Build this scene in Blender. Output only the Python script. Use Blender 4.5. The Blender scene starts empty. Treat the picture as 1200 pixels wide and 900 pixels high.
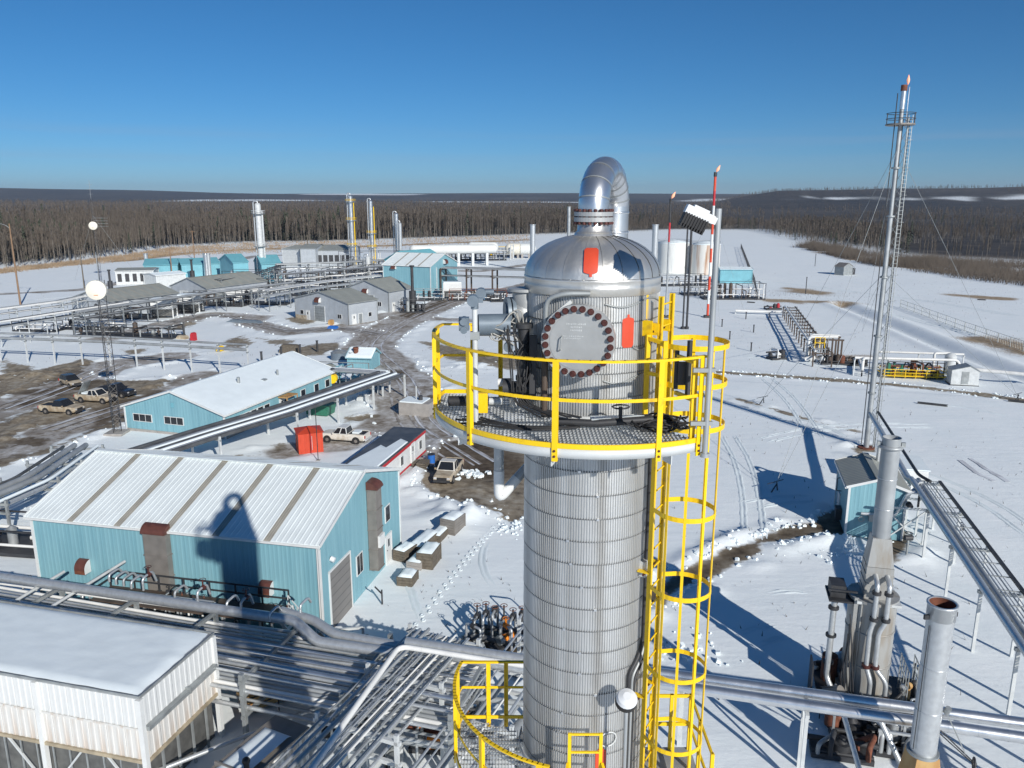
import bpy, math, random
import numpy as np
from mathutils import Vector as Vec, Matrix, noise as mnoise

random.seed(7)
SC = bpy.context.scene
COL = SC.collection
PI = math.pi

# ------------------------------------------------------------------ camera, sky, sun, exposure
FPX = 936.0                      # focal length in pixels of the 1200 px wide photograph
TH = math.atan((450 - 231) / FPX)
CAMZ = 28.0
cam = bpy.data.cameras.new('camera')
cam.sensor_width = 36.0
cam.lens = 36.0 * FPX / 1200.0
cam.clip_start = 0.3
cam.clip_end = 60000
camo = bpy.data.objects.new('camera', cam)
camo.location = (0, 0, CAMZ)
camo.rotation_euler = (PI / 2 - TH, 0, 0)
COL.objects.link(camo)
SC.camera = camo

SUN_EL = math.radians(24.5)
SUN_DIR = Vec((0.463 * math.cos(SUN_EL), -0.886 * math.cos(SUN_EL), math.sin(SUN_EL))).normalized()
w = bpy.data.worlds.new('World')
SC.world = w
w.use_nodes = True
wn = w.node_tree
for n in list(wn.nodes):
    wn.nodes.remove(n)
sky = wn.nodes.new('ShaderNodeTexSky')
sky.sky_type = 'NISHITA'
sky.sun_disc = False
sky.sun_elevation = SUN_EL
sky.sun_rotation = math.atan2(SUN_DIR.x, SUN_DIR.y)
sky.altitude = 600
sky.air_density = 0.8
sky.dust_density = 0.0
sky.ozone_density = 10.0
bg = wn.nodes.new('ShaderNodeBackground')
bg.inputs['Strength'].default_value = 0.076
wo = wn.nodes.new('ShaderNodeOutputWorld')
hs = wn.nodes.new('ShaderNodeHueSaturation')
hs.inputs['Hue'].default_value = 0.491
hs.inputs['Saturation'].default_value = 1.05
hs.inputs['Value'].default_value = 1.06
wn.links.new(sky.outputs[0], hs.inputs['Color'])
# a faint thin cloud bank low in the sky, all the way round
_tc = wn.nodes.new('ShaderNodeTexCoord'); _mp = wn.nodes.new('ShaderNodeMapping'); _mp.inputs['Scale'].default_value = (1.6, 1.6, 46)
_nz = wn.nodes.new('ShaderNodeTexNoise'); _nz.inputs['Scale'].default_value = 1.3; _nz.inputs['Detail'].default_value = 6
wn.links.new(_tc.outputs['Generated'], _mp.inputs[0]); wn.links.new(_mp.outputs[0], _nz.inputs[0])
_sx = wn.nodes.new('ShaderNodeSeparateXYZ'); wn.links.new(_tc.outputs['Generated'], _sx.inputs[0])
_b = wn.nodes.new('ShaderNodeValToRGB'); _b.color_ramp.interpolation = 'EASE'
_e = _b.color_ramp.elements; _e[0].position = 0.025; _e[0].color = (0,0,0,1); _e[1].position = 0.095; _e[1].color = (0,0,0,1)
_m1 = _e.new(0.05); _m1.color = (1,1,1,1)
wn.links.new(_sx.outputs[2], _b.inputs[0])
_r = wn.nodes.new('ShaderNodeMapRange'); _r.inputs[1].default_value = 0.45; _r.inputs[2].default_value = 0.75; _r.inputs[4].default_value = 0.30
wn.links.new(_nz.outputs['Fac'], _r.inputs[0])
_mm = wn.nodes.new('ShaderNodeMath'); _mm.operation = 'MULTIPLY'; wn.links.new(_b.outputs[0], _mm.inputs[0]); wn.links.new(_r.outputs[0], _mm.inputs[1])
_mx = wn.nodes.new('ShaderNodeMix'); _mx.data_type = 'RGBA'; wn.links.new(_mm.outputs[0], _mx.inputs[0]); wn.links.new(hs.outputs[0], _mx.inputs[6]); _mx.inputs[7].default_value = (4.6, 5.3, 7.0, 1)
wn.links.new(_mx.outputs[2], bg.inputs[0])
wn.links.new(bg.outputs[0], wo.inputs[0])

sl = bpy.data.lights.new('sun', 'SUN')
sl.energy = 5.0
sl.angle = math.radians(0.5)
sl.color = (1.0, 0.965, 0.90)
slo = bpy.data.objects.new('sun', sl)
slo.rotation_euler = SUN_DIR.to_track_quat('Z', 'Y').to_euler()
slo.location = (40, -80, 90)
COL.objects.link(slo)
SC.view_settings.view_transform = 'Standard'
SC.view_settings.look = 'None'
SC.view_settings.exposure = -0.06
SC.view_settings.gamma = 1.0
SC.view_settings.use_curve_mapping = False
SC.cycles.max_bounces = 6
SC.cycles.use_denoising = True

# ------------------------------------------------------------------ pixel -> ground helper (surveying the photograph)
_c, _s = math.cos(TH), math.sin(TH)
def P(u, v, z=0.0):
    a = (u - 600) / FPX
    b = -(v - 450) / FPX
    t = (z - CAMZ) / (-_s + b * _c)
    return Vec((a * t, (_c + b * _s) * t, z))
def Hz(v, y):
    b = -(v - 450) / FPX
    return CAMZ + y * (-_s + b * _c) / (_c + b * _s)

# ------------------------------------------------------------------ mesh builder
Z = Vec((0, 0, 1))
class MB:
    def __init__(s):
        s.v = []; s.f = []; s.sm = []
    def add(s, vs, fs, smooth=False):
        o = len(s.v)
        s.v.extend([tuple(p) for p in vs])
        for f in fs:
            s.f.append(tuple(i + o for i in f)); s.sm.append(smooth)
        return s
    def merge(s, m, M=None):
        vs = m.v if M is None else [tuple(M @ Vec(p)) for p in m.v]
        o = len(s.v)
        s.v.extend(vs)
        s.f.extend([tuple(i + o for i in f) for f in m.f]); s.sm.extend(m.sm)
        return s
    def box(s, x0, x1, y0, y1, z0, z1):
        return s.add([(x0,y0,z0),(x1,y0,z0),(x1,y1,z0),(x0,y1,z0),(x0,y0,z1),(x1,y0,z1),(x1,y1,z1),(x0,y1,z1)],
                     [(3,2,1,0),(4,5,6,7),(0,1,5,4),(1,2,6,5),(2,3,7,6),(3,0,4,7)])
    def obox(s, c, ax, ay, az):
        c, ax, ay, az = Vec(c), Vec(ax), Vec(ay), Vec(az)
        vs = [c + i*ax + j*ay + k*az for k in (-1,1) for (i,j) in ((-1,-1),(1,-1),(1,1),(-1,1))]
        return s.add(vs, [(3,2,1,0),(4,5,6,7),(0,1,5,4),(1,2,6,5),(2,3,7,6),(3,0,4,7)])
    def bar(s, p, q, wd, h=None, up=Z):
        p, q = Vec(p), Vec(q); d = q - p
        L = d.length
        if L < 1e-6: return s
        d = d / L
        if abs(d.dot(up)) > 0.98: up = Vec((0,1,0)) if abs(d.y) < 0.9 else Vec((1,0,0))
        sd = d.cross(up).normalized(); u2 = sd.cross(d)
        return s.obox((p+q)/2, sd*wd/2, d*L/2, u2*(h or wd)/2)
    def cyl(s, p, q, r, r2=None, n=12, cap=True, smooth=True):
        p, q = Vec(p), Vec(q); d = q - p
        if d.length < 1e-6: return s
        d.normalize(); r2 = r if r2 is None else r2
        a = d.orthogonal().normalized(); b = d.cross(a)
        dirs = [a*math.cos(2*PI*i/n) + b*math.sin(2*PI*i/n) for i in range(n)]
        lo = [p + r*k for k in dirs]; hi = [q + r2*k for k in dirs]
        s.add(lo + hi, [(i, (i+1) % n, n+(i+1) % n, n+i) for i in range(n)], smooth)
        if cap:
            s.add(lo, [tuple(range(n-1, -1, -1))]); s.add(hi, [tuple(range(n))])
        return s
    def tube(s, pts, r, n=8, closed=False, cap=True):
        pts = [Vec(p) for p in pts]
        m = len(pts)
        if m < 2: return s
        T = []
        for i in range(m):
            if closed: t = pts[(i+1) % m] - pts[i-1]
            elif i == 0: t = pts[1] - pts[0]
            elif i == m-1: t = pts[-1] - pts[-2]
            else: t = (pts[i+1]-pts[i]).normalized() + (pts[i]-pts[i-1]).normalized()
            if t.length < 1e-9: t = Vec((0,0,1))
            T.append(t.normalized())
        a = T[0].orthogonal().normalized()
        vs = []
        for i in range(m):
            a = (a - T[i]*a.dot(T[i]))
            a = a.normalized() if a.length > 1e-6 else T[i].orthogonal().normalized()
            b = T[i].cross(a)
            k = 1.0
            if 0 < i < m-1 or closed:
                cs = T[i].dot((pts[(i+1) % m]-pts[i]).normalized()); k = 1/max(cs, 0.5)
            k = 1 + (k-1)*0.6
            for j in range(n):
                an = 2*PI*j/n
                vs.append(pts[i] + (a*math.cos(an)+b*math.sin(an))*r*k)
        fs = []
        for i in range(m if closed else m-1):
            i2 = (i+1) % m
            for j in range(n):
                j2 = (j+1) % n
                fs.append((i*n+j, i*n+j2, i2*n+j2, i2*n+j))
        s.add(vs, fs, True)
        if cap and not closed:
            s.add(vs[:n], [tuple(range(n-1,-1,-1))]); s.add(vs[-n:], [tuple(range(n))])
        return s
    def lathe(s, prof, c=(0,0,0), n=24, a0=0.0, a1=2*PI, smooth=True):
        full = abs(a1-a0-2*PI) < 1e-6
        k = n if full else n+1
        vs = []
        for (r, z) in prof:
            for j in range(k):
                an = a0 + (a1-a0)*j/n
                vs.append((c[0]+r*math.cos(an), c[1]+r*math.sin(an), c[2]+z))
        fs = []
        for i in range(len(prof)-1):
            for j in range(n):
                j2 = (j+1) % k
                fs.append((i*k+j, i*k+j2, (i+1)*k+j2, (i+1)*k+j))
        return s.add(vs, fs, smooth)
    def prism(s, poly, y0, y1, sc=1.0):     # polygon in x,z extruded along y
        n = len(poly)
        lo = [(x, y0, z) for x, z in poly]; hi = [(x, y1, z) for x, z in poly]
        s.add(lo+hi, [(i, (i+1) % n, n+(i+1) % n, n+i) for i in range(n)])
        s.add(lo, [tuple(range(n-1,-1,-1))]); s.add(hi, [tuple(range(n))])
        return s
    def sphere(s, c, r, n=10, m=6, sz=1.0):
        prof = [(max(1e-4, r*math.sin(PI*i/m)), -r*sz*math.cos(PI*i/m)) for i in range(m+1)]
        return s.lathe(prof, c, n)
    def mesh(s, name, mat, off=None):
        me = bpy.data.meshes.new(name)
        v = s.v if off is None else [(a-off[0], b-off[1], c-off[2]) for a, b, c in s.v]
        me.from_pydata(v, [], s.f)
        me.polygons.foreach_set('use_smooth', s.sm)
        me.materials.append(mat)
        me.update()
        return me

def fillet(pts, r, n=4):
    pts = [Vec(p) for p in pts]
    out = [pts[0]]
    for i in range(1, len(pts)-1):
        a, b, c = pts[i-1], pts[i], pts[i+1]
        d1 = (a-b); d2 = (c-b)
        rr = min(r, d1.length*0.49, d2.length*0.49)
        p, q = b + d1.normalized()*rr, b + d2.normalized()*rr
        for k in range(n+1):
            t = k/n
            out.append(p*(1-t)**2 + b*2*t*(1-t) + q*t*t)
    out.append(pts[-1])
    return out

# ------------------------------------------------------------------ object helpers
def tag(o, label, cat, group=None):
    o['label'] = label; o['category'] = cat
    if group: o['group'] = group
    return o
def thing(name, label, cat, loc=(0,0,0), rz=0.0, group=None):
    o = bpy.data.objects.new(name, None); COL.objects.link(o)
    o.empty_display_size = 0.3
    o.location = loc; o.rotation_euler = (0, 0, rz)
    return tag(o, label, cat, group)
def obj(name, me, par=None, loc=(0,0,0), rot=(0,0,0)):
    o = bpy.data.objects.new(name, me); COL.objects.link(o)
    o.location = loc; o.rotation_euler = rot
    if par: o.parent = par
    return o
def root_of(o):
    while o.parent: o = o.parent
    return o
def part(name, mb, mat, par, wld=False):
    """wld: the builder holds world coordinates (its thing is not rotated)"""
    off = root_of(par).location if wld else None
    return obj(name, mb.mesh(name, mat, off), par)
def solo(name, mb, mat, label, cat, group=None, loc=(0,0,0), rz=0.0, wld=False):
    o = obj(name, mb.mesh(name, mat, loc if wld else None), None, loc, (0,0,rz))
    return tag(o, label, cat, group)
def structure(name, mb, mat):
    o = obj(name, mb.mesh(name, mat)); o['kind'] = 'structure'; return o
def dup(root, loc, rz=None, label=None, sc=None):
    r = root.copy(); COL.objects.link(r); r.location = loc
    if rz is not None: r.rotation_euler = (0, 0, rz)
    if sc: r.scale = (sc, sc, sc)
    if label: r['label'] = label
    for ch in root.children:
        c = ch.copy(); COL.objects.link(c); c.parent = r
        for g in ch.children:
            d = g.copy(); COL.objects.link(d); d.parent = c
    return r

# ------------------------------------------------------------------ materials
def mat(name, col, rough=0.6, metal=0.0, var=0.12, scale=3.0, bump=0.0, col2=None, stretch=None, thr=None, spec=0.5, detail=5, bscale=None):
    m = bpy.data.materials.new(name); m.use_nodes = True
    t = m.node_tree; N = t.nodes; L = t.links
    b = N['Principled BSDF']
    b.inputs['Roughness'].default_value = rough; b.inputs['Metallic'].default_value = metal
    b.inputs['Specular IOR Level'].default_value = spec
    tc = N.new('ShaderNodeTexCoord'); mp = N.new('ShaderNodeMapping')
    L.new(tc.outputs['Object'], mp.inputs[0])
    if stretch: mp.inputs['Scale'].default_value = stretch
    nz = N.new('ShaderNodeTexNoise'); nz.inputs['Scale'].default_value = scale; nz.inputs['Detail'].default_value = detail
    L.new(mp.outputs[0], nz.inputs[0])
    cr = N.new('ShaderNodeValToRGB')
    c = col
    if col2 is None:
        lo = tuple(x*(1-var) for x in c)+(1,); hi = tuple(min(1, x*(1+var)) for x in c)+(1,)
        p0, p1 = 0.3, 0.7
    else:
        lo = tuple(c)+(1,); hi = tuple(col2)+(1,)
        p0, p1 = thr or (0.4, 0.65)
    cr.color_ramp.elements[0].position = p0; cr.color_ramp.elements[0].color = lo
    cr.color_ramp.elements[1].position = p1; cr.color_ramp.elements[1].color = hi
    L.new(nz.outputs['Fac'], cr.inputs[0]); L.new(cr.outputs[0], b.inputs['Base Color'])
    rr = N.new('ShaderNodeMapRange'); rr.inputs[3].default_value = max(0.05, rough-0.08); rr.inputs[4].default_value = min(1, rough+0.1)
    L.new(nz.outputs['Fac'], rr.inputs[0]); L.new(rr.outputs[0], b.inputs['Roughness'])
    if bump:
        bp = N.new('ShaderNodeBump'); bp.inputs['Strength'].default_value = bump; bp.inputs['Distance'].default_value = 0.05
        n2 = N.new('ShaderNodeTexNoise'); n2.inputs['Scale'].default_value = bscale or scale*3; n2.inputs['Detail'].default_value = 4
        L.new(tc.outputs['Object'], n2.inputs[0])
        L.new(n2.outputs['Fac'], bp.inputs['Height']); L.new(bp.outputs[0], b.inputs['Normal'])
    return m

M = {}
M['clad'] = mat('column_cladding', (0.60,0.61,0.61), 0.45, 0.60, 0, 1.6, 0.18, stretch=(2.5,2.5,0.35), col2=(0.36,0.355,0.34), thr=(0.42,0.78), detail=8)
M['dome'] = mat('dome_aluminium', (0.70,0.69,0.66), 0.40, 0.80, 0, 2.0, 0.5, col2=(0.55,0.53,0.49), thr=(0.4,0.75), bscale=2.6, detail=8)
M['alu'] = mat('bright_aluminium', (0.74,0.75,0.76), 0.30, 0.9, 0.1, 1.2, 0.12, bscale=2.5)
M['pipe'] = mat('pipe_jacket', (0.58,0.60,0.61), 0.36, 0.6, 0.09, 4.0, 0.06)
M['pipe_dull'] = mat('weathered_pipe', (0.38,0.40,0.41), 0.5, 0.4, 0.2, 0.7, 0.1)
M['pipe_dark'] = mat('dark_pipe', (0.12,0.125,0.13), 0.5, 0.4, 0.3, 0.8)
M['pipe_white'] = mat('white_pipe', (0.72,0.72,0.70), 0.5, 0.0, 0.1, 0.8)
M['steel'] = mat('galvanised_steel', (0.36,0.38,0.38), 0.5, 0.5, 0.2, 1.5)
M['steel_light'] = mat('pale_painted_steel', (0.58,0.6,0.6), 0.5, 0.1, 0.12, 1.5)
M['steel_dark'] = mat('dark_steel', (0.045,0.046,0.05), 0.55, 0.2, 0.3, 1.5)
M['rack_brown'] = mat('brown_rack_steel', (0.09,0.065,0.05), 0.6, 0.1, 0.3, 1.0)
M['yellow'] = mat('yellow_paint', (0.88,0.57,0.005), 0.42, 0.0, 0, 7.0, 0.08, col2=(0.50,0.29,0.02), thr=(0.60,0.80), detail=8)
M['red'] = mat('red_marker_paint', (0.62,0.07,0.03), 0.45, 0.0, 0.08, 6)
M['bolt'] = mat('coated_bolt', (0.085,0.028,0.024), 0.45, 0.2, 0.3, 20)
M['flange'] = mat('grey_flange_steel', (0.40,0.41,0.41), 0.5, 0.35, 0.12, 3.0, 0.08)
M['teal'] = mat('teal_cladding', (0.17,0.35,0.412), 0.5, 0.0, 0, 0.9, stretch=(2.2,2.2,0.16), col2=(0.215,0.412,0.47), thr=(0.33,0.62), detail=8)
M['teal_far'] = mat('teal_siding', (0.16,0.40,0.47), 0.5, 0.0, 0.1, 0.5)
M['white'] = mat('white_paint', (0.66,0.67,0.66), 0.5, 0.0, 0.05, 1.0)
M['roof_white'] = mat('white_roof_steel', (0.74,0.79,0.79), 0.5, 0.0, 0.06, 0.6)
M['skylight'] = mat('tan_skylight_sheet', (0.33,0.31,0.265), 0.5, 0.0, 0.12, 1.0)
M['white_rust'] = mat('white_sheet_with_rust', (0.64,0.63,0.60), 0.55, 0.0, 0, 1.1, col2=(0.42,0.27,0.16), thr=(0.50,0.80), stretch=(2.6,2.6,0.2), detail=8)
M['grey_wall'] = mat('grey_siding', (0.40,0.43,0.46), 0.5, 0.1, 0.08, 0.6)
M['grey_roof'] = mat('grey_green_roof', (0.30,0.31,0.28), 0.5, 0.1, 0.1, 0.5)
M['door_grey'] = mat('grey_door', (0.20,0.19,0.18), 0.55, 0.0, 0.08, 1.0)
M['rust'] = mat('rust', (0.16,0.055,0.03), 0.8, 0.0, 0.35, 5.0)
M['rust_tan'] = mat('burnt_tan_paint', (0.50,0.32,0.13), 0.6, 0.0, 0, 1.6, col2=(0.36,0.15,0.04), thr=(0.4,0.75), stretch=(1,1,0.4))
M['brown'] = mat('brown_metal', (0.11,0.04,0.03), 0.55, 0.0, 0.2, 3)
M['duct'] = mat('grey_duct', (0.24,0.22,0.20), 0.55, 0.3, 0.15, 1.5)
M['glass'] = mat('dark_glass', (0.02,0.022,0.026), 0.12, 0.0, 0.1, 1.0)
M['black'] = mat('black_rubber', (0.022,0.022,0.024), 0.65, 0.0, 0.3, 4)
M['wood'] = mat('pole_wood', (0.24,0.15,0.09), 0.8, 0.0, 0.25, 4.0, stretch=(3,3,0.3))
M['timber'] = mat('grey_timber', (0.125,0.105,0.08), 0.8, 0.0, 0.25, 4.0)
M['red_box'] = mat('red_shed_paint', (0.52,0.055,0.02), 0.5, 0.0, 0.08, 1.5)
M['trim_red'] = mat('red_trim', (0.45,0.02,0.03), 0.5)
M['green'] = mat('green_paint', (0.03,0.16,0.10), 0.5)
M['blue'] = mat('blue_plastic', (0.02,0.13,0.45), 0.5)
M['orange'] = mat('orange_paint', (0.75,0.22,0.01), 0.5)
M['valve_blue'] = mat('grey_blue_actuator', (0.16,0.20,0.24), 0.45, 0.2, 0.15, 5)
M['sill'] = mat('weathered_sill', (0.36,0.30,0.21), 0.7, 0.0, 0.25, 2)
M['concrete'] = mat('concrete', (0.33,0.31,0.29), 0.85, 0.0, 0.15, 1.5, 0.2)
M['grating'] = mat('grating_steel', (0.42,0.43,0.43), 0.55, 0.4, 0.2, 3)
M['tank'] = mat('white_tank_paint', (0.68,0.69,0.67), 0.5, 0.0, 0.05, 0.2)
M['tank_rust'] = mat('white_tank_rust', (0.74,0.72,0.67), 0.55, 0.0, 0, 0.28, col2=(0.38,0.17,0.06), thr=(0.52,0.72), stretch=(2.2,2.2,0.16), detail=8)
M['snow_top'] = mat('roof_snow', (0.79,0.86,0.885), 0.7, 0.0, 0.03, 0.8, 0.3, bscale=1.5)
M['heater'] = mat('stained_aluminium_paint', (0.40,0.40,0.385), 0.5, 0.35, 0, 1.3, col2=(0.27,0.21,0.14), thr=(0.48,0.80), stretch=(1.6,1.6,0.3))
M['mesh_screen'] = mat('fan_screen', (0.13,0.13,0.125), 0.6, 0.3, 0.3, 2)
M['mudpaint'] = mat('muddy_paint', (0.50,0.44,0.34), 0.6, 0.0, 0, 1.5, col2=(0.30,0.23,0.15), thr=(0.35,0.65))
M['mudwhite'] = mat('dirty_white_paint', (0.66,0.63,0.57), 0.45, 0.0, 0, 1.5, col2=(0.40,0.33,0.24), thr=(0.5,0.8))
M['darkpaint'] = mat('black_car_paint', (0.02,0.022,0.028), 0.25, 0.0, 0.2, 2)
M['chrome'] = mat('headlight', (0.7,0.7,0.7), 0.2, 0.3)
M['taillight'] = mat('tail_light', (0.4,0.01,0.01), 0.3)
M['dish'] = mat('dish_cream', (0.74,0.70,0.60), 0.5, 0.0, 0.04, 1)
M['lamp_white'] = mat('lamp_housing', (0.72,0.73,0.74), 0.45, 0.0, 0.05, 4)
M['trunk'] = mat('aspen_bark', (0.20,0.178,0.152), 0.85, 0.0, 0.3, 0.6)
M['twig'] = mat('bare_twigs', (0.105,0.087,0.071), 0.9, 0.0, 0.3, 0.06)
M['spruce'] = mat('spruce_needles', (0.045,0.055,0.035), 0.9, 0.0, 0.3, 0.1)
M['shrub'] = mat('dry_shrub', (0.09,0.074,0.06), 0.9, 0.0, 0.3, 0.1)
M['tan_grass'] = mat('tan_dead_grass', (0.30,0.22,0.145), 0.9, 0.0, 0.3, 0.1)
M['cable'] = mat('grey_cable', (0.40,0.39,0.36), 0.55)
M['blueshed'] = mat('blue_grey_tarp', (0.06,0.14,0.24), 0.6)
M['teal_roof'] = mat('teal_roof', (0.16,0.42,0.48), 0.5, 0.0, 0.06, 0.5)

def emis(name, col, st):
    m = bpy.data.materials.new(name); m.use_nodes = True
    b = m.node_tree.nodes['Principled BSDF']
    b.inputs['Base Color'].default_value = (*col, 1)
    b.inputs['Emission Color'].default_value = (*col, 1); b.inputs['Emission Strength'].default_value = st
    return m
M['flame'] = emis('flame', (1.0, 0.42, 0.25), 0.45)

# ------------------------------------------------------------------ ground
def seg_dist(X, Y, pts, closed=False):
    d = np.full(X.shape, 1e9)
    pts = [(p[0], p[1]) for p in pts]
    q = pts + [pts[0]] if closed else pts
    for (ax, ay), (bx, by) in zip(q[:-1], q[1:]):
        vx, vy = bx-ax, by-ay; l2 = vx*vx+vy*vy+1e-9
        t = np.clip(((X-ax)*vx+(Y-ay)*vy)/l2, 0, 1)
        d = np.minimum(d, np.hypot(X-ax-t*vx, Y-ay-t*vy))
    return d
def inside(X, Y, pts):
    r = np.zeros(X.shape, bool)
    n = len(pts)
    for i in range(n):
        x0, y0 = pts[i][0], pts[i][1]; x1, y1 = pts[(i+1) % n][0], pts[(i+1) % n][1]
        if y0 == y1: continue
        c = (Y >= min(y0, y1)) & (Y < max(y0, y1)) & (X < x0 + (Y-y0)*(x1-x0)/(y1-y0))
        r ^= c
    return r
def sdpoly(X, Y, pts):
    d = seg_dist(X, Y, pts, True)
    return np.where(inside(X, Y, pts), -d, d)
def px(*a):
    return [P(a[i], a[i+1]) for i in range(0, len(a), 2)]
def vnoise(X, Y, s, seed=0):
    """cheap value noise, -1..1"""
    xs, ys = X/s, Y/s
    xi, yi = np.floor(xs).astype(np.int64), np.floor(ys).astype(np.int64)
    fx, fy = xs-xi, ys-yi
    fx = fx*fx*(3-2*fx); fy = fy*fy*(3-2*fy)
    def h(a, b):
        n = (a*374761393 + b*668265263 + seed*974634777) & 0x7fffffff
        n = ((n ^ (n >> 13)) * 1274126177) & 0x7fffffff
        return ((n ^ (n >> 16)) & 0xffff)/32767.5-1
    return (h(xi,yi)*(1-fx)+h(xi+1,yi)*fx)*(1-fy)+(h(xi,yi+1)*(1-fx)+h(xi+1,yi+1)*fx)*fy

MUD = [  # polygons of bare earth
    px(-60,452, 40,434, 85,424, 100,418, 112,424, 100,438, 128,446, 235,444, 232,452, 190,476, 140,498, 60,530, 0,548, -60,562),
    px(486,566, 505,545, 516,520, 560,512, 640,510, 700,560, 660,600, 600,612, 548,592, 505,578),
    px(745,700, 800,668, 850,642, 905,622, 955,612, 975,596, 1005,604, 1010,630, 960,628, 900,640, 845,668, 800,694, 770,712),
    px(1018,605, 1050,608, 1068,640, 1050,660, 1020,650), px(1000,525, 1022,521, 1030,530, 1005,534),
    px(560,735, 590,738, 615,752, 610,790, 570,775, 540,750),
]
MUD2 = [  # smaller bare patches in the plant
    px(350,404, 400,400, 405,412, 345,420, 330,414), px(255,398, 285,392, 300,402, 270,412), px(190,380, 240,374, 232,382, 195,388),
    px(330,372, 372,370, 372,380, 345,382), px(140,410, 175,408, 170,416, 140,418), px(300,395, 350,398, 345,404, 310,404),
    px(400,490, 455,480, 452,490, 405,497), px(280,536, 330,520, 345,526, 300,540), px(495,400, 560,408, 610,420, 610,436, 540,426, 500,412),
    px(470,478, 505,462, 510,470, 480,492), px(440,434, 480,432, 470,448), px(545,340, 580,338, 580,350, 550,352),
    px(0,420, 50,430, 40,440, 0,446), px(465,370, 520,350, 530,356, 480,376),
]
ROAD = [  # (half width m, pixel polyline): slushy roads
    (5.4, px(640,330, 585,343, 530,352, 480,372, 445,392, 430,410, 452,428, 472,450, 478,475, 490,500, 520,520, 560,545)),
    (3.6, px(445,392, 400,384, 340,390, 290,378, 300,372, 250,368, 200,378, 120,398)),
    (4.5, px(-80,505, 0,480, 70,455, 130,428, 200,418)), (3.0, px(-40,545, 40,520, 110,492, 180,470, 235,450)),
    (3.5, px(60,505, 120,485, 190,465, 240,440)),
    (2.6, px(330,530, 400,520, 440,500, 470,480)),
    (3.5, px(400,384, 440,372, 470,366)), (3.0, px(620,310, 560,318, 480,316)),
    (3.2, px(0,345, 90,340, 200,322, 300,300, 420,296)),
    (2.6, px(480,372, 540,375, 620,378)),
]
TRACKS = [(1.15, px(780,432, 870,438, 1000,447, 1100,456, 1200,469, 1300,485)), (0.5, px(866,468, 940,490, 1000,505))]
DITCH = px(985,356, 1040,378, 1105,405, 1200,441, 1260,465)
GRASS = [(5, px(925,338, 960,345)), (4, px(1120,346, 1180,350)), (3, px(905,352, 1000,356)), (3.5, px(965,420, 1015,418)), (7, px(140,306, 210,297, 300,292, 420,289, 620,281)),
         (7, px(1160,400, 1230,415)), (6, px(960,296, 1030,308, 1100,317, 1230,330))]
FOREST_EDGE = [(-2600,60), (-420,215)] + [tuple(P(u, v).xy) for u, v in ((-40,321), (60,311), (140,301), (205,290), (300,285), (420,283), (560,278), (680,274), (800,270), (880,270), (940,285), (1000,297), (1060,303), (1130,306), (1230,312))] + [(420,260), (700,60), (2600,-400)]
FPOLY = FOREST_EDGE + [(9000,-300), (9000,16000), (-9000,16000), (-9000,60)]

def axis(lo, hi, step, far_lo, far_hi, g=1.12):
    a = list(np.arange(lo, hi+1e-6, step))
    s = step
    up = []; x = a[-1]
    while x < far_hi:
        s *= g; x += min(s, 900); up.append(x)
    s = step; dn = []; x = a[0]
    while x > far_lo:
        s *= g; x -= min(s, 900); dn.append(x)
    return np.array(dn[::-1] + a + up)
def far_height(X, Y):
    R = np.hypot(X, Y)
    far = np.clip((R-700)/1500, 0, 1)
    az = np.degrees(np.arctan2(X, np.maximum(Y, 1)))
    h = far*(6+6*vnoise(X, Y, 900., 7))
    ridge = np.clip((R-4200)/2600, 0, 1)
    ridge = ridge*ridge*(3-2*ridge)
    A = 50 + 22*np.clip((-az-16)/10, 0, 1) + 9*vnoise(X, Y, 2100., 8) + 5*vnoise(X, Y, 700., 11)
    h += ridge*A*(Y > -500)
    hill = np.exp(-((R-3000)/700)**2)*np.clip((az-13)/5, 0, 1)*np.clip((36-az)/3, 0, 1)
    h += hill*(50 + 9*vnoise(X, Y, 260., 9))*(Y > 0)
    return h, hill
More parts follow.
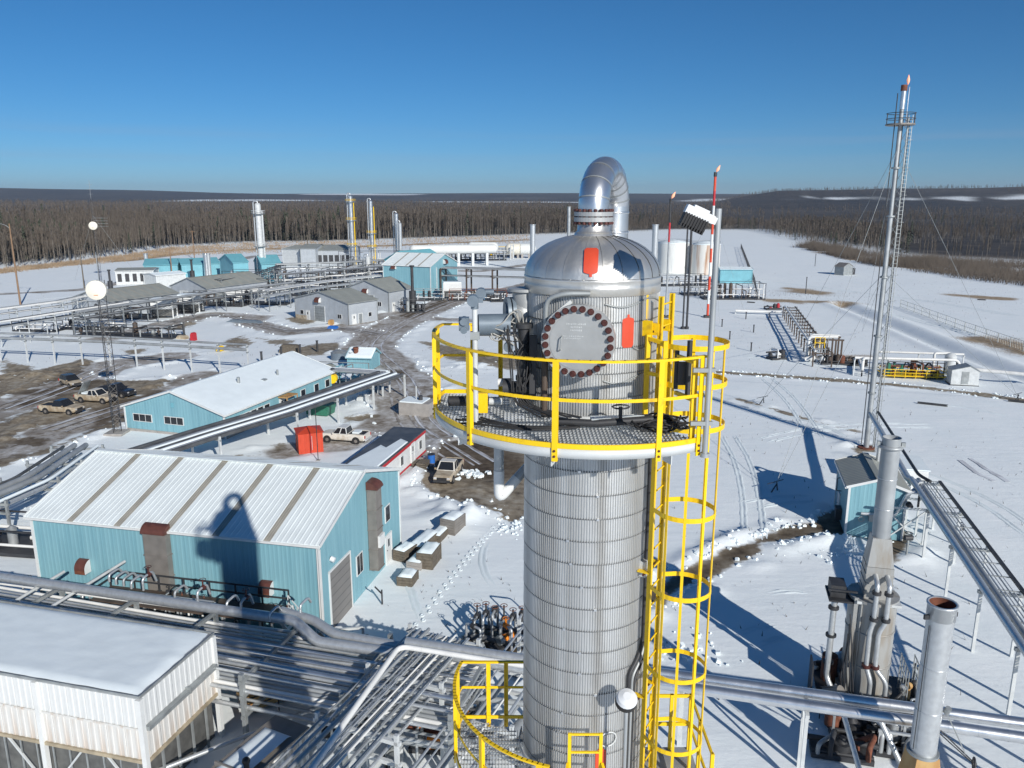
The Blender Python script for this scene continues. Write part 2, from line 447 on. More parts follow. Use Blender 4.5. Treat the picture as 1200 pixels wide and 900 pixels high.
def build_ground():
    xs = axis(-75, 85, 0.55, -8500, 8500, 1.045)
    y1 = np.arange(24, 140, 0.55); y2 = np.arange(140.2, 420, 1.3)
    ys = list(y1) + list(y2); s = 1.3; y = ys[-1]
    while y < 8600:
        s = min(s*1.06, 700); y += s; ys.append(y)
    s = .55; y = 24; dn = []
    while y > -6000:
        s = min(s*1.2, 700); y -= s; dn.append(y)
    ys = np.array(dn[::-1] + ys)
    X, Y = np.meshgrid(xs, ys)
    R = np.hypot(X, Y)
    dm = np.full(X.shape, 1e9)
    for p in MUD: dm = np.minimum(dm, sdpoly(X, Y, p))
    dm2 = np.full(X.shape, 1e9)
    for p in MUD2: dm2 = np.minimum(dm2, sdpoly(X, Y, p))
    dr = np.full(X.shape, 1e9)
    for hw, p in ROAD: dr = np.minimum(dr, seg_dist(X, Y, p)-hw)
    dt = np.full(X.shape, 1e9)
    for hw, p in TRACKS: dt = np.minimum(dt, seg_dist(X, Y, p)-hw)
    dg = np.full(X.shape, 1e9)
    for hw, p in GRASS: dg = np.minimum(dg, seg_dist(X, Y, p)-hw)
    n1 = vnoise(X, Y, 3.1, 1); n2 = vnoise(X, Y, 1.25, 2); n3 = vnoise(X, Y, 9.0, 3); n4 = vnoise(X, Y, 26., 4)
    wob = n1*0.7 + n2*0.45
    dmm = np.minimum(dm, dt*1.0)
    mud = np.clip(0.5 - (dmm + wob*0.6)/1.8, 0, 1)
    mud = np.maximum(mud, np.clip(0.5 - (dm2 + wob*1.4)/4.0, 0, 1)*0.85)
    slush = np.clip(0.5 - (dr + wob)/3.0, 0, 1)
    wet = np.full(X.shape, 1e9)
    for p in (MUD[2], MUD[3], MUD[5]): wet = np.minimum(wet, sdpoly(X, Y, p))
    slush = np.maximum(slush, np.clip(0.5-(wet+wob*0.6)/1.8, 0, 1)*(wet < 0.6))
    yard = np.clip((-28-X)/6, 0, 1)*np.clip((Y-78)/6, 0, 1)
    cut = np.clip(0.5 - (dr + n1*1.6 + n3*1.2)/2.6, 0, 1)*yard
    mud = mud*(1-cut*np.clip(0.62+n1*0.45+n2*0.25, 0, 1)*.85)
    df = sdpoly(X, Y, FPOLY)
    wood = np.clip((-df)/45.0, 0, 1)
    grass = np.clip(0.5 - (dg + n1*2 + n3*3)/9.0, 0, 1)
    # heights
    h = n4*0.10 + n3*0.05 + n1*0.02
    edge = np.minimum(np.minimum(dm, dr), dt)
    flat = np.clip(edge/2.5, 0, 1)
    h = h*flat
    fine = np.clip((160-Y)/60, 0, 1)*np.clip((90-np.abs(X))/20, 0, 1)
    def bank(d, amp, off, wd):
        return amp*np.exp(-((d-off)/wd)**2)*np.clip(0.25+n2*0.9+n1*0.7, 0, 1.6)
    h += bank(dm, 0.42, 1.0, 0.9)*fine + bank(dr, 0.30, 1.2, 1.1)*np.clip((300-Y)/60, 0, 1) + bank(dt, 0.24, 0.6, 0.5)*fine
    h += 1.0*np.exp(-((np.hypot(X-P(532,605).x, Y-P(532,605).y))/3.0)**2)*(0.7+0.5*n2)      # ploughed heap
    h += 0.7*np.exp(-((np.hypot(X-P(550,430).x, Y-P(550,430).y))/3.6)**2)*(0.6+0.6*n2)
    h += 0.9*np.exp(-((np.hypot((X-P(30,440).x)/2.2, Y-P(30,440).y))/2.6)**2)*(0.6+0.6*n2)
    dd = seg_dist(X, Y, DITCH)
    h += -0.9*np.exp(-(dd/1.8)**2) + 0.35*np.exp(-((dd-4)/1.5)**2)
    # far country: low rolling ground and two ridges on the skyline
    fh, hill = far_height(X, Y)
    h += fh
    h = np.where(Y < 24, h*0.3, h)
    field = np.clip((vnoise(X*0.35, Y, 420., 21)-0.54)*6, 0, 1)*np.clip((R-1300)/300, 0, 1)*np.clip(1-hill*3, 0, 1)
    azd = np.degrees(np.arctan2(X, np.maximum(Y, 1)))
    field = np.maximum(field, np.clip(1-np.abs(R-2380-60*n4)/90, 0, 1)*np.clip((azd-17)/2, 0, 1)*np.clip((34-azd)/2, 0, 1))
    wood = wood*(1-field)
    ny, nx = X.shape
    co = np.stack([X, Y, h], -1).reshape(-1, 3).astype(np.float32)
    i = np.arange(ny-1)[:, None]*nx + np.arange(nx-1)[None, :]
    quads = np.stack([i, i+1, i+nx+1, i+nx], -1).reshape(-1, 4)
    msk = np.stack([mud, slush, wood, grass], -1).reshape(-1, 4).astype(np.float32)
    from bisect import bisect_right
    lx, ly = xs.tolist(), ys.tolist()
    def gz(x, y):
        i = min(max(bisect_right(lx, x)-1, 0), nx-2); j = min(max(bisect_right(ly, y)-1, 0), ny-2)
        fx = (x-lx[i])/(lx[i+1]-lx[i]); fy = (y-ly[j])/(ly[j+1]-ly[j])
        return float((h[j,i]*(1-fx)+h[j,i+1]*fx)*(1-fy)+(h[j+1,i]*(1-fx)+h[j+1,i+1]*fx)*fy)
    global GZ
    GZ = gz
    # the same sheet, split into the pieces people would name
    fx = X[:-1, :-1].ravel()
    def fc(a): return a[:-1, :-1].ravel()
    which = np.zeros(len(quads), int)
    near = (fc(Y) < 420) & (fc(Y) > 20) & (np.abs(fc(X)) < 260)
    which[(fc(slush) > 0.5) & near] = 1
    which[(fc(mud) > 0.5) & near] = 2
    which[(fc(R) > 2400)] = 3
    gm = ground_mat()
    for k, nm in enumerate(('snow_ground', 'slushy_road', 'bare_earth', 'hills')):
        q = quads[which == k]
        used, inv = np.unique(q, return_inverse=True)
        me = bpy.data.meshes.new(nm)
        me.vertices.add(len(used)); me.vertices.foreach_set('co', co[used].ravel())
        me.loops.add(q.size); me.loops.foreach_set('vertex_index', inv.ravel().astype(np.int32))
        me.polygons.add(len(q)); me.polygons.foreach_set('loop_start', np.arange(0, q.size, 4, dtype=np.int32))
        me.update(calc_edges=True)
        me.polygons.foreach_set('use_smooth', np.ones(len(q), bool))
        at = me.attributes.new('mask', 'FLOAT_COLOR', 'POINT')
        at.data.foreach_set('color', msk[used].ravel())
        me.materials.append(gm)
        o = obj(nm, me); o['kind'] = 'structure'

def ground_mat():
    m = bpy.data.materials.new('snow_and_earth'); m.use_nodes = True
    t = m.node_tree; N = t.nodes; L = t.links
    b = N['Principled BSDF']
    at = N.new('ShaderNodeAttribute'); at.attribute_name = 'mask'
    sp = N.new('ShaderNodeSeparateColor'); L.new(at.outputs['Color'], sp.inputs[0])
    tc = N.new('ShaderNodeTexCoord')
    def noise(s, d=6, stretch=None, rough=0.6):
        n = N.new('ShaderNodeTexNoise'); n.inputs['Scale'].default_value = s; n.inputs['Detail'].default_value = d
        n.inputs['Roughness'].default_value = rough
        if stretch:
            mp = N.new('ShaderNodeMapping'); mp.inputs['Scale'].default_value = stretch
            L.new(tc.outputs['Object'], mp.inputs[0]); L.new(mp.outputs[0], n.inputs[0])
        else: L.new(tc.outputs['Object'], n.inputs[0])
        return n.outputs['Fac']
    def math_(op, a, c, cl=False):
        n = N.new('ShaderNodeMath'); n.operation = op; n.use_clamp = cl
        for k, x in enumerate((a, c)):
            if isinstance(x, (int, float)): n.inputs[k].default_value = x
            else: L.new(x, n.inputs[k])
        return n.outputs[0]
    def mask(chan, nz, amt, lo, hi):
        x = math_('ADD', chan, math_('MULTIPLY', math_('SUBTRACT', nz, 0.5), amt))
        r = N.new('ShaderNodeMapRange'); r.interpolation_type = 'SMOOTHSTEP'
        r.inputs[1].default_value = lo; r.inputs[2].default_value = hi
        L.new(x, r.inputs[0]); return r.outputs[0]
    def ramp(fac, *st):
        r = N.new('ShaderNodeValToRGB')
        while len(r.color_ramp.elements) < len(st): r.color_ramp.elements.new(0.5)
        for e, (p, c) in zip(r.color_ramp.elements, st):
            e.position = p; e.color = (*c, 1)
        L.new(fac, r.inputs[0]); return r.outputs[0]
    def mix(f, a, c):
        n = N.new('ShaderNodeMix'); n.data_type = 'RGBA'
        L.new(f, n.inputs[0]); L.new(a, n.inputs[6]); L.new(c, n.inputs[7]); return n.outputs[2]
    nf, nm, nl, nxl = noise(1.1, 8), noise(0.22, 6), noise(0.045, 6), noise(0.004, 8)
    nxf = noise(4.0, 8)
    snow = ramp(nm, (0.3, (0.81,0.865,0.88)), (0.7, (0.87,0.905,0.915)))
    mud = ramp(math_('ADD', math_('MULTIPLY', nf, 0.6), math_('MULTIPLY', nm, 0.4)),
               (0.36, (0.10,0.078,0.055)), (0.5, (0.27,0.225,0.165)), (0.66, (0.42,0.385,0.32)))
    slush = ramp(math_('ADD', math_('MULTIPLY', nm, 0.55), math_('MULTIPLY', nf, 0.45)),
                 (0.39, (0.20,0.165,0.13)), (0.5, (0.38,0.355,0.325)), (0.64, (0.68,0.695,0.71)))
    nst = noise(1.0, 9, (0.0013, 0.0008, 0.0), 0.65)
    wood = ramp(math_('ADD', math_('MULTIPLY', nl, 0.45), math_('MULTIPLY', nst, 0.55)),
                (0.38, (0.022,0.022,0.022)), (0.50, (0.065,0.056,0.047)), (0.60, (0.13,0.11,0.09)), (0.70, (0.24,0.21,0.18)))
    grass = ramp(nf, (0.35, (0.26,0.18,0.11)), (0.65, (0.46,0.36,0.24)))
    c = mix(mask(sp.outputs[1], nm, 1.0, 0.35, 0.75), snow, slush)
    c = mix(mask(at.outputs['Alpha'], nxf, 1.6, 0.48, 0.80), c, grass)
    dk = N.new('ShaderNodeMix'); dk.data_type = 'RGBA'; dk.blend_type = 'MULTIPLY'; dk.inputs[7].default_value = (0.42, 0.38, 0.34, 1)
    L.new(sp.outputs[1], dk.inputs[0]); L.new(mud, dk.inputs[6]); mud = dk.outputs[2]
    nmf = math_('ADD', math_('MULTIPLY', nf, 0.55), math_('MULTIPLY', nm, 0.45))
    c = mix(mask(sp.outputs[0], nmf, 1.9, 0.42, 0.70), c, mud)
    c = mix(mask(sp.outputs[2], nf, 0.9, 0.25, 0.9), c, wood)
    L.new(c, b.inputs['Base Color'])
    b.inputs['Roughness'].default_value = 0.75
    b.inputs['Specular IOR Level'].default_value = 0.25
    bp = N.new('ShaderNodeBump'); bp.inputs['Strength'].default_value = 0.55; bp.inputs['Distance'].default_value = 0.14
    hh = math_('ADD', math_('ADD', math_('MULTIPLY', nf, 0.32), math_('MULTIPLY', nxf, 0.14)), math_('MULTIPLY', noise(0.5, 7, (0.5,1.9,1)), 0.6))
    L.new(hh, bp.inputs['Height']); L.new(bp.outputs[0], b.inputs['Normal'])
    return m
build_ground()

# ------------------------------------------------------------------ forest
def in_forest(x, y):
    return inside(np.array([x]), np.array([y]), FPOLY)[0]
def tri_mesh(name, co, tris, mats, mi=None):
    me = bpy.data.meshes.new(name)
    me.vertices.add(len(co)); me.vertices.foreach_set('co', np.asarray(co, np.float32).ravel())
    tris = np.asarray(tris, np.int32)
    me.loops.add(tris.size); me.loops.foreach_set('vertex_index', tris.ravel())
    me.polygons.add(len(tris)); me.polygons.foreach_set('loop_start', np.arange(0, tris.size, 3, dtype=np.int32))
    for k in mats: me.materials.append(k)
    if mi is not None: me.polygons.foreach_set('material_index', np.asarray(mi, np.int32))
    me.update(calc_edges=True)
    return me
def bare_tree(rng, nt, tw=0.13, spread=1.5, base=0.28):
    """unit height 1 tree scaled later: returns trunk (co, tris), crown (co, tris); height 16 m"""
    Hh = 16.0
    lean = rng.uniform(-0.5, 0.5, 2)
    tco, tt = [], []
    for k, (z, r) in enumerate(((0, 0.14), (Hh*0.5, 0.10), (Hh*0.92, 0.03))):
        for j in range(3):
            a = 2.094*j
            tco.append((r*math.cos(a)+lean[0]*z/Hh, r*math.sin(a)+lean[1]*z/Hh, z))
    for k in range(2):
        for j in range(3):
            a, b2 = k*3+j, k*3+(j+1) % 3
            tt += [(a, b2, b2+3), (a, b2+3, a+3)]
    cco, ct = [], []
    for i in range(nt):
        z0 = Hh*rng.uniform(base, 0.9)
        an = rng.uniform(0, 2*PI)
        ln = (Hh-z0)*rng.uniform(0.25, 0.5)+0.9
        out = spread*rng.uniform(0.35, 1.0)*(1-0.55*(z0/Hh))
        p0 = np.array((lean[0]*z0/Hh, lean[1]*z0/Hh, z0))
        p1 = p0 + np.array((math.cos(an)*out, math.sin(an)*out, ln*0.75))
        sd = np.array((-math.sin(an+0.6), math.cos(an+0.6), rng.uniform(-.2, .2)))*tw*rng.uniform(0.6, 1.4)
        o = len(cco); md = p0*0.35+p1*0.65
        cco += [tuple(p0), tuple(md-sd), tuple(md+sd), tuple(p1+np.array((0, 0, rng.uniform(-.3, .6))))]
        ct += [(o, o+1, o+2), (o+1, o+3, o+2)]
    return tco, tt, cco, ct
def spruce_tree(rng):
    Hh = 16.0
    tco = [(0.13,0,0),(-0.07,0.11,0),(-0.07,-0.11,0),(0,0,Hh*0.9)]
    tt = [(0,1,3),(1,2,3),(2,0,3)]
    cco, ct = [], []
    for k in range(13):
        z = Hh*(0.12+0.86*k/13); r = 2.1*(1-k/13.5)+0.15
        for j in range(6):
            a = rng.uniform(0, 2*PI); o = len(cco); rr = r*rng.uniform(0.7, 1.15)
            ca, sa = math.cos(a), math.sin(a)
            cco += [(0,0,z+0.9), (ca*rr-sa*.45, sa*rr+ca*.45, z-0.35), (ca*rr+sa*.45, sa*rr-ca*.45, z-0.35)]
            ct += [(o, o+1, o+2)]
    return tco, tt, cco, ct
def build_forest():
    rng = np.random.default_rng(5)
    kinds = [bare_tree(rng, 64, 0.095) for _ in range(5)] + [spruce_tree(rng) for _ in range(2)]
    far_kinds = [bare_tree(rng, 20, 0.40, 2.2, 0.02) for _ in range(4)]
    EDGE = np.array(FOREST_EDGE, float)
    def cands(step, y0, y1, tan, jit=0.5):
        X, Y = np.meshgrid(np.arange(-y1*tan-60, y1*tan+60, step), np.arange(y0, y1, step))
        X = X.ravel() + rng.uniform(-jit, jit, X.size)*step; Y = Y.ravel() + rng.uniform(-jit, jit, Y.size)*step
        keep = (np.abs(X) < Y*tan + 60) & inside(X, Y, FPOLY)
        X, Y = X[keep], Y[keep]
        return X, Y, seg_dist(X, Y, FOREST_EDGE)
    pts = []
    X, Y, D = cands(3.0, 150, 900, 0.84)
    k = (D < 75) & (rng.random(X.size) < np.clip(0.30+D/45, 0, 0.9)); pts.append((X[k], Y[k], D[k], 0))
    X, Y, D = cands(6.5, 180, 1100, 0.8)
    k = (D >= 75) & (D < 330); pts.append((X[k], Y[k], D[k], 0))
    X, Y, D = cands(17, 300, 2300, 0.76)
    k = (D >= 330); pts.append((X[k], Y[k], D[k], 1))
    X, Y, D = cands(24, 2300, 3500, 0.74)      # trees that break the skyline of the right-hand hill and the far slopes
    az = np.degrees(np.arctan2(X, Y)); k = (az > 11); pts.append((X[k], Y[k], D[k], 1))
    PX = np.concatenate([p[0] for p in pts]); PY = np.concatenate([p[1] for p in pts]); PD = np.concatenate([p[2] for p in pts])
    PK = np.concatenate([np.full(len(p[0]), p[3]) for p in pts])
    # clearings and thin young stands to the right
    clear = vnoise(PX, PY, 130., 31)
    right = np.clip((PX-90)/60, 0, 1)*np.clip((1200-PY)/400, 0, 1)
    hgt = np.where(PX > 90, 10.5+3.5*vnoise(PX, PY, 60., 33), 17.5+3.0*vnoise(PX, PY, 80., 34))
    hgt = np.where(PY > 900, np.minimum(hgt, 14.5), hgt)
    hgt = hgt*rng.uniform(0.60, 1.15, PX.size)*(1+.16*vnoise(PX, PY, 35., 36))
    paz = np.degrees(np.arctan2(PX, PY)); pr = np.hypot(PX, PY)
    hgt = np.where((pr > 1500) & (pr < 2560) & (paz > 15), 3.0, hgt)
    hgt = np.where((PD < 14) & (rng.random(PX.size) < 0.5), hgt*0.5, hgt)
    keep = (rng.random(PX.size) > right*0.35*(clear > 0.05)) & ~((clear > 0.42) & (PX > 60) & (PD > 20))
    PX, PY, PD, PK, hgt = PX[keep], PY[keep], PD[keep], PK[keep], hgt[keep]
    spruceness = vnoise(PX, PY, 70., 41)
    kind = np.where(rng.random(PX.size) < np.where(spruceness > 0.45, 0.22, 0.03), rng.integers(5, 7, PX.size), rng.integers(0, 5, PX.size))
    score = hgt/np.hypot(PX, PY)*np.where(np.abs(PX) < 0.66*PY, 1, 0)*np.where(PD < 12, 1.0, 0.3)
    order = np.argsort(-score)
    singles = set(order[:300].tolist())
    # single trees of the forest edge: thing > trunk, crown
    protos = []
    for (tco, tt, cco, ct), nm in zip(kinds, ['t']*7):
        sp = len(protos) >= 5
        protos.append((tri_mesh('trunk', tco, tt, [M['trunk']]), tri_mesh('crown', cco, ct, [M['spruce' if sp else 'twig']]), sp))
    for i in order[:300]:
        tm, cm, sp = protos[kind[i]]
        r = thing('spruce_tree' if sp else 'bare_aspen', 'dark green spruce among the bare trees of the forest edge' if sp else 'bare grey aspen standing at the near edge of the forest',
                  'tree', (PX[i], PY[i], -0.1), rng.uniform(0, 6.28), 'spruces in the forest edge' if sp else 'bare trees along the forest edge')
        s = hgt[i]/16; r.scale = (s*1.1, s*1.1, s)
        obj('trunk', tm, r); obj('crown', cm, r)
    # the rest: one mass
    acc_c, acc_t, acc_m = [], [], []; off = 0
    for kk, K in ((0, kinds), (1, far_kinds)):
        for q, (tco, tt, cco, ct) in enumerate(K):
            sel = np.array([i for i in range(PX.size) if PK[i] == kk and i not in singles and (kind[i] == q if kk == 0 else kind[i] % 4 == q)], int)
            if not len(sel): continue
            co = np.concatenate([np.array(tco), np.array(cco)]); tr = np.concatenate([np.array(tt), np.array(ct)+len(tco)])
            mi = np.array([0]*len(tt) + [2 if (kk == 0 and q >= 5) else 1]*len(ct))
            an = rng.uniform(0, 2*PI, len(sel)); s = hgt[sel]/16
            ca, sa = np.cos(an)[:, None], np.sin(an)[:, None]
            x = (co[None, :, 0]*ca-co[None, :, 1]*sa)*s[:, None]*1.1+PX[sel][:, None]
            y = (co[None, :, 0]*sa+co[None, :, 1]*ca)*s[:, None]*1.1+PY[sel][:, None]
            zz = np.array([GZ(a_, b_) for a_, b_ in zip(PX[sel].tolist(), PY[sel].tolist())])-0.4
            z = co[None, :, 2]*s[:, None] + zz[:, None]
            acc_c.append(np.stack([x, y, z], -1).reshape(-1, 3))
            T = (tr[None]+(np.arange(len(sel))*len(co))[:, None, None]+off).reshape(-1, 3)
            acc_t.append(T); acc_m.append(np.tile(mi, len(sel))); off += len(sel)*len(co)
    me = tri_mesh('forest', np.concatenate(acc_c), np.concatenate(acc_t), [M['trunk'], M['twig'], M['spruce']], np.concatenate(acc_m))
    o = obj('forest', me); o['kind'] = 'stuff'
    o['label'] = 'brown leafless forest filling the country behind the plant'
    # low dry brush along the forest foot
    cc, ct, cm = [], [], []
    belts = ((px(-30,324, 60,314, 140,307, 210,300, 300,297, 420,293, 620,285), px(-40,321, 60,311, 140,301, 205,290, 300,285, 420,283, 620,276), 22000, .5, 2.2),
             (px(935,290, 1020,311, 1100,323, 1240,341), px(950,287, 1035,301, 1110,308, 1240,314), 24000, 1.2, 6.0))
    for A, B, num, h0, h1 in belts:
        for k in range(len(A)-1):
            for _ in range(num//(len(A)-1)):
                t, s_ = rng.random(), rng.random()**.8
                q = A[k].lerp(A[k+1], t).lerp(B[k].lerp(B[k+1], t), s_); x, y = q.x+rng.normal(0, 1.5), q.y+rng.normal(0, 2.5)
                if vnoise(np.array([x]), np.array([y]), 9.0 if h1 < 3 else 14.0, 51)[0] < (rng.uniform(-.9, .2) if h1 < 3 else rng.uniform(-.75, .25)): continue
                hh = rng.uniform(h0, h1)*(.35+.65*rng.random())
                for _k in range(4):
                    an = rng.uniform(0, 6.28); o2 = len(cc); wd = 0.045
                    cc += [(x-wd, y, 0), (x+wd, y, 0), (x+math.cos(an)*hh*.28, y+math.sin(an)*hh*.28, hh)]
                    ct.append((o2, o2+1, o2+2)); cm.append(1 if h1 < 3 else 0)
    o = obj('dry_brush', tri_mesh('dry_brush', cc, ct, [M['shrub'], M['tan_grass']], cm)); o['kind'] = 'stuff'
build_forest()

# ================================================================== the tall column in the foreground
CX, CY, CR = 1.15, 11.5, 0.96
def CA(r, deg, z):
    a = math.radians(deg)
    return Vec((CX + r*math.cos(a), CY + r*math.sin(a), z))
def zc(d): return CAMZ + d

def build_column():
    T = thing('process_column', 'tall grey ribbed metal column with domed top and bent silver pipe, ringed by the yellow railing', 'column', (CX, CY, 0))
    c0 = (0, 0, 0)
    # ribbed cladding sections, one sheet ring between each pair of bands
    nr = 160; pitch = 0.35
    def ring(h, name):
        mb = MB(); vs = []; prof = []
        for i in range(nr):
            a = 2*PI*i/nr
            for (da, r) in ((0, CR-0.014), (0.40, CR-0.014), (0.56, CR+0.004), (0.84, CR+0.004)):
                prof.append((a+da*2*PI/nr, r))
        n = len(prof)
        for k, z in enumerate((0, h)):
            fl = 0.006 if k == 0 else 0
            vs += [((r+fl)*math.cos(a), (r+fl)*math.sin(a), z) for a, r in prof]
        mb.add(vs, [(i, (i+1) % n, n+(i+1) % n, n+i) for i in range(n)])
        return mb.mesh(name, M['clad'])
    secm = ring(pitch, 'cladding_section')
    bandm = MB().lathe([(CR+0.005, 0), (CR+0.010, 0.003), (CR+0.010, 0.015), (CR+0.005, 0.018)], n=96).mesh('band', M['pipe_dark'])
    clip = MB().box(-0.02, 0.02, -CR-0.026, -CR-0.008, -0.004, 0.028).mesh('band_clip', M['alu'])
    z = zc(-1.28); k = 0
    rnd = random.Random(3)
    while z > 16.5:
        z -= pitch
        obj('cladding_section', secm, T, (0, 0, z), (0, 0, rnd.uniform(-.01, .01)))
        b = obj('band', bandm, T, (0, 0, z-0.010), (rnd.uniform(-.004, .004), rnd.uniform(-.004, .004), 0))
        obj('band_clip', clip, b, (0, 0, 0), (0, 0, rnd.uniform(-.5, .1)))
    obj('lower_cladding', ring(z, 'lower_cladding'), T)
    # smooth belt below the dome, with two raised beads
    zt = zc(-1.07)
    part('top_belt', MB().lathe([(CR+.010, zc(-1.29)), (CR+.016, zc(-1.285)), (CR+.012, zc(-1.20)), (CR+.018, zc(-1.185)), (CR+.012, zc(-1.17)), (CR+.012, zc(-1.10)), (CR+.02, zc(-1.085)), (CR+.008, zt)], n=96), M['dome'], T)
    # dome gores
    ng = 22; H = 0.56
    def prof(t):   # t 0..1 from rim to crown
        a = t*PI/2
        return (CR+0.004)*math.cos(a)**0.92, zt + H*math.sin(a)
    mb = MB(); vs = []; m_ = 10; q = 6; da = 2*PI/ng
    for i in range(m_+1):
        r, zz = prof(min(0.93, i/m_*0.93))
        for j in range(q+1):
            f = j/q; puff = 0.010*math.sin(PI*f)*(r/CR)
            lap = 0.006 if j == 0 else 0
            a = da*(f-0.5)
            vs.append(((r+puff+lap)*math.cos(a), (r+puff+lap)*math.sin(a), zz+puff*.6+lap))
    mb.add(vs, [(i*(q+1)+j, i*(q+1)+j+1, (i+1)*(q+1)+j+1, (i+1)*(q+1)+j) for i in range(m_) for j in range(q)], True)
    gm = mb.mesh('dome_gore', M['dome'])
    for i in range(ng): obj('dome_gore', gm, T, (0, 0, 0), (0, 0, da*i+0.05))
    r, zz = prof(0.92)
    part('dome_crown', MB().lathe([(r+0.02, zz+0.002), (r*.6, zz+0.022), (0.26, zz+0.03)], n=32), M['dome'], T)
    # outlet nozzle, flange pair and the return bend
    part('outlet_nozzle', MB().lathe([(0.30, zt+H-0.06), (0.25, zt+H+0.03), (0.225, zt+H+.05), (0.225, zc(-.30))], n=32), M['dome'], T)
    fl = part('outlet_flange', MB().lathe([(.23, zc(-.335)), (.275, zc(-.335)), (.275, zc(-.275)), (.25, zc(-.272)), (.25, zc(-.262)), (.275, zc(-.258)), (.275, zc(-.20)), (.23, zc(-.20))], n=40, smooth=False), M['flange'], T)
    stud = MB().cyl((.258, 0, zc(-.375)), (.258, 0, zc(-.16)), .016, n=6).cyl((.258, 0, zc(-.372)), (.258, 0, zc(-.338)), .027, n=6).cyl((.258, 0, zc(-.198)), (.258, 0, zc(-.165)), .027, n=6).mesh('stud_bolt', M['bolt'])
    for i in range(20): obj('stud_bolt', stud, fl, (0, 0, 0), (0, 0, 2*PI*i/20))
    dxn = Vec((0.45, 1.22, 0)).normalized(); RH, RV = 0.65, 0.49
    zb = zc(-.13)
    arc = [Vec((0, 0, zc(-.205)))]
    for i in range(17):
        a = PI*i/16
        arc.append(dxn*(RH*(1-math.cos(a))) + Vec((0, 0, zb + RV*math.sin(a))))
    # each mitred segment of the jacket is a piece
    bend = part('pipe_bend', MB().tube(arc, 0.218, 32, cap=False), M['alu'], T)
    for i in range(2, 17, 2):
        tg = (arc[i+1]-arc[i-1]).normalized() if i < 17 else Vec((0,0,-1))
        part('bend_seam', MB().tube([arc[i]-tg*.010, arc[i]+tg*.010], 0.2245, 32, cap=False), M['steel'], bend)
    part('centre_seam', MB().tube([arc[i] + ((arc[min(i+1,17)]-arc[max(i-1,0)]).normalized().cross(Vec((-dxn.y,dxn.x,0)))).normalized()*(-0.2185) for i in range(2, 14)], .006, 5), M['dome'], bend)
    dn = dxn*2*RH
    e = [Vec((dn.x, dn.y, zb+.02)), Vec((dn.x, dn.y, 0.4))]
    part('downcomer_pipe', MB().cyl(e[1], e[0], 0.218, n=28, cap=False), M['alu'], T)
    for k in range(6):
        part('bend_seam', MB().lathe([(0.219, 0), (0.226, .006), (0.226, .026), (0.219, .032)], (dn.x, dn.y, zb-.12-.3*k), 28), M['alu'], T)
    # manway
    man = Vec((math.cos(math.radians(-90-13.5)), math.sin(math.radians(-90-13.5)), 0)); side = Vec((-man.y, man.x, 0))
    mc = man*1.24 + Vec((0, 0, zc(-1.84)))
    neck = MB().cyl(man*0.80 + Vec((0,0,mc.z)), man*1.12 + Vec((0,0,mc.z)), .40, n=48, cap=False)
    nk = part('manway_neck', neck, M['clad'], T)
    fm = MB().cyl(man*1.10+Vec((0,0,mc.z)), man*1.175+Vec((0,0,mc.z)), .482, n=64, smooth=True)
    part('manway_ring', fm, M['flange'], nk)
    cm = MB().cyl(man*1.185+Vec((0,0,mc.z)), man*1.262+Vec((0,0,mc.z)), .485, n=64).cyl(man*1.262+Vec((0,0,mc.z)), man*1.268+Vec((0,0,mc.z)), .372, n=64)
    mcv = part('manway_cover', cm, M['flange'], T)
    for i in range(24):
        a = 2*PI*(i+.5)/24
        p = mc*0 + man*1.262 + Vec((0,0,mc.z)) + side*0.432*math.cos(a) + Z*0.432*math.sin(a)
        b = MB().cyl(p, p+man*.052, .0375, n=6, smooth=False).cyl(p+man*.052, p+man*.075, .022, n=8)
        b.cyl(p, p+man*.008, .045, n=12)
        part('bolt', b, M['bolt'], mcv)
    hp = man*1.268+Vec((0,0,mc.z-.02))-side*.20
    part('handle', MB().tube(fillet([hp-Z*.09-side*.02, hp-Z*.09+man*.06-side*.02, hp+Z*.09+man*.06, hp+Z*.09], .03), .009, 6), M['steel'], mcv)
    # stencilled lines on the cover: kept as faint chalk strokes
    ch = MB()
    rr = random.Random(11)
    for row, (zz, wd, hh) in enumerate(((.235, .26, .022), (.195, .15, .022), (.155, .15, .022), (.075, .27, .012), (.045, .22, .012))):
        x = -wd/2 - .02 if row < 3 else -wd/2-.07
        x0 = x
        while x < x0+wd:
            ww = rr.uniform(.008, .02)
            c = man*1.2695+Vec((0,0,mc.z+zz+rr.uniform(-.003,.003)))+side*(x+ww/2)
            ch.obox(c, side*ww*.33, man*.0008, Z*hh*rr.uniform(.3, .55)); x += ww+.007
    part('chalk_marks', ch, M['steel_light'], mcv)
    # painted red tags
    def tagpatch(deg, z0, z1, hw, fr, tip=1):
        vs = []; n = 8; rows = 24
        for i in range(rows+1):
            t = i/rows; zz, r0 = fr(z0+(z1-z0)*t)
            tt = t if tip > 0 else 1-t
            wf = 1.0
            if tt < .08: wf = 0.7+.3*tt/.08
            if tt > .84: wf = max(.20, math.sqrt(max(0, 1-((tt-.84)/.075)**2)))
            for j in range(n+1):
                a = math.radians(deg)+hw*wf*(j/n*2-1)/r0
                vs.append(((r0)*math.cos(a), (r0)*math.sin(a), zz))
        return MB().add(vs, [(i*(n+1)+j, i*(n+1)+j+1, (i+1)*(n+1)+j+1, (i+1)*(n+1)+j) for i in range(rows) for j in range(n)], True)
    cyl_ = lambda r: (lambda z: (z, r))
    part('red_marker', tagpatch(-65, zc(-1.98), zc(-1.53), .092, cyl_(CR+.014)), M['red'], T)
    part('red_marker', MB().merge(tagpatch(-78, zc(-9.2), zc(-8.05), .085, cyl_(CR+.014))), M['red'], T)
    def dm(t):
        r, zz = prof(t); return zz+.016, r+.022
